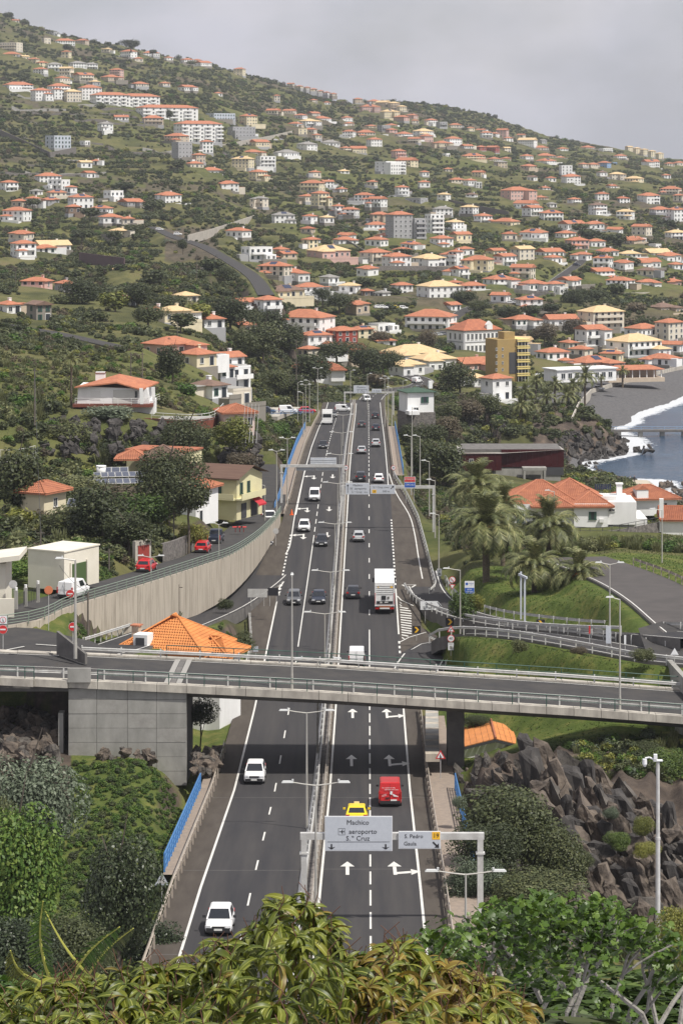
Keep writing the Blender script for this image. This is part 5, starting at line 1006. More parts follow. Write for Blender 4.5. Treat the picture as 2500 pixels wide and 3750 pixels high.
# yellow and green houses with brown roofs above the street
e, s = bld('street_house', 842, 1905, 0, 'pale yellow house with dark brown roofs, balcony and green shutters', 'house', Y=380); s = F / 380; e.rotation_euler.z = R(-24); HOUSE_RECTS.append((620, 950, 1690, 1935, 380)); PY_ = M('plaster_pale_yellow', (.66, .62, .38), .9, (.60, .55, .34), .6)
e.location.z = HC - 51.5
b = MB(); b.box((-4.0, 5, 3.1), (9.5, 8.5, 6.2)); b.build('wall', PY_, e)
b = MB(); b.add([(-9.6, -.2, 6.2), (1.6, -.2, 6.2), (1.6, 5, 7.7), (-9.6, 5, 7.7), (1.6, 10.2, 6.2), (-9.6, 10.2, 6.2), (-9.6, -.2, 6.0), (1.6, -.2, 6.0)], [(0, 1, 2, 3), (3, 2, 4, 5), (6, 7, 1, 0)]); b.add([(.75, .7, 6.1), (.75, 9.3, 6.1), (.75, 5, 7.5)], [(0, 1, 2)], 1); b.add([(-8.75, .7, 6.1), (-8.75, 9.3, 6.1), (-8.75, 5, 7.5)], [(2, 1, 0)], 1); b.build('roof', [M('brown_sheet', (.095, .05, .035), .8, (.13, .075, .05), .8, stretch=(.3, 3, 1)), PY_], e)
for x in (-7, -4.6, -2.2): window(e, x, .75, 4.6, .9, 1.6, 'f', 'shut')
for y in (2.2, 4.6): window(e, .76, y, 4.6, .9, 1.6, 'r', 'shut')
b = MB(); b.box((1.25, 4.2, 3.1), (1.3, 8, .2)); b.box((1.85, 4.2, 3.55), (.1, 8, .75)); b.box((-3.8, .35, 3.1), (9, 1.2, .2)); b.box((-3.8, -.2, 3.55), (9, .1, .75)); b.build('balcony', PY_, e)
b = MB(); b.box((.8, 3.0, 1.2), (.12, 1.6, 2.2)); b.box((.8, 6.4, 1.2), (.12, 2.0, 2.2)); b.build('doorway', DKTRIM, e)
b = MB(); b.add([(.8, 5.2, 2.9), (2.2, 5.2, 1.9), (2.2, 7.8, 1.9), (.8, 7.8, 2.9), (2.2, 5.2, 1.65), (2.2, 7.8, 1.65)], [(0, 1, 2, 3), (1, 4, 5, 2)]); b.build('awning', M('red_awning', (.42, .02, .03), .7), e)
e2, _ = bld('row_house', 700, 1945, 0, 'white house with orange roof partly hidden behind dark mango tree', 'house', Y=366); e2.rotation_euler.z = R(-24); e2.location.z = HC - 50.5; b = MB(); b.box((-3.5, 4, 2.6), (8, 7, 5.2)); b.build('wall', WH, e2); tiled_hip(e2, -3.5, 4, 8.2, 7.2, 5.2, 1.6, 'o', tw=.3); window(e2, .52, 4, 3.8, .9, 1.3, 'r'); window(e2, .52, 2, 1.2, .9, 2.0, 'r', 'door'); window(e2, -1.5, .48, 3.6, .9, 1.3)
e3, _ = bld('tall_annexe', 640, 1800, 0, 'pale yellow parapet house behind the brown roofs with satellite dish', 'house', Y=396); e3.rotation_euler.z = R(-20); e3.location.z = HC - 48.5; b = MB(); b.box((-3.5, 4, 2.4), (10, 6, 5.6)); b.build('wall', PY_, e3); b = MB(); b.box((-3.5, 4, 5.3), (10.4, 6.4, .25)); b.build('coping', roofm('m'), e3); window(e3, -1, .98, 3.4, .8, 1.2)
e4, _ = bld('tile_house', 520, 1745, 0, 'low house with grey brown weathered hip roof amid gardens', 'house', Y=392); b = MB(); b.box((3.0, 3, 1.0), (5, 5, 3.6)); b.build('wall', wallm('b'), e4); tiled_hip(e4, 3.0, 3, 5.6, 5.6, 2.7, 1.7, 'b', tw=.35); tiled_hip(e4, -1.6, 4, 4.5, 5, 2.4, 1.3, 'o', tw=.35); window(e4, 3, .48, 1.2, 1, 1.2)
e5, _ = bld('garden_house', 120, 1900, 0, 'small yellow house with orange lean-to roof among banana plants', 'house', Y=335); e5.rotation_euler.z = R(-28); b = MB(); b.box((0, 2.5, 1.2), (3.6, 5, 4.4)); b.build('wall', wallm('y'), e5); tiled_hip(e5, 0, 2.5, 4, 5.4, 3.4, 1.2, 'o', tw=.3, axis='y'); window(e5, 1.82, 2.5, 2, .8, 1.1, 'r')
# solar arrays in the gardens
def solar(px, py, Y, n, rows, tilt, yaw, label, w=1.0, h=1.7):
 q = pt(px, py, Y); e = empty('solar_array', q, R(yaw), label, 'solar array', 'solar arrays in the gardens'); b = MB()
 for r_ in range(rows):
  for i in range(n):
   x = (i - n / 2) * (w + .04); y = r_ * (h * .95); z = r_ * (h * math.sin(R(tilt)) + .05); c_, s_ = math.cos(R(tilt)) * h, math.sin(R(tilt)) * h
   m2 = MB(); vs = [(x, y, z), (x + w, y, z), (x + w, y + c_, z + s_), (x, y + c_, z + s_)]; m2.add(vs + [(a_, b2, c2 - .05) for a_, b2, c2 in vs], [(0, 1, 2, 3), (4, 5, 1, 0), (5, 6, 2, 1)], 0)
   ins = [(x + .05, y + .05 * c_, z + .05 * s_ + .015), (x + w - .05, y + .05 * c_, z + .05 * s_ + .015), (x + w - .05, y + .95 * c_, z + .95 * s_ + .015), (x + .05, y + .95 * c_, z + .95 * s_ + .015)]; m2.add(ins, [(0, 1, 2, 3)], 1)
   m2.build('panel', [STEEL, M('solar_dark', (.045, .055, .085), .3, (.09, .10, .13), 6, spec=.6)], e)
 for i in (0, n // 2, n): b.tube(((i - n / 2) * (w + .04), .3, -3.2), ((i - n / 2) * (w + .04), .3, .1), .05); b.tube(((i - n / 2) * (w + .04), rows * h * .9, -3.2), ((i - n / 2) * (w + .04), rows * h * .9, rows * h * math.sin(R(tilt))), .05)
 b.build('support', STEEL, e)
solar(440, 1770, 378, 9, 1, 18, 10, 'long row of grey solar panels on a steel frame above the garden'); solar(450, 1745, 384, 8, 1, 18, 10, 'second row of solar panels just behind the long front row'); solar(425, 1735, 386, 3, 1, 35, 6, 'three steeper solar panels beside the white water tank', 1.2, 1.5); solar(275, 1855, 345, 2, 1, 35, -12, 'pair of solar water panels by the small yellow garden house', 1.2, 1.6)
e = empty('water_tank', pt(371, 1740, 386), 0, 'round white water tank on the roof beside the solar panels', 'water tank'); b = MB(); b.tube((0, 0, -.2), (0, 0, 1.3), .62, .72, 14); b.build('tank', wallm('w'), e, True); b = MB(); b.tube((0, 0, 1.3), (0, 0, 1.42), .78, .76, 14); b.build('lid', wallm('w'), e)
e = empty('satellite_dish', pt(612, 1765, 388), 0, 'white satellite dish on the roof edge of the brown roofed house', 'satellite dish'); b = MB(); 
for k in range(12): a0, a1 = k * math.pi / 6, (k + 1) * math.pi / 6; b.add([(-.12, -.1, .9), (.12 * 0 + .5 * math.cos(a0) * .35, -.25, .9 + .95 * math.sin(a0)), (.5 * math.cos(a1) * .35, -.25, .9 + .95 * math.sin(a1))], [(0, 1, 2)])
b.build('dish', wallm('w'), e); b = MB(); b.tube((0, 0, -.5), (0, 0, .9), .05); b.build('mast', STEEL, e)
# white garage house at the left edge, its gate walls
e, s = bld('garage_house', 175, 2180, 0, 'cream flat-roofed garage house with green door at the street', 'house', Y=279); e.location.z = HC - 45.0; s = F / 272; HOUSE_RECTS.append((0, 300, 2030, 2200, 272)); CRM = M('plaster_cream_light', (.70, .66, .56), .9, (.64, .60, .50), .6)
e.rotation_euler.z = R(-30); b = MB(); b.box((-.2, 3.2, 1.9), (4.8, 6.4, 4.1)); b.build('wall', CRM, e); b = MB(); b.box((-.2, 3.2, 4.0), (5.0, 6.6, .14)); b.build('parapet', CRM, e); b = MB(); b.box((2.24, 2.6, 1.25), (.1, 2.6, 2.5)); b.build('garage_door', M('green_door', (.06, .10, .03), .7), e); b = MB(); b.box((2.3, 1.1, 1.3), (.14, .2, 2.8)); b.box((2.3, 4.1, 1.3), (.14, .2, 2.8)); b.build('door_frame', CRM, e)
e, _ = bld('edge_villa', 10, 2215, 0, 'white house corner with sloping eave and dark gate at left edge', 'house', Y=262); e.location.z = HC - 44.8; b = MB(); b.box((-3.0, 3, 2.4), (6.5, 5, 5.0)); b.extr([(-3, 4.8), (1.8, 5.4), (1.8, 5.9), (-3, 5.3)], -.6, 5.6); b.box((-1.5, -.6, .6), (5.5, .25, 1.9)); b.build('wall', CRM, e); window(e, -1.5, .48, 2.6, 1.0, 1.2)
gp = [pt(*q) for q in ((60, 2225, 262), (95, 2215, 264), (140, 2200, 267))]
e = empty('gate_wall', gp[1], 0, 'dark barred gate between white pillars with round finials', 'gate')
for k, q in enumerate(gp): m2 = MB(); q = q - gp[1]; m2.box(q + Vector((0, 0, .8)), (.35, .35, 1.9)); m2.build('pillar', CONCG, e); m2 = MB(); m2.tube(q + Vector((0, 0, 1.75)), q + Vector((0, 0, 2.05)), .14, .16, 8); m2.build('finial', WH, e)
for k in range(2):
 a, c_ = gp[k] - gp[1], gp[k + 1] - gp[1]
 for j in range(7): m2 = MB(); q = a.lerp(c_, (j + .7) / 7.6); m2.box(q + Vector((0, 0, .75)), (.05, .05, 1.4)); m2.build('bar', DKTRIM, e)
# street side stone wall and red gate
sw = offs(STREET, 3.7); sel = [q for q in sw if -22.5 < q.x < -14.0 and q.y > 276 and q.y < 345]
sel = sel[:]
e = empty('street_wall', sel[0], 0, 'rough grey stone wall along the inner side of the upper street', 'wall'); b = MB(); 
for a, c_ in zip(sel[:-1], sel[1:]): a, c_ = a - sel[0], c_ - sel[0]; b.add([a - Vector((0, 0, .4)), c_ - Vector((0, 0, .4)), c_ + Vector((0, 0, 2.1)), a + Vector((0, 0, 2.1)), a + Vector((-.3, .3, 2.1)), c_ + Vector((-.3, .3, 2.1))], [(0, 1, 2, 3), (3, 2, 5, 4)])
b.build('wall_body', STONE, e)
q = min(sw, key=lambda v: abs(proj(v)[0] - 530)); e = empty('garage_door', q, math.atan2(1, .9) , 'red door in a pale concrete frame behind the red hatchback', 'door'); b = MB(); b.box((0, .1, 1.6), (2.6, .5, 3.2)); b.build('frame', CONC, e); b = MB(); b.box((0, -.2, 1.3), (1.8, .1, 2.6)); b.build('door_leaf', M('red_door', (.28, .04, .03), .7), e)
# stone wall with railing at left, retaining walls on the slopes
def wallrun(pts, h, mat, label, base=1.5, cat='wall', name='hillside_wall'):
 e = empty(name, pts[0], 0, label, cat); b = MB(); o0 = pts[0]
 for a, c_ in zip(pts[:-1], pts[1:]):
  a, c_ = a - o0, c_ - o0; n_ = Vector((a.y - c_.y, c_.x - a.x, 0)).normalized() * .4
  b.add([a - Vector((0, 0, base)), c_ - Vector((0, 0, base)), c_ + Vector((0, 0, h)), a + Vector((0, 0, h)), a - Vector((0, 0, base)) + n_, c_ - Vector((0, 0, base)) + n_, c_ + Vector((0, 0, h)) + n_, a + Vector((0, 0, h)) + n_], [(0, 1, 2, 3), (3, 2, 6, 7), (7, 6, 5, 4), (0, 3, 7, 4), (1, 5, 6, 2)])
 b.build('wall_body', mat, e); return e
sp_ = [pt(-60, 1735, 392), pt(60, 1735, 392), pt(130, 1720, 394)]; wallrun(sp_, 1.8, STONE, 'dark stone wall below the white barred fence at left edge', 3.5); fence([q + Vector((0, 0, 1.8)) for q in sp_], 'white barred fence on the dark stone wall at left', FRAMEW, 1.9, .6, (1.85, .1), r=.02, pr=.02)
wallrun([G(690, 884), G(770, 862), G(860, 832), G(932, 806)], 3.0, CONC, 'long pale concrete ramp wall rising across the green slope')
wallrun([G(290, 968), G(420, 985), G(455, 990)], 5.0, M('purple_wall', (.13, .085, .09), .9, (.10, .07, .07), .3), 'purple brown retaining wall under the tan cut bank')
wallrun([G(440, 1000), G(560, 1000), G(770, 993)], 1.5, STONE, 'low stone wall with white coping above the green bank')
wallrun([G(1240, 880), G(1370, 960)], 3.0, STONE, 'dark stone retaining wall descending beneath the long pink bungalow')
wallrun([G(1370, 1000), G(1560, 1000), G(1640, 1005)], 3.5, STONE, 'grey retaining wall under the row of cream houses'); wallrun([G(1880, 1085), G(2030, 1100)], 3.5, CONC, 'pale retaining wall below the road and white houses')
wallrun([G(2275, 1092), G(2390, 1088)], 2.5, CONC, 'low concrete wall beside the beach car park'); wallrun([G(815, 540), G(1000, 505), G(1070, 488)], 2.5, CONC, 'long roadside wall climbing right of the five-storey block'); wallrun([G(1350, 885), G(1850, 800)], .1, STONE, 'thin dark terrace wall crossing the slope') 
wallrun([G(0, 490), G(110, 540), G(185, 575), G(280, 555)], 3.2, STONE, 'dark stepped retaining wall beside the lane on the left slope'); wallrun([G(1640, 745), G(1760, 770), G(1860, 790)], 3, STONE, 'dark retaining wall beneath the large pink terraced mansion')
for _ in range(420):                                                 # dry-stone terrace walls on the slopes, following the contour
 if n_f > 130: break
 px, py = gf.uniform(0, 2490), gf.uniform(330, 1260); X0 = G(px, py)
 if X0.y < 640 or X0.y > 2300: continue
 if any(r0 - 25 < px < r1 + 25 and r2 - 4 < py < r3 + 4 for r0, r1, r2, r3, _y in HOUSE_RECTS): continue
 P = [X0]; x, y_ = X0.x, X0.y
 for k in range(gf.randint(4, 9)):
  x += 6; z0 = float(base_z(x, y_)); gy_ = (float(base_z(x, y_ + 6)) - z0) / 6
  if abs(gy_) < .08: break
  y_ += min(5, max(-5, (X0.z - z0) / gy_)); P.append(Vector((x, y_, gz(x, y_))))
 if len(P) < 4: continue
 e = wallrun(P, gf.uniform(1.0, 2.0), STONE if gf.random() < .7 else CONCG, None, 1.2, 'wall', 'terrace_wall'); n_f += 1; PENDING.append((e, px, py, 'low stone terrace wall', 'terrace wall'))
wallrun([pt(1900, 1640, 680), pt(2000, 1600, 700), pt(2128, 1605, 694)], 3.0, STONE, 'dark block sea wall above the rocky headland', 5)
wallrun([pt(2140, 1770, 597), pt(2368, 1770, 597), pt(2420, 1810, 575), pt(2520, 1885, 545)], .6, CONC, 'low concrete sea wall round the promenade corner', 4)
pv = MB(); pv.add([pt(2120, 1780, 590), pt(2500, 1890, 540), pt(2368, 1768, 598), pt(2135, 1762, 600)], [(0, 1, 2, 3)]); o = pv.build('promenade', M('promenade_paving', (.48, .42, .33), .9, (.42, .37, .29), .8)); o.location.z += .6; tag(o, kind='structure')
wallrun([G(2095, 1548, 500), G(2120, 1490, 500), G(2165, 1440, 500), G(2260, 1412, 500), G(2400, 1374, 500), G(2500, 1352, 500)], 1.3, CONC, 'low pale promenade wall along the top of the beach')
# jetties
for yy, x0, x1, py, lab, blue in ((728, 2170, 2800, 1580, 'nearer concrete jetty on square piers over the surf', 1), (862, 2292, 2800, 1460, 'farther concrete jetty reaching from the pebble beach', 0)):
 a = pt(x0, py, yy); c_ = pt(x1, py, yy); e = empty('jetty', (a.x, a.y, 0), 0, lab, 'jetty', 'concrete jetties'); b = MB(); b.box(((c_.x - a.x) / 2, 1.2, a.z + .1), (c_.x - a.x, 2.6, .5)); b.build('deck', CONCD, e)
 for k in range(1, 8):
  x = k * (6.1 if blue else 8.2); m2 = MB(); m2.box((x + (1.2 if blue else 1.0), 1.2, a.z / 2 - 1.2), (1.25, 1.6, a.z + 2)); m2.build('pier', CONCG, e)
 if blue: fence([Vector((a.x + k * 3, a.y, a.z + .35)) for k in range(0, 14)], 'light blue railing along the nearer jetty', M('pale_blue', (.20, .32, .48), .5), 1.0, 3, (1.0, .5), r=.03)
resolve_h = resolve_labels
# ---------------------------------------------------------------- vehicles
TYRE = M('tyre', (.018, .018, .018), .9); RIM = M('wheel_rim', (.45, .45, .46), .4, metal=.6); CGL = M('car_glass', (.012, .015, .02), .08, spec=.8); LAMPC = M('lamp_clear', (.75, .76, .78), .15, spec=.8); LAMPR = M('lamp_red', (.40, .015, .012), .3); PLATE = M('number_plate', (.68, .68, .66), .6); BLK = M('black_plastic', (.02, .02, .022), .55); AMB = M('lamp_amber', (.7, .25, .02), .3)
def paint(n, c): return M('car_paint_' + n, c, .28, spec=.6)
CP = {'white': (.78, .78, .78), 'black': (.018, .020, .026), 'grey': (.11, .115, .125), 'silver': (.40, .41, .42), 'navy': (.020, .026, .045), 'red': (.48, .014, .016), 'yellow': (.80, .58, .02), 'darkgrey': (.05, .052, .056), 'blue': (.03, .10, .30)}
# body profile: (length position 0..1, height of bonnet/belt) ; cabin: windscreen foot, roof front, roof rear, tail foot
CT = {
 'hatch': dict(L=4.05, W=1.76, H=1.47, belt=.92, prof=[(0, .60), (.03, .74), (.10, .82), (.27, .92), (.55, .93), (.9, .95), (.985, .90), (1, .62)], cab=(.25, .42, .86, .975)),
 'sedan': dict(L=4.6, W=1.80, H=1.44, belt=.90, prof=[(0, .56), (.03, .70), (.10, .78), (.27, .89), (.55, .92), (.86, .96), (.98, .92), (1, .62)], cab=(.26, .42, .74, .88)),
 'suv': dict(L=4.25, W=1.82, H=1.60, belt=1.02, prof=[(0, .62), (.025, .86), (.08, .95), (.26, 1.03), (.55, 1.04), (.9, 1.06), (.985, 1.0), (1, .66)], cab=(.24, .40, .85, .97)),
 'van': dict(L=4.4, W=1.84, H=1.86, belt=1.06, prof=[(0, .62), (.03, .84), (.07, .95), (.20, 1.08), (.55, 1.1), (.9, 1.1), (.99, 1.08), (1, .5)], cab=(.17, .34, .975, .995)),
 'bigvan': dict(L=5.0, W=1.92, H=2.0, belt=1.12, prof=[(0, .62), (.03, .88), (.07, 1.0), (.16, 1.12), (.5, 1.15), (.9, 1.15), (.99, 1.12), (1, .5)], cab=(.14, .30, .97, .995)),
 'pickup': dict(L=5.0, W=1.80, H=1.75, belt=1.05, prof=[(0, .66), (.03, .86), (.08, .94), (.24, 1.05), (.56, 1.08), (.60, 1.02), (.99, 1.02), (1, .55)], cab=(.22, .33, .54, .60)),
}
def vehicle(kind, color, loc, rz, label, cat='car', group=None, name=None, **kw):
 """origin under the centre; front faces -Y before rotation"""
 T = CT[kind]; L_, W_, H_ = T['L'], T['W'], T['H']; hw = W_ / 2; pm = paint(color, CP[color]) if color in CP else color
 e = empty(name or {'hatch': 'hatchback', 'sedan': 'sedan_car', 'suv': 'suv_car', 'van': 'van', 'bigvan': 'van', 'pickup': 'pickup_truck'}[kind], loc, rz, label, cat, group)
 b = MB(); rings = []
 for u, zt in T['prof']:
  y = -L_ / 2 + u * L_; edge = min(u, 1 - u); k = 1 - .16 * max(0, 1 - edge / .09) ** 2 - (.02 if edge < .3 else 0); w = hw * k; zb = .26 + .10 * max(0, 1 - edge / .06)
  rings.append([(-w * .94, y, zb), (-w, y, zb + .16), (-w * 1.0, y, zt - .20), (-w * .93, y, zt - .06), (-w * .72, y, zt), (w * .72, y, zt), (w * .93, y, zt - .06), (w, y, zt - .20), (w, y, zb + .16), (w * .94, y, zb)])
 for i in range(len(rings) - 1):
  vs = rings[i] + rings[i + 1]; b.add(vs, [(j, j + 10, (j + 1) % 10 + 10, (j + 1) % 10) for j in range(10)])
 b.add(rings[0], [tuple(range(10))]); b.add(rings[-1], [tuple(range(9, -1, -1))])
 c0, c1, c2, c3 = [-L_ / 2 + q * L_ for q in T['cab']]; zb = T['belt'] - .02; wb, wr = hw * .93, hw * (.74 if kind in ('hatch', 'sedan', 'suv') else .86)
 cab = [(-wb, c0, zb), (wb, c0, zb), (wb, c3, zb), (-wb, c3, zb), (-wr, c1, H_), (wr, c1, H_), (wr, c2, H_ - .03), (-wr, c2, H_ - .03)]
 b.add(cab, [(0, 1, 5, 4), (1, 2, 6, 5), (2, 3, 7, 6), (3, 0, 4, 7)])
 cr_ = [(-wr, c1, H_), (wr, c1, H_), (wr, c2, H_ - .03), (-wr, c2, H_ - .03), (-wr * .82, c1 + .15, H_ + .055), (wr * .82, c1 + .15, H_ + .055), (wr * .82, c2 - .12, H_ + .035), (-wr * .82, c2 - .12, H_ + .035)]
 b.add(cr_, [(4, 5, 6, 7), (0, 1, 5, 4), (1, 2, 6, 5), (2, 3, 7, 6), (3, 0, 4, 7)]); b.build('body', pm, e, False)
 V8 = [Vector(v) for v in cab]
 def pane(nm, i, j, k, l, a=.08, t0=.10, t1=.90, off=.012, mat=CGL):
  A, B, C, D = V8[i], V8[j], V8[k], V8[l]; n_ = (B - A).cross(D - A).normalized(); f = lambda s_, t_: (A.lerp(B, s_)).lerp(D.lerp(C, s_), t_) + n_ * off
  q = MB(); q.add([f(a, t0), f(1 - a, t0), f(1 - a, t1), f(a, t1)], [(0, 1, 2, 3)]); return q.build(nm, mat, e)
 pane('windscreen', 0, 1, 5, 4, .06, .04, .93)
 panel = kind in ('van', 'bigvan') and kw.get('panel', True)
 if not panel or kw.get('rearglass'): pane('rear_window', 2, 3, 7, 6, .09, .25, .9)
 for sd in ((1, 2, 6, 5), (3, 0, 4, 7)):
  A, B, C, D = [V8[q] for q in sd]; n_ = (B - A).cross(D - A).normalized(); f = lambda s_, t_: (A.lerp(B, s_)).lerp(D.lerp(C, s_), t_) + n_ * .012
  fw = sd[0] == 1; cut = .42 if panel else .95
  rng = [(.10, .46), (.50, .88)] if not panel else [(.12, .42)]
  if not fw: rng = [(1 - b2, 1 - a2) for a2, b2 in rng]
  for a2, b2 in rng: q = MB(); q.add([f(a2, .12), f(b2, .12), f(b2, .88), f(a2, .88)], [(0, 1, 2, 3)]); q.build('side_window', CGL, e)
 q = MB(); zb2 = .30; q.box((0, -L_ / 2 + .03, .42), (W_ * .86, .14, .26)); q.box((0, L_ / 2 - .03, .42), (W_ * .88, .14, .26)); q.box((0, 0, .30), (W_ * .9, L_ * .86, .18)); q.build('bumper', BLK, e)
 q = MB(); q.box((0, -L_ / 2 + .015, T['prof'][1][1] - .16), (W_ * .46, .08, .15)); q.build('grille', BLK, e)
 zl = T['prof'][1][1] - .10
 for sx in (-1, 1):
  q = MB(); q.box((sx * hw * .70, -L_ / 2 + .10, zl), (.36, .22, .14), rz=sx * .25); q.build('headlight', LAMPC, e)
  q = MB(); zt_ = .88 if kind in ('hatch', 'sedan') else 1.0; hh = .18 if kind in ('hatch', 'sedan', 'suv') else .62; q.box((sx * hw * (.80 if hh < .3 else .93), L_ / 2 - .06, zt_), (.30 if hh < .3 else .12, .16, hh)); q.build('tail_light', LAMPR, e)
  q = MB(); q.box((sx * (hw + .10), c0 + .32, T['belt'] + .10), (.20, .12, .15)); q.build('mirror', BLK if color != 'yellow' else pm, e)
  for yy in (-L_ / 2 + L_ * .19, L_ / 2 - L_ * .20):
   q = MB(); q.tube((sx * (hw - .20), yy, .32), (sx * (hw + .005), yy, .32), .325, None, 16); w = q.build('wheel', TYRE, e); q = MB(); q.tube((sx * (hw - .03), yy, .32), (sx * (hw + .018), yy, .32), .205, None, 12); q.build('rim', RIM, w)
 q = MB(); q.box((0, -L_ / 2 - .045, .46), (.52, .03, .12)); q.build('number_plate', PLATE, e); q = MB(); q.box((0 if not panel else -.3, L_ / 2 + .035, .62 if kind != 'bigvan' else .60), (.52, .03, .12)); q.build('number_plate', PLATE, e)
 if panel: q = MB(); q.box((0, L_ / 2 + .002, 1.2), (.02, .03, 1.5)); q.build('door_seam', BLK, e)
 return e
def onroad(px, py):
 ys = np.linspace(150, 770, 4000); r = YH + F * (HC - RZ(ys)) / ys; y = ys[np.where(r <= py)[0][0]]; return Vector(((px - 1250) / F * y, y, float(RZ(y))))
def slope_rot(e, y): e.rotation_euler.x = 0
GR = 'vehicles driving on the motorway'
def drive(kind, color, px, py, label, away, cat='car', **kw):
 q = onroad(px, py); L_ = CT[kind]['L']; q.y += L_ / 2; q.z = float(RZ(q.y)) ; sl = (float(RZ(q.y + 2)) - float(RZ(q.y - 2))) / 4
 e = vehicle(kind, color, q, (math.pi if away else 0) - .0102, label, cat, GR, **kw); e.rotation_euler.x = (-1 if away else 1) * math.atan(sl); return e
drive('suv', 'white', 931, 2876, 'white crossover with black windscreen coming out of the overpass shadow', False)
drive('hatch', 'white', 800, 3432, 'white hatchback nearest the camera, half hidden by the mango leaves', False)
drive('suv', 'grey', 1075, 2220, 'dark grey crossover in the outer lane behind the tall lamp post', False); drive('sedan', 'navy', 1166, 2216, 'black saloon beside the dark grey crossover, nearer the median', False)
drive('hatch', 'black', 1177, 2004, 'black hatchback facing the camera on the inner lane behind the white crossover', False); drive('suv', 'white', 1113, 1951, 'white crossover with black bonnet trim by the turn arrow', False)
drive('van', 'white', 1151, 1838, 'white windowed minivan facing the camera below the back of the gantry', False, 'van', panel=False, rearglass=True); drive('sedan', 'black', 1183, 1644, 'lone black car facing the camera beyond the back of the gantry', False)
drive('hatch', 'darkgrey', 1222, 1530, 'small dark car beside the white box truck in the distance', False); drive('hatch', 'silver', 1313, 1988, 'silver hatchback seen from behind just past the second gantry', True)
drive('sedan', 'black', 1293, 2196, 'black saloon seen from behind, left of the white box lorry', True); drive('van', 'white', 1306, 2446, 'white panel van just beyond the overpass railing', True, 'van')
drive('hatch', 'white', 1387, 1771, 'white hatchback with black roof pillars above the second gantry sign', True); drive('suv', 'black', 1320, 1766, 'black car seen from behind left of the white hatchback', True); drive('sedan', 'silver', 1324, 1664, 'silver car in the left lane of the far carriageway', True)
drive('suv', 'silver', 1376, 1639, 'silver grey car ahead in the right lane of the far carriageway', True); drive('sedan', 'navy', 1376, 1578, 'dark navy car high up the far right lane', True); drive('hatch', 'darkgrey', 1324, 1566, 'dark grey car in the left lane beside the navy car', True); drive('suv', 'black', 1374, 1534, 'farthest black car on the right carriageway before the junction', True)
# taxi
t = drive('sedan', 'yellow', 1306, 3030, 'yellow taxi half hidden behind the large near gantry sign', True, 'taxi'); q = MB(); q.box((0, -.2, 1.56), (.42, .16, .14)); q.build('roof_sign', M('taxi_sign', (.75, .60, .30), .5), t)
def text(s, size, mat, parent, loc, rot=(R(90), 0, 0), align='CENTER', ext=.004, name='lettering', sx=1.0):
 c = bpy.data.curves.new(name, 'FONT'); c.body = s; c.size = size; c.align_x = align; c.align_y = 'CENTER'; c.extrude = ext; c.resolution_u = 2
 o = bpy.data.objects.new(name, c); me = bpy.data.meshes.new_from_object(o); bpy.data.objects.remove(o); me.materials.clear(); me.materials.append(mat)
 o = lnk(bpy.data.objects.new(name, me), parent); o.location = loc; o.rotation_euler = rot; o.scale = (sx, 1, 1); return o
v = drive('bigvan', 'red', 1429, 2958, 'red panel van with white trumpet drawing and lettering on its back doors', True, 'van')
# the rear faces +Y in the van's own space: text turned round
yb = CT['bigvan']['L'] / 2 + .03
text('Se a música é vida,', .15, SIGNW, v, (.12, yb - .0, 1.62), (R(90), 0, R(180))); text('saboreia cada nota', .15, SIGNW, v, (-.1, yb, 1.47), (R(90), 0, R(180)))
def tri(mb, pts, y): mb.add([(x, y, z) for x, z in pts], [tuple(range(len(pts)))])
q = MB(); tri(q, [(-.12, 1.02), (-.22, 1.30), (-.02, 1.34), (.02, 1.12)][::-1], yb); tri(q, [(-.15, 1.15), (-.17, 1.08), (-.66, .86), (-.68, .92)], yb + .004); tri(q, [(-.22, 1.06), (-.28, .92), (-.52, .88), (-.50, 1.0)], yb + .002); q.build('trumpet_drawing', SIGNW, v)
for p_ in v.children[-1].data.polygons:
 if p_.normal.y < 0: p_.flip()
for k in range(3): q = MB(); tri(q, [(.30, .98 + .06 * k), (.68, .86 + .06 * k), (.68, .875 + .06 * k), (.30, .995 + .06 * k)], yb + .002); q.build('stave_line', SIGNW, v)
q = MB(); q.box((.22, yb, .78), (.32, .04, .09)); q.build('door_handle', BLK, v)
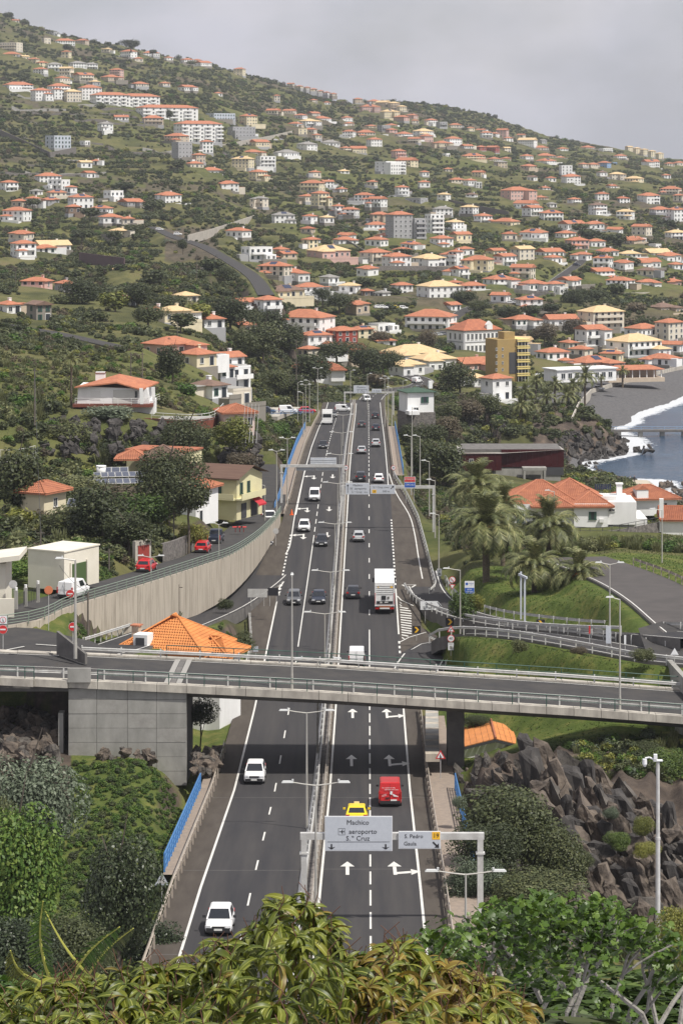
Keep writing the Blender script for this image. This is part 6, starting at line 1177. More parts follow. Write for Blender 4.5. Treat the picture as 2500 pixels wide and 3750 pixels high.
# box lorry with container body
def lorry(px, py, away, label, L_, H_, container):
 q = onroad(px, py); q.y += L_ / 2; q.z = float(RZ(q.y)); e = empty('box_truck', q, (math.pi if away else 0) - .0102, label, 'truck', GR); e.rotation_euler.x = (-1 if away else 1) * math.atan((float(RZ(q.y + 4)) - float(RZ(q.y - 4))) / 8)
 WT = paint('truck_white', (.74, .74, .73)); b = MB(); b.box((0, 1.0, (H_ + 1.05) / 2), (2.46, L_ - 2.2, H_ - 1.05)); b.build('cargo_box', WT, e)
 b = MB(); b.box((0, -L_ / 2 + .95, 1.75), (2.3, 1.9, 2.1)); b.box((0, -L_ / 2 + .9, .75), (2.35, 1.9, .5)); b.build('cab', WT, e); b = MB(); b.add([(-1.05, -L_ / 2 - .012, 1.75), (1.05, -L_ / 2 - .012, 1.75), (1.0, -L_ / 2 - .012, 2.6), (-1.0, -L_ / 2 - .012, 2.6)], [(0, 1, 2, 3)]); b.build('windscreen', CGL, e)
 b = MB(); b.box((0, .6, .85), (1.0, L_ - 1.5, .3)); b.build('chassis', BLK, e)
 for sx in (-1, 1):
  for yy in (-L_ / 2 + 1.2, L_ / 2 - 3.0, L_ / 2 - 1.7): b = MB(); b.tube((sx * .80, yy, .5), (sx * 1.18, yy, .5), .5, None, 16); w = b.build('wheel', TYRE, e); b = MB(); b.tube((sx * 1.1, yy, .5), (sx * 1.2, yy, .5), .27, None, 10); b.build('rim', RIM, w)
  b = MB(); b.box((sx * 1.38, -L_ / 2 + .2, 2.2), (.22, .15, .6)); b.build('mirror', BLK, e); b = MB(); b.box((sx * .85, -L_ / 2, .85), (.4, .08, .2)); b.build('headlight', LAMPC, e)
  b = MB(); b.box((sx * .92, L_ / 2 + .0, .80), (.48, .08, .2)); b.build('tail_light', LAMPR, e)
 y = 1.0 + (L_ - 2.2) / 2
 if container:
  for k, z in enumerate(np.arange(2.55, 3.65, .26)): b = MB(); b.box((0, y + .02, z), (2.1, .05, .05)); b.build('rib', STEEL, e)
  for sx in (-1, 1):
   b = MB(); b.box((sx * 1.17, y + .02, 2.5), (.12, .08, 2.9)); b.build('corner_post', WT, e)
   for k in range(9): b = MB(); b.box((sx * 1.17, y + .07, 1.35 + k * .16), (.09, .02, .08)); b.build('reflector', SIGNR, e)
  b = MB(); b.box((.12, y + .03, 2.1), (.55, .05, .5)); b.build('vent', BLK, e); b = MB(); b.box((-.45, y + .03, 2.1), (.24, .05, .3)); b.build('gauge', CONCD, e); b = MB(); b.box((0, y + .03, 1.52), (2.0, .05, .34)); b.build('machinery_bay', BLK, e); b = MB(); b.box((.45, y + .06, 1.52), (.3, .03, .2)); b.box((-.2, y + .06, 1.55), (.45, .03, .14)); b.build('machinery', STEEL, e)
  b = MB(); b.add([(.66, y + .04, 3.3), (.92, y + .04, 3.3), (.79, y + .04, 3.55)], [(2, 1, 0)]); b.build('warning_triangle', SIGNY, e); b = MB(); b.box((-.85, y + .03, 3.42), (.3, .04, .2)); b.build('label_plate', SIGNY, e); b = MB(); b.box((0, L_ / 2 - .02, 1.0), (1.4, .06, .2)); b.build('rear_bar', M('rust_orange', (.30, .09, .03), .7), e)
 b = MB(); b.box((0, L_ / 2 + .02, .80), (1.2, .06, .16)); b.build('number_plate', PLATE, e); return e
lorry(1410, 2252, True, 'large white container lorry with ribbed back in the right lane', 13.5, 3.95, True); lorry(1198, 1556, False, 'white box truck with white cab facing the camera in the distance', 7.5, 3.5, False)
# cars elsewhere
def park(kind, color, px, py, Y, rzd, label, cat='car', group='vehicles on the side streets', dz=0.0, **kw):
 q = pt(px, py, Y); q.z = gz(q.x, q.y) + dz if dz is not None else q.z; return vehicle(kind, color, q, R(rzd), label, cat, group, **kw)
def street_at(px, off):
 P = offs(STREET, off); q = min(P, key=lambda v_: abs(proj(v_)[0] - px)); i = P.index(q); d = P[min(i + 1, len(P) - 1)] - P[max(i - 1, 0)]; return q, math.atan2(d.y, d.x) + math.pi / 2 + math.pi
for kind, col_, px, off, lab, cat in (('van', 'white', 255, .2, 'white small van parked by the garage house gate', 'van'), ('hatch', 'red', 541, 1.6, 'red hatchback by the red garage door', 'car'), ('hatch', 'red', 748, 1.6, 'red hatchback behind the dark pickup, farther up the street', 'car'), ('pickup', 'navy', 786, 2.0, 'dark pickup truck parked before the white row house', 'pickup')):
 q, a = street_at(px, off); vehicle(kind, col_, q + Vector((0, 0, .02)), a + math.pi, lab, cat, 'vehicles on the upper street')
park('pickup', 'white', 985, 1846, 400, 10, 'white pickup facing the camera at the top of the street', 'pickup', dz=.3); park('hatch', 'black', 948, 1905, 380, 60, 'dark car nose visible under the red awning', dz=.3)
park('van', 'white', 1525, 1402, 838, 150, 'white van climbing the curved town road', 'van', dz=.3); park('hatch', 'grey', 1527, 1428, 812, 150, 'grey car following the white van on the town road', dz=.3); park('van', 'white', 1341, 1461, 752, 10, 'white van facing the camera beneath the far gantry', 'van', dz=.3); park('van', 'white', 1257, 1503, 700, 80, 'white van side-on at the far junction', 'van', dz=.3)
for i, (px, py, c_) in enumerate(((1225, 1122, 'white'), (1245, 1122, 'silver'), (1262, 1124, 'darkgrey'), (1282, 1125, 'grey'), (1300, 1126, 'silver'), (1385, 1132, 'white'), (1403, 1133, 'white'), (1425, 1133, 'black'), (1448, 1133, 'yellow'), (1475, 1135, 'white'), (1870, 1115, 'white'), (1890, 1116, 'silver'), (1912, 1116, 'grey'), (2212, 1104, 'white'), (2235, 1102, 'grey'), (2258, 1100, 'black'), (2285, 1098, 'silver'), (2310, 1095, 'white'), (2335, 1092, 'darkgrey'), (1580, 1233, 'white'), (1602, 1233, 'silver'), (1625, 1232, 'grey'), (1975, 1388, 'white'), (1995, 1385, 'white'), (2012, 1386, 'silver'), (2190, 1432, 'white'), (1660, 732, 'white'), (1010, 516, 'white'), (1030, 514, 'silver'), (585, 846, 'white'), (651, 864, 'white'), (2110, 975, 'navy'))):
 g = G(px, py); vehicle('hatch' if i % 3 else 'suv', c_, (g.x, g.y + 1, g.z + .25), R(rnd.choice((70, 85, 100, 110))), None, 'car', 'cars parked far off in the town'); PENDING.append((bpy.data.objects[-1] if False else [o for o in COL.objects if o.get('group') == 'cars parked far off in the town' and not o.get('done')][-1], px, py, 'tiny %s parked car' % {'darkgrey': 'dark grey', 'navy': 'dark blue'}.get(c_, c_), 'car')); PENDING[-1][0]['done'] = 1
for o in COL.objects:
 if 'done' in o: del o['done']
# blue railed overbridge with vans at the far left junction
a = pt(1010, 1528, 600); c_ = pt(1148, 1518, 640); e = empty('overbridge', a, math.atan2(c_.y - a.y, c_.x - a.x), 'small concrete overbridge with blue railing left of the far junction', 'bridge'); Lb = (c_ - a).length * .45; b = MB(); b.box((Lb / 2 - 2, 3, .2), (Lb + 6, 9, .9)); b.build('deck', CONC, e); b = MB(); b.box((Lb * .4, 3, -4), (1, 6, 8)); b.build('pier', CONCD, e)
fence([a + Vector((-1, -1.6, .65)), a + Vector((3, -1.2, .65)), a + Vector((8.5, 1.0, .65))], 'blue railing of the small overbridge at the far left', BLUEM, 1.1, 2, (1.1, .7, .35))
vehicle('van', 'white', a + Vector((2.8, 2.6, .65)), R(95), 'long white van crossing the small overbridge', 'van', 'vehicles on the side streets'); vehicle('suv', 'navy', a + Vector((-2.2, 2.2, .65)), R(85), 'dark blue car behind the white van on the small overbridge', 'car', 'vehicles on the side streets'); vehicle('hatch', 'red', a + Vector((7.2, 3.4, .65)), R(95), 'red car ahead of the white van on the small overbridge', 'car', 'vehicles on the side streets')
# ---------------------------------------------------------------- lamp posts
def lamp(px, py_top, Y, h, arms, label, arm=1.85, base=None, r=.085, group='street lamps along the roads', dirx=None):
 """pole whose top shows at (px, py_top); arms: list of headings in degrees (0 = right)"""
 top = pt(px, py_top, Y); q = Vector((top.x, top.y, top.z - h)); e = empty('street_lamp', q, 0, label, 'street lamp', group); b = MB(); b.tube((0, 0, -.4), (0, 0, h * .12), r * 1.35, r * 1.3, 8); b.tube((0, 0, h * .12), (0, 0, h), r * 1.15, r * .6, 8); b.build('pole', POLEM, e)
 for a in arms:
  ca, sa = math.cos(R(a)), math.sin(R(a)); ab = MB(); ab.path([(0, 0, h - .05), (ca * arm * .45, sa * arm * .45, h + .05), (ca * arm * .8, sa * arm * .8, h + .16)], [r * .6, r * .5, r * .45], 6); ab.build('arm', POLEM, e)
  hb = MB(); hb.box((ca * arm * .98, sa * arm * .98, h + .2), (.78, .27, .11), rz=R(a), taper=.75); hb.box((ca * arm * .8, sa * arm * .8, h + .29), (.12, .12, .14), rz=R(a)); hb.build('lamp_head', M('lamp_housing', (.55, .56, .55), .5), e)
 return e
MED = 'double-armed lamps along the median'
for i, (px, py, Y, h) in enumerate([(1156, 2874, 167, 9.6), (1123, 2609, 206, 9), (1163, 2417, 243, 9), (1189, 2247, 271, 9), (1210, 2094, 298, 9), (1226, 1918, 339, 9), (1236, 1770, 381, 9), (1243, 1665, 425, 9), (1250, 1585, 475, 9), (1256, 1520, 530, 9)]):
 lamp(px, py, Y, h, (0, 180), ['nearest', 'second nearest', 'third nearest', 'fourth nearest', 'fifth nearest', 'sixth nearest', 'seventh nearest', 'eighth nearest', 'ninth nearest', 'farthest'][i] + ' double-armed lamp post standing on the median strip', group=MED)
lamp(1704, 3200, 150, 7.8, (0, 180), 'double-armed lamp at the right walkway beside the near gantry post', 2.0)
lamp(1069, 2113, 232, 9.9, (90,), 'tall single-headed lamp rising from the overpass above the left carriageway', .5); lamp(2268, 2194, 232, 9.9, (180,), 'tall lamp on the right part of the overpass', .9)
lamp(277, 2050, 239, 8.7, (180, 190), 'thick lamp post with two parallel heads at the left junction', 1.5, r=.13); lamp(2231, 2066, 268, 9, (0, 180), 'double-armed lamp right of the palm lawn', 1.15)
lamp(1684, 2087, 292, 9, (180,), 'single-armed lamp between the speed sign and strelitzia', 1.6); lamp(2422, 1868, 325, 9, (180,), 'lamp at the outer bend beside the reeds', 1.2); lamp(2028, 1800, 370, 7, (180,), 'lamp in front of the villa orange roof', 1.0)
lamp(553, 2040, 300, 9.2, (0, 180), 'lamp standing against the retaining wall beside the red hatchback', 1.2); lamp(802, 1920, 330, 9, (0, 180), 'lamp with grey box below the retaining wall railing', .8); lamp(970, 1777, 392, 7, (180,), 'lamp beside the pale yellow street house', .9)
for i, (px, py, Y, h, ar) in enumerate([(1052, 1607, 395, 9.5, (0, 180)), (1013, 1652, 400, 9, (0, 180)), (1110, 1438, 560, 10, (180,)), (1119, 1410, 570, 10, (0, 180)), (1133, 1395, 590, 9, (180,)), (1163, 1350, 610, 10, (0, 180)), (1090, 1400, 620, 9, (0,)), (1283, 1358, 640, 10, (0,)), (1408, 1388, 610, 11, (180, 0)), (1421, 1380, 640, 11, (0, 180)), (1434, 1420, 590, 9, (180,)), (1505, 1598, 415, 9, (180,)), (1537, 1598, 430, 8, (180,)), (1571, 1690, 400, 8, (180,)), (1592, 1760, 380, 8, (180,)), (1606, 1885, 355, 8, (180,)), (1474, 1395, 660, 9, (0,)), (1345, 1370, 690, 9, (0,)), (1508, 1490, 470, 12, ())]):
 lamp(px, py, Y, h, ar, 'far street lamp number %s' % i, .9); o = [q for q in COL.objects if q.get('label') == 'far street lamp number %s' % i][0]; PENDING.append((o, px, py, 'tall thin grey street lamp', 'lamp'))
# wooden utility poles and wires
WOOD = M('weathered_wood', (.15, .13, .11), .95, (.10, .085, .07), 3)
UP = [(128, 1350, 412, 8), (450, 1960, 316, 9), (637, 1870, 336, 10), (323, 2170, 262, 6), (655, 2140, 300, 5), (480, 1290, 470, 7), (522, 1290, 455, 8), (150, 1940, 290, 8), (58, 985, 880, 9), (720, 930, 900, 8), (1085, 1245, 650, 9), (620, 1235, 600, 7), (400, 2010, 300, 7), (650, 1180, 640, 8), (240, 1170, 660, 7)]
for i, (px, py, Y, h) in enumerate(UP):
 top = pt(px, py, Y); e = empty('utility_pole', (top.x, top.y, top.z - h), 0, None, 'utility pole', 'wooden utility poles'); b = MB(); b.tube((0, 0, -1), (0, 0, h), .13, .09, 7); b.build('pole', WOOD, e); b = MB(); b.box((0, 0, h - .35), (.9, .08, .09)); b.build('crossarm', WOOD, e); PENDING.append((e, px, py, 'thin dark wooden utility pole', 'pole'))
for a, c_, lab in ((0, 7, 'thin cable sagging over the left gardens'), (1, 2, 'thin cable between the two garden poles'), (7, 3, 'thin cable above the garage house')):
 A = pt(*UP[a][:3]); C_ = pt(*UP[c_][:3]); b = MB(); P = [A.lerp(C_, t_ / 12) - Vector((0, 0, 1.2 * math.sin(math.pi * t_ / 12))) - A for t_ in range(13)]; b.path(P, [.025] * 13, 4); o = b.build('overhead_cable', BLK); o.location = A; tag(o, lab, 'cable')
# CCTV pole
top = pt(2407, 2792, 153); e = empty('camera_pole', (top.x, top.y, top.z - 12), 0, 'tall grey pole with white dome surveillance camera at the right', 'camera pole'); b = MB(); b.tube((0, 0, 0), (0, 0, 7.5), .15, .13, 12); b.tube((0, 0, 7.5), (0, 0, 12), .115, .10, 12); b.tube((0, 0, 7.45), (0, 0, 7.6), .15, None, 12); b.build('pole', STEEL, e)
b = MB(); b.path([(-.1, 0, 12.1), (-.5, 0, 12.3), (-.75, 0, 12.25)], [.05, .05, .05], 8); b.box((.0, 0, 12.12), (.55, .3, .06)); b.build('bracket', SIGNW, e); b = MB(); b.tube((-.78, 0, 12.2), (-.78, 0, 11.9), .13, .14, 12); b.tube((-.78, 0, 11.9), (-.78, 0, 11.75), .14, .06, 12); b.build('dome_camera', SIGNW, e); b = MB(); b.box((-.15, -.05, 12.35), (.2, .25, .28)); b.build('camera_box', SIGNW, e); b = MB(); b.box((0, .15, 11.5), (.2, .2, .5)); b.build('control_box', CONCG, e)
# grey bracket post on the palm lawn
q = pt(1920, 2290, 295); e = empty('bracket_mast', q, 0, 'grey steel frame post seen edge-on beside the palm lawn guardrail', 'post'); b = MB(); b.box((0, 0, 2.6), (.22, .22, 5.6)); b.box((-.35, 1.2, 3.2), (.2, .2, 5.4)); b.build('post', SIGNG, e); b = MB(); b.box((-.17, .6, 5.5), (.2, 2.6, .24), rz=.28); b.build('beam', SIGNG, e)
# ---------------------------------------------------------------- gantries and signs
def gantry(yl, xl, xr, Y, D_beam, D_road, label, panels, back=False):
 e = empty('sign_gantry', (xl, Y, HC - D_road), 0, label, 'sign gantry', 'overhead sign gantries'); H = D_road - D_beam; w = xr - xl
 for x in (0, w): b = MB(); b.box((x, 0, H / 2 - .5), (.38, .38, H + 1.0)); b.box((x, 0, H - 1.1), (.58, .5, .1)); b.build('post', STEEL, e)
 b = MB(); b.box((w / 2, 0, H + .02), (w + .5, .36, .42)); b.build('beam', STEEL, e)
 return e, H
e, H = gantry(0, -2.45, 9.08, 170, 43.7, 49.4, 'nearest overhead sign gantry with the airport sign over the right carriageway', None); s = F / 170
def panel(e, Y, x0, y0, x1, y1, xl, z0, s, mat=SIGNG, th=.07, bord=SIGNW, dy=-.26):
 cx = (x0 + x1) / 2; cy = (y0 + y1) / 2; X = (cx - 1250) / s - xl; Z = HC - (cy - YH) / s - z0; W_ = (x1 - x0) / s; H_ = (y1 - y0) / s
 b = MB(); b.box((X, dy, Z), (W_, th, H_)); p = b.build('sign_panel', bord, e); b = MB(); b.box((X, dy - th / 2 - .004, Z), (W_ - .07, .012, H_ - .07)); b.build('sign_face', mat, p)
 return X, Z, W_, H_, dy - th / 2 - .018, p
X, Z, w, h, y, p = panel(e, 170, 1189, 2985, 1436, 3112, -2.45, e.location.z, s)
text('Machico', .44, SIGNB, p, (X - .05, y, Z + h * .32)); text('aeroporto', .44, SIGNB, p, (X + .28, y, Z + .13)); text('S.   Cruz', .44, SIGNB, p, (X - .05, y, Z - h * .14)); text('ta', .2, SIGNB, p, (X - .38, y, Z - h * .08))
b = MB(); b.box((X, y, Z - h * .235), (w * .92, .01, .02)); 
for dx in (-1, 1):
 cx = X + dx * w * .40; b.add([(cx - .05, y, Z - h * .30), (cx - .05, y, Z - h * .40), (cx - .26, y, Z - h * .38), (cx, y, Z - h * .46), (cx + .26, y, Z - h * .38), (cx + .05, y, Z - h * .40), (cx + .05, y, Z - h * .30)], [(0, 1, 3, 5, 6), (1, 2, 3), (3, 4, 5)])
b.build('marking', SIGNB, p)
def plane_icon(p, x, y, z, k):
 b = MB(); 
 for q_ in ((x - k, x + k, z + k, z + k - .02), (x - k, x + k, z - k, z - k + .02)): b.add([(q_[0], y, q_[3]), (q_[1], y, q_[3]), (q_[1], y, q_[2]), (q_[0], y, q_[2])], [(0, 1, 2, 3)])
 for q_ in ((x - k, x - k + .02), (x + k - .02, x + k)): b.add([(q_[0], y, z - k), (q_[1], y, z - k), (q_[1], y, z + k), (q_[0], y, z + k)], [(0, 1, 2, 3)])
 b.add([(x - k * .75, y, z - k * .09), (x + k * .75, y, z - k * .09), (x + k * .75, y, z + k * .09), (x - k * .75, y, z + k * .09)], [(0, 1, 2, 3)]); b.add([(x - k * .2, y, z), (x + k * .15, y, z), (x + k * .4, y, z + k * .75), (x + k * .25, y, z + k * .75)], [(0, 1, 2, 3)]); b.add([(x - k * .2, y, z), (x + k * .25, y, z - k * .75), (x + k * .4, y, z - k * .75), (x + k * .15, y, z)], [(0, 1, 2, 3)]); b.add([(x + k * .5, y, z - k * .3), (x + k * .62, y, z - k * .3), (x + k * .75, y, z + k * .3), (x + k * .55, y, z + k * .3)], [(0, 1, 2, 3)])
 return b.build('aeroplane_symbol', SIGNB, p)
plane_icon(p, X - w * .25, y, Z + .13, .22)
X, Z, w, h, y, p = panel(e, 170, 1458, 3040, 1612, 3104, -2.45, e.location.z, s)
text('S. Pedro', .36, SIGNB, p, (X - .38, y, Z + .24)); text('Gaula', .36, SIGNB, p, (X - .62, y, Z - .24)); b = MB(); b.box((X + w * .39, y + .004, Z + h * .25), (.52, .012, .5)); b.build('exit_plate', SIGNY, p); text('19', .40, SIGNB, p, (X + w * .39, y - .012, Z + h * .25))
b = MB(); cx, cz = X + w * .38, Z - h * .27; b.add([(cx - .22, y, cz + .14), (cx - .14, y, cz + .22), (cx + .10, y, cz - .02), (cx + .02, y, cz - .10)], [(0, 3, 2, 1)]); b.add([(cx + .22, y, cz - .2), (cx + .2, y, cz + .1), (cx - .08, y, cz - .18)], [(0, 1, 2)]); b.build('arrow', SIGNB, p)
s = 24.0; e, H = gantry(0, (1255 - 1250) / s, (1587 - 1250) / s, F / s, 48.5, 54.9, 'second sign gantry spanning the right carriageway beyond the overpass', None); Y2 = F / s
X, Z, w, h, y, p = panel(e, Y2, 1265, 1768, 1352, 1810, 5 / s, e.location.z, s)
text('Machico', .44, SIGNB, p, (X + .05, y, Z + .52)); text('aeroporto', .44, SIGNB, p, (X + .45, y, Z + .02)); text('S.   Cruz', .44, SIGNB, p, (X - .1, y, Z - .5)); text('ta', .2, SIGNB, p, (X - .42, y, Z - .42)); text('(Este)', .22, SIGNB, p, (X + 1.25, y, Z - .52)); plane_icon(p, X - .95, y, Z + .02, .2)
b = MB(); b.add([(X - 1.52, y, Z - .6), (X - 1.44, y, Z - .6), (X - 1.44, y, Z + .5), (X - 1.52, y, Z + .5)], [(0, 1, 2, 3)]); b.add([(X - 1.65, y, Z + .4), (X - 1.31, y, Z + .4), (X - 1.48, y, Z + .72)], [(0, 1, 2)]); b.build('arrow', SIGNB, p)
X, Z, w, h, y, p = panel(e, Y2, 1356, 1774, 1446, 1808, 5 / s, e.location.z, s)
text('S.   Cruz', .42, SIGNB, p, (X - .75, y, Z + .3)); text('ta', .2, SIGNB, p, (X - 1.05, y, Z + .38)); text('(Oeste)', .24, SIGNB, p, (X + .55, y, Z + .3)); text('500 m', .42, SIGNB, p, (X + .5, y, Z - .32)); b = MB(); b.box((X - 1.3, y + .004, Z - .32), (.62, .012, .5)); b.build('exit_plate', SIGNY, p); text('20', .42, SIGNB, p, (X - 1.3, y - .012, Z - .32))
b = MB(); cx, cz = X + 1.45, Z + .3; b.add([(cx - .28, y, cz - .2), (cx - .2, y, cz - .28), (cx + .12, y, cz + .04), (cx + .04, y, cz + .12)], [(0, 1, 2, 3)]); b.add([(cx + .25, y, cz + .25), (cx - .1, y, cz + .2), (cx + .2, y, cz - .1)], [(0, 1, 2)]); b.build('arrow', SIGNB, p)
s = 22.5; Y3 = F / s; e, H = gantry(0, (1031 - 1250) / s, (1257 - 1250) / s, Y3, 48.3, 54.6, 'sign gantry over the left carriageway seen from behind', None)
for (x0, y0, x1, y1) in ((1136, 1676, 1184, 1702), (1184, 1676, 1232, 1702), (1084, 1709, 1150, 1724), (1155, 1709, 1236, 1724)):
 X, Z, w, h, y, p = panel(e, Y3, x0, y0, x1, y1, (1031 - 1250) / s, e.location.z, s, SIGNG, .05, STEEL, .3)
 for k in range(max(2, int(h / .3))): b = MB(); b.box((X, .24, Z - h / 2 + .15 + k * .3), (w * .98, .05, .05)); b.build('stiffener', STEEL, p)
s = 13.4; Yf = F / s; e, H = gantry(0, (1262 - 1250) / s, (1440 - 1250) / s, Yf, 61.0, 67.0, 'far sign gantry at the entrance to the town', None)
X, Z, w, h, y, p = panel(e, Yf, 1294, 1411, 1350, 1440, 12 / s, e.location.z, s); text('Machico', .7, SIGNB, p, (X, y, Z + .55)); text('aeroporto', .7, SIGNB, p, (X + .3, y, Z - .05)); text('S. Cruz', .7, SIGNB, p, (X, y, Z - .65))
X, Z, w, h, y, p = panel(e, Yf, 1361, 1424, 1396, 1438, 12 / s, e.location.z, s); text('S. Cruz', .55, SIGNB, p, (X, y, Z))
def post_sign(name, px, py_c, py_b, Y, label, build, cat='road sign', posts=(0,), r=.035, rz=0):
 q = pt(px, py_b, Y); z = (py_b - py_c) * Y / F; e = empty(name, q, R(rz), label, cat, 'road signs'); 
 for x in posts: b = MB(); b.tube((x, .05, -.5), (x, .05, z + .2), r, None, 6); b.build('post', STEEL, e)
 build(e, z); return e
def disc(e, z, rad, mats, rim=.08, nm='sign_disc'):
 b = MB(); b.tube((0, 0, z), (0, -.03, z), rad, None, 20); p = b.build(nm, mats[0], e); b = MB(); b.tube((0, -.03, z), (0, -.04, z), rad * (1 - rim * 2), None, 20); b.build('sign_face', mats[1], p); return p
def triangle(e, z, k, up=True, inner=SIGNW, outer=SIGNR):
 sg = 1 if up else -1; f = lambda m_, y0, y1: [(-m_, -sg * m_ * .58 + z), (m_, -sg * m_ * .58 + z), (0, sg * m_ * 1.15 + z)]
 b = MB(); b.extr(f(k, 0, 0) if up else f(k, 0, 0)[::-1], -.03, 0); p = b.build('sign_triangle', outer, e); b = MB(); b.extr(f(k * .66, 0, 0) if up else f(k * .66, 0, 0)[::-1], -.045, -.03); b.build('sign_face', inner, p); return p
def arrowboard(e, z):
 b = MB(); s_ = .035; pts = [(-1.35, -.58), (.85, -.58), (1.35, 0), (.85, .58), (-1.35, .58)]; b.extr([(x, z + zz) for x, zz in pts], -.04, 0); p = b.build('sign_board', SIGNB, e); b = MB(); b.extr([(x * .96, z + zz * .92) for x, zz in pts], -.055, -.04); b.build('sign_face', SIGNW, p)
 text('Gaula', .42, SIGNB, p, (-.25, -.07, z + .24)); text('S. Pedro', .42, SIGNB, p, (-.25, -.07, z - .26)); b = MB(); b.add([(.75, -.07, z + .42), (.85, -.07, z + .42), (1.22, -.07, z), (.85, -.07, z - .42), (.75, -.07, z - .42), (1.08, -.07, z)], [(0, 5, 2, 1), (5, 4, 3, 2)]); b.build('chevron', SIGNB, p)
post_sign('direction_sign', 1577, 2217, 2282, 318, 'white arrow sign reading Gaula and S. Pedro by the exit', arrowboard, posts=(-.7, .7))
def chev(e, z):
 b = MB(); b.box((0, 0, z), (.95, .08, .9)); p = b.build('sign_board', SIGNB, e); b = MB(); b.add([(-.25, -.05, z + .33), (.0, -.05, z + .33), (.3, -.05, z), (.0, -.05, z - .33), (-.25, -.05, z - .33), (.05, -.05, z)], [(0, 5, 2, 1), (5, 4, 3, 2)]); b.build('chevron', SIGNY, p)
post_sign('chevron_board', 1524, 2306, 2330, 301, 'black chevron board with yellow arrow at the nose of the gore', chev); post_sign('chevron_board', 1978, 2283, 2300, 292, 'small chevron board on the guardrail below the middle palm', chev); post_sign('chevron_board', 1646, 2277, 2300, 300, 'chevron board half hidden in the strelitzia', chev)
def spd(n):
 def f(e, z): p = disc(e, z, .42, (SIGNR, SIGNW)); text(n, .42, SIGNB, p, (0, -.05, z))
 return f
post_sign('speed_sign', 1440, 1713, 1742, 455, 'round 80 speed limit sign on the right barrier', spd('80')); post_sign('speed_sign', 1267, 1713, 1742, 455, 'round 80 speed limit sign on the median barrier', spd('80'))
def combo(e, z):
 triangle(e, z + .95, .42); b = MB(); b.tube((-.12, -.05, z + .80), (-.02, -.05, z + 1.08), .03, None, 5); b.tube((-.02, -.05, z + 1.08), (.14, -.05, z + 1.0), .03, None, 5); b.build('curve_symbol', SIGNB, e); p = disc(e, z, .40, (SIGNR, SIGNW)); text('40', .4, SIGNB, p, (0, -.05, z)); b = MB(); b.box((0, 0, z - .88), (.62, .04, .8)); p = b.build('sign_board', SIGNW, e); text('RADAR', .13, SIGNB, p, (0, -.03, z - .6)); b = MB(); b.box((0, -.03, z - .95), (.3, .01, .3)); b.build('symbol', CONCG, p)
post_sign('speed_sign', 1650, 2338, 2385, 285, 'post with bend warning triangle, 40 limit and radar plate', combo)
def road_narrow(e, z):
 triangle(e, z, .44); b = MB(); b.box((-.03, -.06, z - .05), (.06, .01, .34)); b.box((.05, -.06, z - .1), (.05, .01, .16), rz=0); b.build('merge_symbol', SIGNB, e)
post_sign('warning_sign', 1612, 2768, 2830, 222, 'red and white triangular merging sign at the end of the right blue fence', road_narrow)
def atencao(e, z):
 for k, (m_, t_) in enumerate(((SIGNR, 'ATENÇÃO'), (SIGNBL, 'CIRCULE'))):
  b = MB(); b.box((0, 0, z + .42 - k * .84), (1.7, .06, .78)); p = b.build('sign_board', SIGNW, e); b = MB(); b.box((0, -.035, z + .42 - k * .84), (1.6, .012, .7)); b.build('sign_face', m_, p); text(t_, .34, SIGNW, p, (0, -.05, z + .46 - k * .84))
post_sign('notice_board', 1500, 1766, 1830, 392, 'double notice board in red ATENÇÃO over blue CIRCULE', atencao, posts=(-.6, .6))
def boa(e, z):
 b = MB(); b.box((0, 0, z), (1.15, .06, 1.5)); p = b.build('sign_board', SIGNW, e); b = MB(); b.box((0, -.035, z - .38), (1.1, .012, .66)); b.build('sign_face', SIGNBL, p); text('BOA', .26, SIGNW, p, (0, -.05, z - .25)); text('VIAGEM', .24, SIGNW, p, (0, -.05, z - .53)); b = MB(); b.tube((-.32, -.03, z + .42), (-.32, -.045, z + .42), .16, None, 14); b.build('emblem', SIGNBL, p); text('ASSISTÊNCIA', .10, SIGNBL, p, (.22, -.04, z + .48)); text('SOS', .12, SIGNBL, p, (.22, -.04, z + .3))
post_sign('notice_board', 1718, 2151, 2205, 308, 'white and blue BOA VIAGEM board on the lawn', boa, posts=(-.42, .42))
def noturn(e, z):
 disc(e, z, .40, (SIGNR, SIGNW)); b = MB(); b.tube((-.2, -.06, z + .2), (.2, -.06, z - .2), .035, None, 5); b.build('bar', SIGNR, e); triangle(e, z - .78, .38, False)
post_sign('no_turn_sign', 1655, 2123, 2190, 320, 'no left turn disc above an upturned give way triangle', noturn)
def plate(w_, h_, m_=SIGNG):
 def f(e, z): b = MB(); b.box((0, 0, z), (w_, .05, h_)); b.build('sign_board', m_, e)
 return f
def infopl(e, z): plate(.6, .95, SIGNW)(e, z); text('P', .3, SIGNB, e, (0, -.04, z + .2)); b = MB(); b.tube((.0, -.03, z - .2), (.0, -.04, z - .2), .16, None, 12); b.build('symbol', CONCG, e)
post_sign('info_sign', 1608, 2096, 2150, 335, 'small white plate sign by the outer guardrail', infopl)
def noentry(e, z): p = disc(e, z, .42, (SIGNW, SIGNR), .02); b = MB(); b.box((0, -.05, z), (.52, .02, .13)); b.build('bar', SIGNW, p)
def ped(e, z):
 noentry(e, z); b = MB(); b.box((0, 0, z + .9), (.75, .04, .75)); p = b.build('sign_board', SIGNW, e); b = MB(); b.tube((0, -.03, z + .9), (0, -.04, z + .9), .30, None, 16); b.build('ring', SIGNR, p); b = MB(); b.tube((0, -.04, z + .9), (0, -.05, z + .9), .25, None, 16); b.build('sign_face', SIGNW, p); b = MB(); b.box((0, -.055, z + .9), (.05, .01, .3)); b.box((.05, -.055, z + .78), (.04, .01, .16), rz=0); b.build('walker_symbol', SIGNB, p)
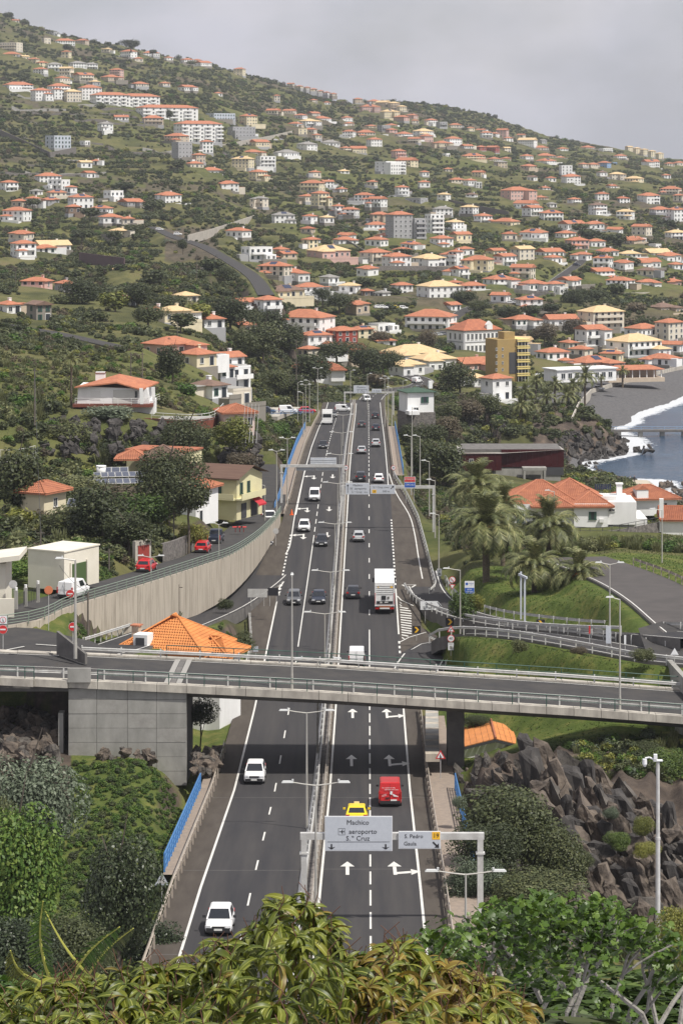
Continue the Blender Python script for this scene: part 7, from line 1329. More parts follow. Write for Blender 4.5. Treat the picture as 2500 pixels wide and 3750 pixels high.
post_sign('no_entry_sign', 12, 2305, 2400, 245, 'no entry disc with pedestrian plate at the left edge', ped); post_sign('no_entry_sign', 258, 2174, 2230, 268, 'no entry disc in front of the white van', noentry); post_sign('no_entry_sign', 268, 2295, 2370, 247, 'no entry disc behind the thick lamp post at the junction', noentry)
def backdisc(c_):
 def f(e, z): disc(e, z, .42, (c_, c_), .1)
 return f
post_sign('round_sign', 179, 2161, 2290, 256, 'round orange sign back on a thin post by the street', backdisc(M('orange_disc', (.62, .20, .09), .6))); post_sign('round_sign', 49, 2140, 2235, 262, 'grey round mirror back near the gate', backdisc(STEEL)); post_sign('round_sign', 1010, 1945, 1985, 372, 'round grey sign back on the retaining wall railing', backdisc(STEEL))
def tback(e, z): triangle(e, z, .5, True, STEEL, SIGNG)
post_sign('warning_sign', 593, 3226, 3320, 181, 'grey back of a triangular sign at the left end of blue fence', tback)
def bigback(e, z):
 for k in range(7): b = MB(); b.box((0, 0, z - .45 + k * .15), (2.4, .05, .13)); b.build('slat', STEEL, e)
post_sign('direction_sign', 943, 2172, 2205, 320, 'slatted back of a direction sign at the slip road gore', bigback, posts=(-.8, .8)); post_sign('chevron_board', 1000, 2167, 2205, 318, 'black box board beside the slatted sign at the gore', plate(1.3, .95, SIGNB), posts=(-.4, .4))
post_sign('direction_sign', 2226, 2325, 2395, 257, 'slatted direction panel seen edge-on right of the lower lawn', plate(.5, 1.7), posts=(-.15, .25)); post_sign('round_sign', 2157, 2306, 2360, 262, 'thin stop sign post seen edge-on at the ramp junction', plate(.16, .8, SIGNR)); post_sign('round_sign', 2287, 2343, 2392, 254, 'white narrow sign seen edge-on by the ramp end', plate(.2, .9, SIGNW)); post_sign('round_sign', 2365, 2312, 2350, 264, 'thin round sign edge-on at far right junction', plate(.12, .8, STEEL)); post_sign('warning_sign', 2468, 2390, 2415, 248, 'white triangular sign at the right edge junction', lambda e, z: triangle(e, z, .4, True, SIGNW, SIGNW))
post_sign('info_sign', 936, 2377, 2400, 270, 'grey blank plate on the left barrier beside the bush', plate(.55, .55))
e = empty('traffic_cone', onroad(1068, 1886), 0, 'small orange traffic cone on the left shoulder', 'traffic cone'); b = MB(); b.tube((0, 0, .04), (0, 0, .9), .24, .05, 10); b.build('cone', M('cone_orange', (.75, .12, .02), .6), e); b = MB(); b.box((0, 0, .03), (.6, .6, .06)); b.build('base', M('cone_orange'), e)
# flagpoles, tables, people
for i, px in enumerate((887, 899, 912, 925, 938)): q = pt(px, 1600, 424); e = empty('flagpole', q, 0, ['leftmost', 'second', 'middle', 'fourth', 'rightmost'][i] + ' of five thin white flagpoles before the pink house', 'flagpole', 'flagpoles before the pink house'); b = MB(); b.tube((0, 0, -1), (.5, 0, 5.4), .05, .03, 6); b.build('pole', FRAMEW, e)
for i, (px, py) in enumerate(((862, 1962), (878, 1954), (892, 1946))):
 q = pt(px, py, 366); q.z = HC - 51.2; e = empty('cafe_table', q, 0, ['left', 'middle', 'right'][i] + ' red cafe table with chairs under the red awning', 'table', 'red cafe tables'); b = MB(); b.box((0, 0, .74), (.8, .8, .05)); b.build('table_top', SIGNR, e); b = MB(); b.tube((0, 0, 0), (0, 0, .74), .05); b.build('leg', SIGNR, e)
SKIN = M('skin', (.35, .20, .14), .7)
for px, py, c_, lab in ((2305, 1772, (.25, .28, .32), 'person in a pale jacket walking on the promenade'), (2321, 1771, (.03, .03, .04), 'person in dark clothes walking on the promenade')):
 q = pt(px, py, 592); e = empty('person', q, 0, lab, 'person', 'people walking on the promenade'); me_ = bpy.data.meshes.new('body'); vs = [(0, 0, .95), (0, 0, 1.2), (0, 0, 1.45), (0, 0, 1.55), (0, 0, 1.68), (-.1, 0, .9), (-.11, -.06, .5), (-.12, .1, .05), (.1, 0, .9), (.11, .06, .5), (.12, -.1, .05), (-.2, 0, 1.42), (-.26, .05, 1.15), (-.27, -.05, .9), (.2, 0, 1.42), (.26, -.05, 1.15), (.27, .05, .9)]
 me_.from_pydata(vs, [(0, 1), (1, 2), (2, 3), (3, 4), (0, 5), (5, 6), (6, 7), (0, 8), (8, 9), (9, 10), (2, 11), (11, 12), (12, 13), (2, 14), (14, 15), (15, 16)], []); o = lnk(bpy.data.objects.new('body', me_), e); md = o.modifiers.new('skin', 'SKIN'); rr2 = [.15, .15, .16, .07, .11, .10, .075, .05, .10, .075, .05, .075, .055, .04, .075, .055, .04]
 for k, r_ in enumerate(rr2): me_.skin_vertices[0].data[k].radius = (r_, r_)
 me_.skin_vertices[0].data[0].use_root = True; o.modifiers.new('sub', 'SUBSURF').levels = 1; me_.materials.append(M('cloth_%d' % px, c_, .9)); b = MB(); b.tube((0, 0, 1.6), (0, 0, 1.80), .09, .10, 8); b.build('head', SKIN, e)
# ---------------------------------------------------------------- rocks
RK = [M('rock_brown', (.050, .040, .033), .95, (.165, .132, .104), .9, 1.0, bscale=2.5, bdist=.3), M('rock_grey', (.040, .036, .032), .95, (.120, .106, .092), 1.0, 1.0, bscale=2.5, bdist=.3), M('rock_dark', (.030, .027, .026), .95, (.075, .068, .062), 1.2, .9, bscale=3, bdist=.12)]
def rockmesh(seed, el=(1, 1, 1), n=16):
 g = random.Random(seed); bm = bmesh.new()
 for _ in range(n): bm.verts.new((g.uniform(-1, 1) * el[0], g.uniform(-1, 1) * el[1], g.uniform(-1, 1) * el[2]))
 bmesh.ops.convex_hull(bm, input=bm.verts); bmesh.ops.delete(bm, geom=[v_ for v_ in bm.verts if not v_.link_faces], context='VERTS')
 bmesh.ops.subdivide_edges(bm, edges=bm.edges[:], cuts=2, use_grid_fill=True); bm.normal_update()
 for v_ in bm.verts: v_.co += v_.normal * (mnoise.noise(v_.co * 2.2 + Vector((seed, 0, 0))) * .24 + mnoise.noise(v_.co * 5 + Vector((0, seed, 0))) * .14)
 return bm
def rme(name, seed, el, mat, n=16): bm = rockmesh(seed, el, n); me_ = bpy.data.meshes.new(name); bm.to_mesh(me_); bm.free(); me_.materials.append(mat); return me_
SLABS = [rme('slab', 40 + i, (.75, .8, 1.4), RK[(0, 1, 0, 2)[i % 4]], 16) for i in range(12)]; BOUL = [rme('boulder', 80 + i, (.8, .7, .6), RK[i % 2], 14) for i in range(8)]; DBOUL = [rme('dark_boulder', 120 + i, (.8, .7, .6), RK[2], 14) for i in range(8)]
gg = random.Random(3)
def crown_y(px):          # crest line of the cliff in the photo
 return float(np.interp(px, [1620, 1700, 1760, 1840, 1960, 2000, 2090, 2200, 2300, 2400, 2500, 2600], [2830, 2790, 2735, 2740, 2768, 2765, 2790, 2850, 2905, 2990, 3040, 3070]))
e = empty('rock_outcrop', pt(2150, 3100, 205), 0, 'brown cliff of slanting rock slabs right of the motorway', 'rock face'); o0 = e.location.copy(); cnt = 0; ex = []
for px in np.arange(1625, 2600, 31):
 for k in range(14):
  py = crown_y(px) + (62 if px < 1990 else 80 if px < 2150 else 36) + k * 54 + gg.uniform(-16, 16)
  if py > 3480 or (px < 1980 and py > 2960) or (px < 1760 and py > 2900): continue
  Yc = float(np.interp(py, [2740, 2800, 2860, 3150, 3480], [231, 226, 216, 204, 192])) if px > 1900 else float(np.interp(py, [2740, 2830, 2960], [230, 222, 214]))
  q = G(px + gg.uniform(-14, 14), py); q.y -= gg.uniform(-.5, .6); big = px > 1950
  ob = bpy.data.objects.new('rock', gg.choice(SLABS)); lnk(ob, e); ob.location = q - o0; sc = gg.uniform(1.1, 2.0) * (1 if big else .5); ob.scale = (sc * gg.uniform(.6, 1), sc, sc * gg.uniform(.8, 1.35)); ob.rotation_euler = (R(gg.uniform(-20, 8)), R(-24 + gg.uniform(-12, 12)) if big else R(gg.uniform(-60, 20)), gg.uniform(-.5, .5)); cnt += 1
  if cnt > 290: ob.name = 'rock'
for (nm, lab, x0, x1, y0, y1, Yf_, n_, sc0, ms) in (('rock_pile', 'pile of broken brown boulders under the left end of the overpass', -10, 215, 2600, 2790, lambda p_: np.interp(p_, [2600, 2790], [243, 226]), 110, 1.0, BOUL),
 ('rock_headland', 'black lava rock headland running into the surf', 2040, 2300, 1590, 1690, None, 150, 1.5, DBOUL), ('rock_armour', 'dark armour stones below the promenade wall at right', 2425, 2530, 1775, 1860, None, 60, .9, BOUL), ('sea_rock', 'single black rock standing in the sea off the headland', 2330, 2385, 1650, 1668, None, 9, 1.1, DBOUL), ('cliff_rocks', 'dark rocks of the cliff below the villa', 20, 640, 1545, 1660, lambda p_: np.interp(p_, [1545, 1660], [428, 408]), 110, 1.3, DBOUL), ('creek_rocks', 'dark rocks on the bank by the derelict white house', 1690, 1850, 1500, 1640, None, 45, 1.5, DBOUL), ('cliff_rocks', 'dark boulders at the right shore below the pavement edge', 2110, 2210, 1700, 1775, None, 26, 1.0, DBOUL), ('bank_rocks', 'rough mortared rocks below the abutment block', 370, 560, 2745, 2800, lambda p_: 229.8, 24, .6, BOUL), ('cliff_rocks', 'dark overgrown rocks under the pale pink house', 800, 955, 1612, 1720, lambda p_: np.interp(p_, [1612, 1720], [434, 424]), 60, 1.2, DBOUL), ('rock_stub', 'rough grey rock stub right of the abutment block', 715, 790, 2745, 2840, lambda p_: np.interp(p_, [2745, 2840], [234, 230]), 26, .8, BOUL)):
 e = None
 for k in range(n_):
  px = gg.uniform(x0, x1); py = gg.uniform(y0, y1)
  if Yf_: q = pt(px, py, float(Yf_(py)))
  else:
   q = G(px, py, 400); 
   if nm in ('sea_rock', 'rock_armour'): Yw = F * HC / (py - YH); q = pt(px, py, Yw); q.z = .4
   if nm == 'rock_headland' and coast_d(np.array([q.x]), np.array([q.y]))[0] < -1.5: continue
   q.z += .3
  if e is None: e = empty(nm, q, 0, lab, 'rocks'); o0 = q.copy()
  ob = bpy.data.objects.new('rock', gg.choice(ms)); lnk(ob, e); ob.location = q - o0; sc = sc0 * gg.uniform(.5, 1.4); ob.scale = (sc, sc * gg.uniform(.7, 1.2), sc * gg.uniform(.7, 1.2)); ob.rotation_euler = (gg.uniform(0, 3), gg.uniform(0, 3), gg.uniform(0, 3))
# antennas on the hill
for i, (px, py, h) in enumerate(((1717, 400, 22), (1757, 410, 20), (1836, 434, 20))):
 q = pt(px, py + 34, 5600); e = empty('antenna_mast', q, 0, ['left', 'middle', 'right'][i] + ' thin lattice mast on the distant headland hill', 'mast', 'masts on the distant hill'); b = MB(); b.box((0, 0, h * .5), (1.6, 1.6, h), taper=.5); b.box((0, 0, h * .85), (3.4, 2, 2.2)); b.build('mast', CONCG, e)
# ---------------------------------------------------------------- foliage meshes
LM = {
 'dark': leafmat('leaves_dark', (.023, .033, .013), (.052, .066, .024), (.118, .128, .045)),
 'olive': leafmat('leaves_olive', (.035, .046, .019), (.080, .096, .035), (.167, .171, .065)),
 'bright': leafmat('leaves_bright', (.027, .062, .010), (.075, .144, .020), (.188, .250, .045)),
 'silver': leafmat('leaves_silver', (.040, .058, .032), (.110, .140, .085), (.27, .31, .22)),
 'brown': leafmat('leaves_brown', (.045, .036, .021), (.105, .084, .051), (.195, .158, .098)),
 'gloss': leafmat('leaves_glossy', (.017, .029, .012), (.041, .058, .022), (.093, .111, .048), .42, .15, .45),
 'yellow': leafmat('leaves_yellow', (.069, .086, .016), (.172, .184, .034), (.299, .276, .063)),
 'ivy': leafmat('leaves_ivy', (.022, .046, .009), (.062, .105, .019), (.150, .20, .038)),
 'reed': leafmat('leaves_reed', (.060, .072, .029), (.138, .150, .060), (.264, .264, .120)),
 'palm': leafmat('leaves_palm', (.055, .070, .026), (.15, .165, .060), (.36, .34, .15), .5, .15),
}
BARK = M('bark', (.10, .08, .06), .95, (.17, .14, .11), 3, .6); BARKG = M('grey_bark', (.30, .285, .255), .9, (.20, .185, .165), 6, .4)
def leaves(n, size, lobes=9, seed=0, asp=1.8, flat=.75, fill=.25, up=.35, sq=(1, 1, .8)):
 """n leaf quads spread over and inside a lumpy crown of unit radius centred at z = .8*sq.z"""
 g = np.random.default_rng(seed); c = g.normal(size=(lobes, 3)); c /= np.linalg.norm(c, axis=1)[:, None]; c *= g.uniform(.25, .68, (lobes, 1)); c[:, 2] *= flat; rr = g.uniform(.30, .50, lobes)
 c[0] = 0; rr[0] = .62
 w = rr ** 2; k = g.choice(lobes, n, p=w / w.sum()); d = g.normal(size=(n, 3)); d /= np.linalg.norm(d, axis=1)[:, None]
 rad = rr[k] * np.where(g.random(n) < fill, g.random(n) ** .5, 1 + g.normal(size=n) * .07); p = c[k] + d * rad[:, None]
 nn = d + g.normal(size=(n, 3)) * .55 + np.array([0, 0, up]); nn /= np.linalg.norm(nn, axis=1)[:, None]
 t = np.cross(nn, g.normal(size=(n, 3))); t /= np.linalg.norm(t, axis=1)[:, None]; b_ = np.cross(nn, t); s = size * g.uniform(.6, 1.35, (n, 1))
 q = np.stack([p - t * s * asp * .5, p + b_ * s * .5, p + t * s * asp * .5, p - b_ * s * .5], 1)
 q = q * np.array(sq) + np.array([0, 0, .8 * sq[2]]); return q.reshape(-1, 3), np.arange(n * 4).reshape(-1, 4)
def tree_trunk(h, r, seed, spread=.5, n=5, mat=BARK):
 g = random.Random(seed); b = MB(); pts = [Vector((0, 0, -.6))]; z = 0
 for k in range(4): pts.append(Vector((g.uniform(-.05, .05) * h, g.uniform(-.05, .05) * h, h * (k + 1) / 4)))
 rs = [r * 1.3, r, r * .85, r * .7, r * .55]; b.path(pts, rs, 7)
 for k in range(n):
  a = k * 2.4 + g.random(); p0 = pts[2 + k % 3]; p1 = p0 + Vector((math.cos(a) * spread * h * .35, math.sin(a) * spread * h * .35, h * .28)); p2 = p1 + Vector((math.cos(a) * spread * h * .3, math.sin(a) * spread * h * .3, h * .25)); b.path([p0, p1, p2], [r * .5, r * .32, r * .12], 5)
 return b.mesh('trunk', mat)
PROTO = bpy.data.collections.new('scatter_sources')
def proto(name, V, Fq, mat):
 o = bpy.data.objects.new(name, npmesh(name, V, Fq, mat)); PROTO.objects.link(o); return o
kinds = [('dark', 330, .20), ('dark', 300, .24), ('olive', 320, .20), ('olive', 260, .26), ('bright', 300, .20), ('brown', 300, .17), ('silver', 280, .17), ('ivy', 300, .22), ('yellow', 220, .2), ('reed', 200, .22)]
for i, (k, n, s) in enumerate(kinds):
 V, Fq = leaves(n, s, 8, 100 + i, 1.6, sq=(1, 1, .75 if k != 'reed' else 1.0)); proto('a%02d_%s' % (i, k), V, Fq, LM[k])
def grass_tuft(n, seed, h=1.0):
 g = np.random.default_rng(seed); a = g.uniform(0, 6.28, n); r0 = g.uniform(0, .5, n); ln = g.uniform(.4, 1, n) * h; ba = g.uniform(0, 6.28, n); p = np.stack([np.cos(a) * r0, np.sin(a) * r0, 0 * a], 1)
 d = np.stack([np.cos(ba) * .4, np.sin(ba) * .4, np.ones(n)], 1) * ln[:, None]; w = np.stack([-np.sin(ba), np.cos(ba), 0 * ba], 1) * .05
 return np.stack([p - w, p + w, p + d + w * .2, p + d - w * .2], 1).reshape(-1, 3), np.arange(4 * n).reshape(-1, 4)
V, Fq = grass_tuft(120, 3); proto('a10_grass', V, Fq, LM['bright']); V, Fq = grass_tuft(120, 4, 1.6); proto('a11_reed', V, Fq, LM['reed'])
_gn = {}
def scatter(name, pts, sc, idx, kind='stuff', zs=None):
 """one plant-cover object: the sources are instanced on its points"""
 n = len(pts); me = bpy.data.meshes.new(name); me.vertices.add(n); me.vertices.foreach_set('co', np.asarray(pts, np.float32).ravel())
 for nm, arr, ty in (('sc', sc, 'FLOAT'), ('rz', np.random.default_rng(5).uniform(0, 6.28, n), 'FLOAT'), ('ix', idx, 'INT')):
  a = me.attributes.new(nm, ty, 'POINT'); a.data.foreach_set('value', np.asarray(arr, np.float32 if ty == 'FLOAT' else np.int32))
 o = obj(name, me); tag(o, kind=kind)
 if 'g' not in _gn:
  g = bpy.data.node_groups.new('scatter', 'GeometryNodeTree'); g.interface.new_socket('Geometry', in_out='INPUT', socket_type='NodeSocketGeometry'); g.interface.new_socket('Geometry', in_out='OUTPUT', socket_type='NodeSocketGeometry')
  nd = g.nodes.new; gi = nd('NodeGroupInput'); go = nd('NodeGroupOutput'); iop = nd('GeometryNodeInstanceOnPoints'); ci = nd('GeometryNodeCollectionInfo'); ci.inputs['Collection'].default_value = PROTO; ci.inputs['Separate Children'].default_value = True; ci.inputs['Reset Children'].default_value = True
  def at(nm, ty): a = nd('GeometryNodeInputNamedAttribute'); a.data_type = ty; a.inputs['Name'].default_value = nm; return [q for q in a.outputs if q.enabled and q.name == 'Attribute'][0]
  cx = nd('ShaderNodeCombineXYZ'); li = g.links.new; li(at('rz', 'FLOAT'), cx.inputs['Z']); li(gi.outputs[0], iop.inputs['Points']); li(ci.outputs[0], iop.inputs['Instance']); iop.inputs['Pick Instance'].default_value = True
  li(at('ix', 'INT'), iop.inputs['Instance Index']); li(cx.outputs[0], iop.inputs['Rotation']); li(at('sc', 'FLOAT'), iop.inputs['Scale']); li(iop.outputs[0], go.inputs[0]); _gn['g'] = g
 md = o.modifiers.new('scatter', 'NODES'); md.node_group = _gn['g']; return o
def free_mask(X, Y, Z, rad):
 """away from roads, houses, sea"""
 ok = coast_d(X, Y) > np.where((Y > 735) & (X > 55), 34, 4)
 for P, w in ROADS:
  A = np.array([(p.x, p.y) for p in P]); d, _ = polydist(X, Y, A); ok &= d > w / 2 + rad * .9 + .5
 m = (Y < 745) & (X > EL(Y) - 1.8 - rad) & (X < ER(Y) + 2.6 + rad); ok &= ~m
 px = 1250 + F * X / Y; s = F / Y; b0 = YH + F * (HC - Z) / Y; t0 = b0 - rad * 1.5 * s
 for x0, x1, yt, yb, hy in HOUSE_RECTS:
  inn = (px > x0 - rad * s * .5) & (px < x1 + rad * s * .5) & (t0 < yb - 1) & (b0 > yt + (yb - yt) * .45) & (Y < hy + 12 * (hy / 900.) + 7) ; ok &= ~inn
 return ok
G_ = np.random.default_rng(11)
# hillside scrub beyond 620 m
n = 78000; px = G_.uniform(-60, 2560, n); Yv_ = np.exp(G_.uniform(math.log(560), math.log(3700), n)); X = (px - 1250) / F * Yv_; Z = ground_z(X, Yv_)
rad = G_.uniform(.55, .95, n) * (.9 + Yv_ / 1600.) * np.where(G_.random(n) < .14, 1.9, 1.0)
dn = .55 * vnoise(X, Yv_, 75, 31) + .45 * vnoise(X, Yv_, 22, 32); keep = (dn + G_.uniform(-.14, .14, n) > np.where((px > 1100) & (Yv_ < 1700), .27, .37)) & free_mask(X, Yv_, Z, rad)
pyk = YH + F * (HC - Z) / Yv_; keep &= ~((px > 560) & (px < 830) & (pyk > 828) & (pyk < 975) & (G_.random(n) < .85))
X, Yk, Z, rad = X[keep], Yv_[keep], Z[keep], rad[keep]; kk = G_.choice([0, 1, 2, 3, 4, 5, 6, 8], len(X), p=[.22, .16, .22, .18, .05, .08, .03, .06])
scatter('hillside_scrub', np.stack([X, Yk, Z - rad * .2], 1), rad, kk)
# ridge trees of the left hill
# middle slopes 300-620 m, both sides
n = 15000; px = G_.uniform(-80, 2580, n); Yv_ = G_.uniform(300, 600, n); X = (px - 1250) / F * Yv_; Z = ground_z(X, Yv_); rad = G_.uniform(.45, 1.25, n) * np.where(G_.random(n) < .12, 1.7, 1)
lawn = (px > 1560) & (Yv_ < 352); grassy = (px < 900) & (Yv_ > 450) & (Yv_ < 620)
dn = .5 * vnoise(X, Yv_, 30, 41) + .5 * vnoise(X, Yv_, 10, 42)
keep = free_mask(X, Yv_, Z, rad) & ~lawn & (dn > np.where(grassy, .40, .24))
kk = np.where(grassy & (px < 5000), G_.choice([2, 5, 8, 9, 4, 3, 11], n), G_.choice([0, 0, 1, 2, 2, 3, 4, 5, 7, 8, 9, 11], n)); kk = np.where((px > 1950) & (Yv_ > 300) & (Yv_ < 440), G_.choice([9, 11, 4, 8, 11], n), kk)
scatter('slope_scrub', np.stack([X[keep], Yv_[keep], Z[keep] - .15], 1), rad[keep] * np.where(grassy[keep], .7, 1), kk[keep])
# ivy bank, left foreground; undergrowth on the right
n = 15000; px = G_.uniform(-200, 1000, n); Yv_ = G_.uniform(150, 300, n); X = (px - 1250) / F * Yv_; Z = ground_z(X, Yv_); rad = G_.uniform(.24, .5, n)
keep = free_mask(X, Yv_, Z, rad * .5) & ~((px < 260) & (Yv_ > 216)) & ~((Yv_ > 229) & (Yv_ < 247) & (px < 700)) & ~((px > 660) & (Yv_ > 218) & (Yv_ < 250)) & ~((px > 380) & (Yv_ > 245) & (Yv_ < 275) & (px < 900))
scatter('ivy_bank', np.stack([X[keep], Yv_[keep], Z[keep] - .12], 1), rad[keep], G_.choice([7, 7, 7, 4, 7, 0], keep.sum()))
n = 1500; px = G_.uniform(1660, 2560, n); Yv_ = np.concatenate([G_.uniform(150, 196, n // 2), G_.uniform(220, 236, n - n // 2)]); X = (px - 1250) / F * Yv_; Z = ground_z(X, Yv_); rad = G_.uniform(.4, 1.0, n)
keep = free_mask(X, Yv_, Z, rad) & ((Yv_ < 200) | (px > 2100)); scatter('undergrowth', np.stack([X[keep], Yv_[keep], Z[keep] - .15], 1), rad[keep] * .9, G_.choice([2, 0, 6, 8, 4, 11], keep.sum()))
n = 16000; px = G_.uniform(1555, 2560, n); Yv_ = G_.uniform(232, 352, n); X = (px - 1250) / F * Yv_; Z = ground_z(X, Yv_); keep = free_mask(X, Yv_, Z, Z * 0 + .1) & (X > 8.5)
scatter('lawn_grass', np.stack([X[keep], Yv_[keep], Z[keep] - .03], 1), G_.uniform(.05, .13, n)[keep], np.where(G_.random(keep.sum()) < .90, 10, 8 if False else 11))
# ---------------------------------------------------------------- single trees
_tm = {}
def crown_mesh(kind, lod, seed):
 k = (kind, lod, seed)
 if k not in _tm:
  n, s = {0: (15000, .036), 1: (4200, .062), 2: (700, .15)}[lod]; V, Fq = leaves(n, s, 15 if lod < 2 else 10, seed, 1.7, .8, .22, sq=(1, 1, .85)); _tm[k] = npmesh('crown', V, Fq, LM[kind])
 return _tm[k]
_tk = {}
def tree(px, py, w, h, kind, desc, lod=2, Y=None, name='tree', noun='tree', lab=None, cat='tree', group=None, trunk=True, D=None):
 q = G(px, py) if Y is None else pt(px, py, Y); s = F / q.y; Wm, Hm = w / s, h / s
 e = bpy.data.objects.new(name, None); lnk(e); e.location = q; e['category'] = cat
 if group: e['group'] = group
 if lab: e['label'] = lab
 else: PENDING.append((e, px, py, desc, noun))
 sd = int(px + py) % 4; hc = min(Hm, Wm * 1.1) if trunk and py < 3150 else Hm
 if trunk:
  if ('t', sd) not in _tk: _tk[('t', sd)] = tree_trunk(1.0, .05, sd, .6)
  t_ = obj('trunk', _tk[('t', sd)], e); t_.scale = (Wm * .5, Wm * .5, Hm * .75)
 c_ = obj('crown', crown_mesh(kind, lod, sd), e, (0, 0, max(0, Hm - hc * .86) - (0 if trunk else .2 * Hm)), (px * .7) % 6.28); c_.scale = (Wm * .56, Wm * .56, hc * .60); return e
TREES = """250 190 40 34 d;90 300 36 26 d;480 178 90 34 d 1;390 190 40 22 o;30 70 44 30 d;560 200 30 22 d;700 240 36 20 o;980 330 34 20 d;1060 350 40 20 d;1150 372 38 22 d;1420 395 34 22 o;2050 530 44 30 d;2010 545 34 22 o;1880 520 30 20 d;1700 480 34 22 d;2140 560 30 20 o;
622 460 34 60 d 1;370 405 50 32 o;170 440 44 26 d;720 392 40 24 d;1010 450 60 30 o;650 620 70 40 d;820 660 60 44 o;460 700 80 40 d;330 800 80 44 o;560 780 90 60 o;120 760 60 40 d;480 860 70 46 d;900 700 60 34 o;1250 640 70 30 d;1480 700 60 40 o;1560 720 50 34 d;
300 880 90 50 o;420 890 70 50 d;670 930 50 60 d 1;780 1010 110 70 d;830 1040 80 66 d 1;560 1050 120 70 d;400 1100 110 60 o;300 1130 160 110 d 1;420 1150 120 90 y;500 1130 130 100 d 1;620 1160 150 90 d 1;720 1180 130 80 y;540 1200 160 90 d 1;660 1210 120 70 d;230 1130 90 60 d;
350 1190 100 60 o;840 1210 170 130 d 1;930 1230 120 110 d 1;960 1330 170 160 d 1;1060 1310 150 130 d 1;1000 1250 140 120 d 1;900 1310 120 110 o 1;1150 1420 180 130 d 1;1080 1480 150 120 d 1;1010 1440 120 90 o 1;1230 1330 160 90 d 1;1330 1370 150 110 d 1;1400 1380 130 110 d 1;1300 1310 120 80 d 1;1180 1310 140 70 d 1;
630 1400 130 140 d 1;590 1500 60 60 o;690 1460 90 60 b;1240 1140 180 100 d 1;1180 1110 120 80 d 1;1390 1180 90 60 d;1500 1120 100 50 o;1430 1090 110 60 d;1330 1060 130 70 o;1560 1060 100 60 d;1700 1120 140 90 d 1;1750 1150 120 80 o 1;1860 1180 160 90 d 1;1800 1210 120 60 y 1;
1940 1160 130 70 d;2020 1150 110 60 d;2090 1130 110 110 d 1;2170 1110 160 80 d 1;2260 1090 120 80 d;2420 1130 110 60 d;2330 1150 120 70 n;2280 1200 130 60 n;2100 1230 150 90 n 1;1990 1260 160 110 n 1;1900 1270 120 90 n 1;2210 1180 110 60 d;1660 1280 60 50 o;1390 1270 110 90 n 1;1560 1290 120 120 n 1;1640 1190 90 60 d;
2060 930 120 60 d;2160 880 150 70 d;2250 900 150 70 d;2350 850 120 60 d;2200 960 130 60 d;2440 840 120 60 d;2300 980 120 60 d;2120 850 110 50 o;1620 840 100 40 d;1480 940 110 50 d;2030 860 80 44 d;
1680 1450 160 130 d 1;1720 1560 150 110 n 1;1630 1620 130 100 n 1;1570 1650 120 110 o 1;1500 1650 90 100 d 1;1540 1750 170 150 d 1;1620 1790 200 180 d 1;1500 1580 70 70 o;1460 1500 60 60 b;1790 1520 110 80 o 1;1850 1460 110 80 d 1;
1560 1350 60 50 o;1440 1350 80 60 d 1;1380 1420 80 60 n;1640 1550 110 80 o 1"""
KM = {'d': ('dark', 'dark round-crowned evergreen tree'), 'o': ('olive', 'olive green loose-crowned tree'), 'y': ('yellow', 'yellow green bushy tree'), 'b': ('bright', 'bright green bushy tree'), 'n': ('brown', 'brownish half-bare tree')}
for ln in TREES.replace('\n', '').split(';'):
 q = ln.split(); k = KM[q[4]]; kz = .72 if float(q[0]) > 1100 and float(q[1]) < 1330 else 1.0; tree(float(q[0]), float(q[1]), float(q[2]) * kz, float(q[3]) * kz, k[0], k[1], 1 if len(q) > 5 else 2)
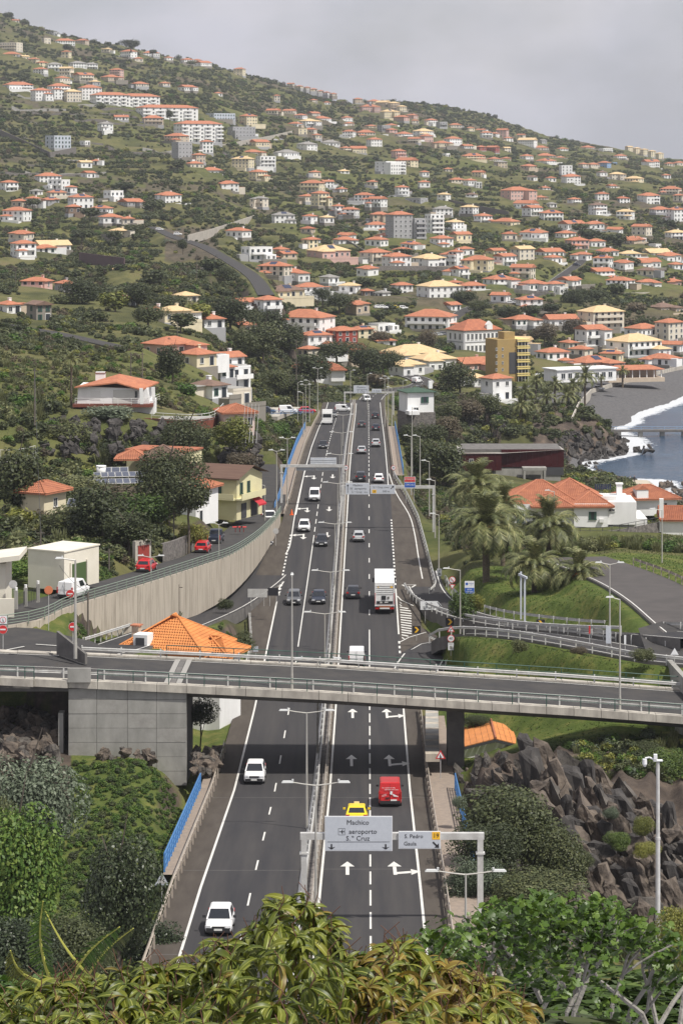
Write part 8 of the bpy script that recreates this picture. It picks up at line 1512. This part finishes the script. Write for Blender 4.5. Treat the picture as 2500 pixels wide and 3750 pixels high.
# gardens on the left, above the street (bigger, nearer)
for px, py, w, h, Y, k, lod, lab in [
 (60, 1970, 260, 340, 338, 'dark', 1, 'tall dark evergreen tree at the left edge above the garage house'), (240, 2010, 240, 170, 322, 'olive', 1, 'round olive bush tree just below the pair of solar water panels'),
 (370, 2000, 260, 230, 318, 'dark', 1, 'dark dense bush tree behind the stone street wall'), (470, 2030, 200, 170, 312, 'dark', 1, 'dark low tree next to the red garage door'),
 (610, 1960, 300, 330, 345, 'dark', 0, 'large dark mango tree in front of the white row house'), (690, 1990, 170, 260, 335, 'dark', 1, 'dark tree hanging over the street wall beside the row house'), (520, 1960, 240, 170, 340, 'ivy', 1, 'pale green banana thicket beneath the solar rows'),
 (440, 1870, 260, 120, 360, 'brown', 1, 'brownish shrub mass below the long solar row'), (300, 1840, 190, 140, 362, 'reed', 1, 'yellow green banana clump left of the solar arrays'), (200, 1850, 190, 130, 360, 'olive', 1, 'olive shrub above the small yellow garden house'),
 (130, 2090, 220, 130, 300, 'reed', 1, 'yellowish banana patch at left above the garage house'), (60, 2120, 200, 100, 285, 'bright', 1, 'bright green clipped bush beside the left edge villa'), (340, 2080, 150, 90, 305, 'olive', 1, 'low green shrub before the stone street wall'),
 (420, 1700, 170, 120, 415, 'dark', 1, 'dark bush at the foot of the cliff'), (680, 1740, 250, 230, 412, 'dark', 0, 'large dark mango tree below the reddish terrace wall'), (560, 1690, 150, 130, 418, 'dark', 1, 'dark tree left of the large mango under the terrace'),
 (290, 1660, 200, 150, 420, 'olive', 1, 'olive shrub growing on the left cliff face'), (170, 1650, 150, 110, 422, 'brown', 1, 'dry brown shrub on the left cliff face'), (850, 1640, 170, 150, 425, 'yellow', 1, 'yellow green creeper mass on the cliff by the pink house'),
 (880, 1720, 130, 90, 400, 'brown', 1, 'brown dry bushes under the pink house with flagpoles'), (400, 1530, 220, 60, 434, 'silver', 1, 'grey green shrub row before the cliff villa'), (120, 1600, 260, 60, 420, 'olive', 1, 'green shrub mass on the left cliff top'), (80, 1780, 150, 120, 388, 'dark', 1, 'dark shrub under the barred fence wall'),
 (1000, 1520, 110, 90, 620, 'dark', 1, 'dark small tree by the blue railed overbridge'), (1010, 1610, 130, 90, 560, 'bright', 1, 'bright green bush under the blue railed overbridge'), (700, 2000, 110, 120, 338, 'yellow', 1, 'yellowish tree between mango tree and row house'),
 (620, 2275, 100, 70, 300, 'dark', 1, 'small dark tree behind the bright orange roof'), (825, 2235, 60, 60, 312, 'dark', 1, 'small dark shrub on the verge beside the slip road'), (885, 2390, 110, 100, 268, 'dark', 1, 'dark bush at the right gable of the corner house'),
 (735, 2790, 120, 240, 241, 'gloss', 1, 'dark shiny shrub in the shade beneath the overpass')]:
 tree(px, py, w, h, k, '', lod, Y, 'tree' if h > 130 else 'bush', lab=lab, cat='tree' if h > 130 else 'bush', trunk=h > 150)
# lawns on the right and roadside bushes
for px, py, w, h, Y, k, lab in [(1905, 2385, 75, 55, 262, 'olive', 'open grey green shrub on the crest of the lower lawn'), (2115, 2395, 80, 35, 254, 'brown', 'dry low shrub in the middle of the lower lawn'), (2355, 2425, 90, 70, 249, 'olive', 'round green shrub at right end of the lower lawn'),
 (1690, 2265, 110, 130, 300, 'ivy', 'broad-leaved strelitzia clump behind the arrow sign'), (1745, 2240, 60, 90, 300, 'yellow', 'yellow green strelitzia plant below the blue welcome sign')]:
 tree(px, py, w, h, k, '', 1, Y, 'shrub', lab=lab, cat='shrub', trunk=False)
for px, py, w, h, Y, k, lab, nm in [
 (90, 3230, 400, 500, 175, 'silver', 'silvery grey-green tree crown in the left foreground', 'tree'), (50, 3600, 440, 690, 150, 'bright', 'bright green creeper covered tree at left foreground edge', 'tree'),
 (430, 3600, 330, 560, 160, 'gloss', 'tall dark glossy-leaved tree right of the bright green tree', 'tree'), (290, 3640, 330, 380, 140, 'olive', 'mixed green shrub beneath the dark glossy tree', 'bush'), (40, 3620, 360, 360, 135, 'gloss', 'dark glossy shrub at the lower left edge', 'bush'), (560, 3560, 260, 260, 165, 'gloss', 'dark glossy bush beside the grassy verge', 'bush'), (-20, 3330, 240, 420, 165, 'olive', 'olive tree cut by the left edge of the photo', 'tree'),
 (1860, 3160, 420, 380, 188, 'olive', 'big grey green shrub in front of the rock face', 'bush'), (1790, 3200, 300, 250, 182, 'dark', 'dark green shrub beside the right blue fence', 'bush'), (2030, 3240, 290, 300, 186, 'dark', 'dark bush at the foot of the slanted rocks', 'bush'), (1740, 3300, 220, 220, 178, 'silver', 'pale silvery shrub just right of the gantry post', 'bush'), (1930, 3330, 380, 190, 176, 'olive', 'tangled shrubs with dry grass above the fig tree', 'bush'),
 (2265, 3105, 110, 80, 197, 'ivy', 'small green bush clinging to the middle of the rock face', 'bush'), (2350, 3060, 90, 90, 199, 'yellow', 'yellow green round bush high on the rock face', 'bush'), (2360, 3140, 100, 80, 195, 'yellow', 'yellow green bush right of centre on the rock face', 'bush'), (2130, 3180, 110, 90, 193, 'dark', 'dark round bush left on the rock face', 'bush'), (2240, 3000, 70, 60, 201, 'silver', 'pale grey shrub on top of the slanted rocks', 'bush'),
 (2130, 2800, 160, 120, 232, 'ivy', 'green shrub on the slope behind the cliff crest', 'bush'), (2270, 2880, 200, 120, 226, 'yellow', 'yellow flowering shrubs behind the cliff crest', 'bush'), (2440, 2890, 220, 190, 222, 'ivy', 'lush green shrub at the right edge behind the camera pole', 'bush'), (2200, 2830, 150, 90, 228, 'bright', 'bright green low shrub between cliff crest and lawn', 'bush'), (2370, 2800, 150, 110, 228, 'olive', 'olive bush right of the pump house', 'bush'),
 (1740, 2660, 110, 60, 258, 'dark', 'dark bush in deep shade behind the pump house', 'bush'), (1680, 2960, 70, 60, 205, 'silver', 'pale tuft by the paved walkway and rocks', 'bush'), (2480, 3560, 160, 340, 80, 'yellow', 'yellow green variegated shrub at lower right edge', 'bush')]:
 tree(px, py, w, h, k, '', 0, Y, nm, lab=lab, cat=nm, trunk=nm == 'tree')
# ---------------------------------------------------------------- palms
PTR = M('palm_trunk', (.075, .058, .042), .95, (.15, .12, .085), 5, .9, bscale=6, bdist=.15); PFR = M('palm_fruit', (.62, .20, .02), .6, (.45, .13, .02), 6)
def frond_mesh(L_, droop, seed, n=34):
 g = random.Random(seed); b = MB(); P = []; a0 = R(64)
 x, z, a = 0., 0., a0
 for k in range(13): P.append(Vector((x, 0, z))); a -= droop / 12 * (0.5 + k / 10); x += math.cos(a) * L_ / 12; z += math.sin(a) * L_ / 12
 b.path(P, [.05 * (1 - k / 14) for k in range(13)], 4, 0)
 for k in range(n):
  u = .16 + .84 * k / n; i = min(int(u * 12), 11); p = P[i].lerp(P[i + 1], u * 12 - i); t = (P[i + 1] - P[i]).normalized(); ll = L_ * .17 * (math.sin(math.pi * min(1, u * .9 + .12)) * .8 + .3)
  for sd in (-1, 1):
   d = (Vector((0, sd, 0)) * .8 + t * .75 + Vector((0, 0, g.uniform(-.35, .15)))).normalized(); q = p + d * ll + Vector((0, 0, -.12 * ll)); w = t * .05 * L_ / 4
   b.add([p - w, p + w, q + w * .25, q - w * .25], [(0, 1, 2, 3)], 0)
 return b.mesh('frond', LM['palm'])
FR = [frond_mesh(1.0 * 4, d, i) for i, d in enumerate((R(70), R(100), R(125), R(150)))]
def palm(px, py, Y, crown_py, rad_px, lab, n=56, trw=.42, group='date palms', low=False):
 q = pt(px, py, Y); q.z = min(q.z, gz(q.x, q.y) + .3) if Y < 400 else q.z; s = F / Y; H = HC - (crown_py - YH) / s - q.z; e = empty('palm_tree', q, 0, lab, 'palm tree', group); Rm = rad_px / s; k = Rm / 3.3
 b = MB(); nz_ = 14 if not low else 6
 for i in range(nz_): z0, z1 = H * i / nz_, H * (i + 1) / nz_; b.tube((0, 0, z0 - .3 * (i == 0)), (0, 0, z1), trw * (1.12 if i else 1.3), trw * .96, 9)
 b.tube((0, 0, H - .9 * k), (0, 0, H + .1), trw * 1.0, trw * 1.7, 9); b.build('trunk', PTR, e)
 g = random.Random(int(px))
 for i in range(n):
  u = i / n; mi = 0 if u < .22 else 1 if u < .5 else 2 if u < .78 else 3; a = i * 2.39996; f_ = obj('frond', FR[mi], e, (0, 0, H)); sc = k * g.uniform(.85, 1.12) * (1.0 if not low else .9); f_.scale = (sc * (.62 if mi == 0 else .9 if mi == 1 else 1), sc, sc * (1.15 if mi == 0 else 1))
  f_.rotation_euler = (g.uniform(-.15, .15), R([-16, 8, 28, 42][mi]) + g.uniform(-.12, .12), a)
 if not low:
  b = MB()
  for i in range(26): a = i * 2.4; r0 = .35 * k; b.tube((r0 * math.cos(a) * .5, r0 * math.sin(a) * .5, H + .1), (math.cos(a) * r0 * 2.2, math.sin(a) * r0 * 2.2, H - .25 * k + .5 * k * g.random()), .03, .10 * k, 4)
  b.build('fruit_stalks', PFR, e)
 return e
palm(1779, 2151, 329, 1935, 165, 'tallest date palm, leftmost on the palm lawn', 72, .45); palm(1740, 2055, 360, 1790, 130, 'date palm behind the tallest one, with orange fruit stalks', 60)
palm(1955, 2208, 312, 2080, 125, 'date palm in the middle of the palm lawn beside the grey post', 66, .34); palm(2118, 2222, 306, 2105, 115, 'short date palm at the right of the palm lawn', 60, .38); palm(2010, 2100, 335, 1935, 135, 'date palm between the villa and the middle palm', 66); palm(1840, 2090, 345, 1860, 110, 'narrow palm crown touching the left wall of the villa', 44, .3)
for i, (px, py, cy, r_, lab) in enumerate([(2140, 1500, 1385, 62, 'tall palm leaning over the beach, right of the palm grove'), (2095, 1480, 1420, 50, 'palm just left of the tall beach palm'), (2075, 1530, 1455, 62, 'front palm of the beach grove by the sea wall'), (2000, 1540, 1460, 55, 'palm in the middle of the beach grove'), (1960, 1500, 1405, 45, 'rear palm of the grove below the yellow hotel'), (1920, 1520, 1440, 48, 'leftmost palm of the beach grove'), (2030, 1470, 1410, 45, 'rear palm in front of the white pavilion'), (1905, 1590, 1490, 55, 'single palm beside the derelict white house'), (2278, 1415, 1360, 30, 'small palm on the promenade before the beach restaurant'), (2200, 1415, 1385, 22, 'smallest palm beside the white pavilion end'), (2120, 1400, 1372, 24, 'short palm before the white pavilion'), (1945, 1560, 1500, 50, 'low bushy palm in front of the grove')]):
 palm(px, py, F * 70 / (py - YH) * (1.0), cy, r_, lab, 34, .3, 'palms by the beach', low=True)
palm(262, 1500, 446, 1320, 48, 'slim windblown palm left of the cliff villa', 26, .18, 'palms by the beach', low=True)
# ---------------------------------------------------------------- foreground mango and fig foliage
def simple_leafmat(name, cols, rough=.42, spec=.35, trans=.25): m = leafmat(name, *cols, rough=rough, trans=trans, spec=spec); return m
MG = simple_leafmat('mango_leaf', ((.034, .058, .007), (.13, .155, .017), (.33, .30, .042))); MGO = simple_leafmat('mango_leaf_old', ((.085, .060, .010), (.190, .135, .022), (.32, .20, .035))); MR = M('leaf_rib', (.26, .27, .055), .5); FG = simple_leafmat('fig_leaf', ((.028, .060, .009), (.075, .135, .018), (.17, .24, .040)), .4)
TWIG = M('reddish_twig', (.12, .055, .035), .8)
def mango_leaf(L_, w, bend, seg=6):
 """long drooping folded leaf: blade halves rise from a pale rib"""
 V = []; Fc = []; mi = []
 x = z = 0.; a = .55
 for k in range(seg + 1):
  u = k / seg; ww = w * math.sin(math.pi * min(1, u * .92 + .04)) ** .8 * (1 if u < .85 else .8); up = ww * .38
  V += [(x, -ww, z + up), (x, -ww * .10, z + .001), (x, ww * .10, z + .001), (x, ww, z + up)]
  a -= bend / seg; x += math.cos(a) * L_ / seg; z += math.sin(a) * L_ / seg
 for k in range(seg):
  for j in range(3): q = 4 * k + j; Fc.append((q, q + 1, q + 5, q + 4)); mi.append(1 if j == 1 else 0)
 return np.array(V), np.array(Fc), np.array(mi)
MLF = [mango_leaf(.20 + .02 * (k % 3), .022 + .003 * (k % 4), 1.0 + .28 * k) for k in range(7)]
def rotm(yaw, pitch, roll):
 return np.array(Matrix.Rotation(yaw, 3, 'Z') @ Matrix.Rotation(pitch, 3, 'Y') @ Matrix.Rotation(roll, 3, 'X'))
MTOP = ([-300, 0, 130, 250, 330, 420, 560, 640, 720, 800, 880, 940, 985, 1010, 1060, 1110, 1160, 1200, 1215, 1260, 1300, 1350, 1385, 1430, 1500, 1600, 1680, 1760, 1830, 1900, 1960],
  [3640, 3650, 3600, 3585, 3590, 3550, 3545, 3560, 3530, 3460, 3450, 3400, 3330, 3275, 3270, 3300, 3340, 3370, 3440, 3480, 3520, 3520, 3480, 3450, 3480, 3520, 3560, 3590, 3620, 3680, 3760])
def mango_tree(name, label, x0, x1, seed, nclus, matf, root):
 g = random.Random(seed); e = empty(name, root, 0, label, 'tree'); V = []; Fq = []; Mi = []; base = 0; big = []
 twigs = MB()
 for c in range(nclus):
  px = g.uniform(x0, x1); top = float(np.interp(px, *MTOP)); u = g.random() ** 1.15; py = top + 22 + u * (3990 - top); Y = 21.5 - 5.0 * (py - top) / 600 + g.uniform(-.5, .5) * (1 + u * 2)
  if c % 5 == 0: py = top + g.uniform(10, 40); Y = 21.5 + g.uniform(-.3, .3)
  q = pt(px, py, Y) - root; nl = g.randint(7, 12); tilt = (g.uniform(-.35, .35), g.uniform(-.5, .1))
  if g.random() < .5: tp_ = q + Vector((g.uniform(-.03, .03), 0, g.uniform(.03, .12))); twigs.tube(q - Vector((g.uniform(-.05, .05), 0, .25)), q, .007, .005, 4); 
  if g.random() < .3: twigs.path([q, q + Vector((g.uniform(-.05, .05), 0, .09)), q + Vector((g.uniform(-.1, .1), 0, .20))], [.005, .004, .003], 4)
  k0 = g.uniform(.75, 1.25)
  for l in range(nl):
   v, f, m_ = MLF[g.randrange(7)]; yaw = l / nl * 6.28 + g.uniform(-.6, .6); Mx = rotm(yaw, g.uniform(-.5, .9), g.uniform(-.7, .7)); v2 = (v * k0 * g.uniform(.7, 1.15)) @ Mx.T + np.array([q.x + tilt[0] * .02, q.y, q.z])
   old = matf(px, py, g)
   if u < .45 and len(big) < 290 and g.random() < .35: big.append((v2, f, m_ + (2 if old else 0) * (m_ == 0)))
   else: V.append(v2); Fq.append(f + base); Mi.append(np.where(m_ == 1, 1, 2 if old else 0)); base += len(v2)
 mats = [MG, MR, MGO]
 o = lnk(bpy.data.objects.new('foliage', npmesh('foliage', np.concatenate(V), np.concatenate(Fq), mats, False, np.concatenate(Mi))), e); tag(o, kind='stuff')
 for v2, f, m_ in big: lnk(bpy.data.objects.new('leaf', npmesh('leaf', v2, f, mats, False, m_)), e)
 tag(twigs.build('twigs', TWIG, e), kind='stuff'); twigs = MB(); twigs.path([(.2, .3, -4.5), (.1, .2, -3), (0, 0, -1.6)], [.16, .13, .09], 7)
 for k in range(14): a = g.uniform(-1, 1); twigs.path([(0, .1, -1.7), (a * 1.2, .2, -1.1), (a * 2.2, .1, -.5 - .2 * abs(a))], [.05, .03, .015], 5)
 twigs.build('trunk', TWIG, e); return e
r1 = pt(820, 3620, 20); mango_tree('mango_tree', 'green mango tree with long drooping leaves across the bottom foreground', -120, 1330, 5, 620, lambda px, py, g: g.random() < .05, r1)
r2 = pt(1520, 3680, 20.5); mango_tree('mango_tree', 'yellowing mango tree with brown tinged leaves at bottom centre-right', 1270, 1930, 6, 330, lambda px, py, g: g.random() < .55 + .3 * math.sin(px * .02), r2)
# dark undergrowth that closes the view behind the foreground leaves
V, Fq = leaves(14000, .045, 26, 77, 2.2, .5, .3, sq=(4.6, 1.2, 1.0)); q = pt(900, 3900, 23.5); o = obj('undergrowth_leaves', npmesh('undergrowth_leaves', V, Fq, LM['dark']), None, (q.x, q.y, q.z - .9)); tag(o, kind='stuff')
# fig tree
def fig():
 g = random.Random(9); root = pt(2050, 3720, 27); e = empty('fig_tree', root, 0, 'fig tree with pale twisted branches and bright lobed leaves, lower right', 'tree'); tips = []; br = MB()
 FT = ([1440, 1500, 1600, 1700, 1760, 1830, 1880, 1960, 2060, 2150, 2200, 2260, 2320, 2380, 2430, 2470, 2520], [3540, 3480, 3460, 3450, 3400, 3370, 3340, 3350, 3340, 3370, 3350, 3370, 3400, 3450, 3490, 3600, 3670])
 def grow(p, d, r, depth):
  pts = [p]; rs = [r]; q = p.copy()
  for k in range(3):
   d = (d + Vector((g.uniform(-.45, .45), g.uniform(-.3, .3), g.uniform(-.25, .4)))).normalized(); q = q + d * (.34 if depth < 2 else .2); pts.append(q.copy()); rs.append(r * (1 - .13 * (k + 1)))
   sx, sy = proj(q + root)
   if sy < float(np.interp(sx, *FT)) + 12 or sx > 2500: break
  br.path(pts, rs, 6); tips.append((pts[-1], depth)); 
  if depth >= 2: tips.append((pts[len(pts) // 2], depth))
  if depth < 6:
   for _ in range(3 if depth < 2 else 2): 
    sx, sy = proj(pts[-1] + root)
    if sy > float(np.interp(sx, *FT)) + 14: grow(pts[-1], (d + Vector((g.uniform(-1, 1), g.uniform(-.5, .5), g.uniform(-.3, .6)))).normalized(), rs[-1] * .78, depth + 1)
 for sx in np.linspace(-1.6, 1.2, 24): grow(Vector((sx, g.uniform(-.8, .8), g.uniform(-1.1, .2))), Vector((sx * .3 + g.uniform(-.4, .4), 0, 1)).normalized(), .032, 1)
 br.path([(.1, 0, -5), (0, 0, -2.4), (0, 0, -1.2)], [.2, .16, .12], 8)
 for sx in np.linspace(-1.5, 1.15, 13): br.path([(0, 0, -1.3), (sx * .6, 0, -.95), (sx, 0, -.55)], [.07, .05, .035], 6)
 tag(br.build('branches', BARKG, e), kind='stuff')
 def figleaf():
  V = [(0, 0, 0)]; out = [(.02, .10), (.22, .42), (.10, .45), (.30, .80), (.50, .78), (.46, .58), (.70, .55), (.98, .30), (1.0, 0.0)]; pts_ = [(x, y) for x, y in out] + [(x, -y) for x, y in out[::-1][1:]]
  V = [(.35, 0, 0)] + [(x * 1.0, y * .8, -.12 * (x ** 2) - .18 * abs(y) + .06) for x, y in pts_]; n_ = len(pts_); Fc = [(0, i + 1, (i + 1) % n_ + 1) for i in range(n_)]; return np.array(V) * .125, np.array(Fc)
 v0, f0 = figleaf(); V = []; Fq = []; base = 0; n_big = 0; lm = [bpy.data.meshes.new('leaf')]; lmesh = npmesh('leaf', v0, f0, FG)
 for p, d in tips:
  if d < 2: continue
  for _ in range(g.randint(6, 11)):
   k = g.uniform(.3, .85); yaw, pi_, ro = g.uniform(0, 6.28), g.uniform(-1.0, 1.0), g.uniform(-.9, .9); q = p + Vector((g.uniform(-.14, .14), g.uniform(-.14, .1), g.uniform(-.10, .12)))
   if n_big < 290 and g.random() < .3: ob = lnk(bpy.data.objects.new('leaf', lmesh), e); ob.location = q; ob.rotation_euler = (ro, pi_, yaw); ob.scale = (k, k, k); n_big += 1
   else: v2 = (v0 * k) @ rotm(yaw, pi_, ro).T + np.array(q); V.append(v2); Fq.append(f0 + base); base += len(v2)
 tag(lnk(bpy.data.objects.new('foliage', npmesh('foliage', np.concatenate(V), np.concatenate(Fq), FG)), e), kind='stuff')
fig()
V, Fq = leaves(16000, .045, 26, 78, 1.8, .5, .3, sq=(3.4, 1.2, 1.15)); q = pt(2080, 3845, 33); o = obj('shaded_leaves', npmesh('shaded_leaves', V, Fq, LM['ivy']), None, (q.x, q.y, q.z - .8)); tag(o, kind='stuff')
# banana leaves at lower left
def banana(px0, py0, px1, py1, Y, w, label, mat, seed):
 g = random.Random(seed); A = pt(px0, py0, Y); B = pt(px1, py1, Y - .3); e = empty('banana_leaf', A, 0, label, 'banana leaf', 'ragged banana leaves'); d = B - A; L_ = d.length; n_ = 16; t = d.normalized(); side = t.cross(Vector((0, 1, 0))).normalized(); P = [d * (k / n_) + side * math.sin(k / n_ * 3.1) * .07 for k in range(n_ + 1)]
 b = MB(); b.path(P, [.022 * (1 - .7 * k / n_) for k in range(n_ + 1)], 5); b.build('midrib', M('banana_rib', (.42, .42, .08), .6), e); b = MB()
 for k in range(2, 64):
  u = k / 64; i = min(int(u * n_), n_ - 1); p = P[i].lerp(P[i + 1], u * n_ - i); ww = w * math.sin(math.pi * min(1, u * .95 + .03)) ** .6
  for sd in (-1, 1):
   if g.random() < .18: continue
   dr = (side * sd * .8 + t * .35 + Vector((0, -.25, -.55 - .4 * g.random()))).normalized() * ww * g.uniform(.75, 1.05); h_ = t * (L_ / 64 * .52); b.add([p - h_, p + h_, p + dr + h_ * .7, p + dr - h_ * .7], [(0, 1, 2, 3)])
 b.build('blade', mat, e)
banana(400, 3640, 165, 3330, 27, .0, 'bare yellow rib of a dried banana leaf, leftmost of the group', LM['reed'], 1); banana(190, 3600, 160, 3300, 26, .16, 'upright green banana leaf at lower left', LM['bright'], 2); banana(150, 3600, 40, 3480, 25, .16, 'yellow green banana leaf at the left margin', LM['yellow'], 3); banana(250, 3610, 440, 3395, 27, .17, 'slanting banana leaf with yellow rib reaching right', LM['bright'], 4); banana(300, 3620, 490, 3400, 28, .14, 'second slanting banana leaf behind the first', LM['olive'], 5); banana(600, 3560, 730, 3500, 26, .10, 'short banana leaf tip beside the road edge', LM['yellow'], 6)
V, Fq = leaves(5000, .09, 14, 79, 1.8, .7, .3, sq=(1.5, .8, .8)); q = pt(140, 3640, 29); o = obj('shrub_leaves', npmesh('shrub_leaves', V, Fq, LM['bright']), None, (q.x - .3, q.y, q.z - 1.0)); tag(o, kind='stuff')
# ---------------------------------------------------------------- air
hz = bpy.data.materials.new('air'); hz.use_nodes = True; t = hz.node_tree; t.nodes.remove(t.nodes['Principled BSDF']); pv_ = t.nodes.new('ShaderNodeVolumePrincipled'); pv_.inputs['Density'].default_value = .00006; pv_.inputs['Color'].default_value = (.86, .90, .97, 1); pv_.inputs['Anisotropy'].default_value = .2
t.links.new(pv_.outputs[0], t.nodes['Material Output'].inputs['Volume'])
b = MB(); b.box((0, 6900, 147), (18600, 14400, 320)); o = b.build('haze', hz); tag(o, kind='stuff')
resolve_labels()
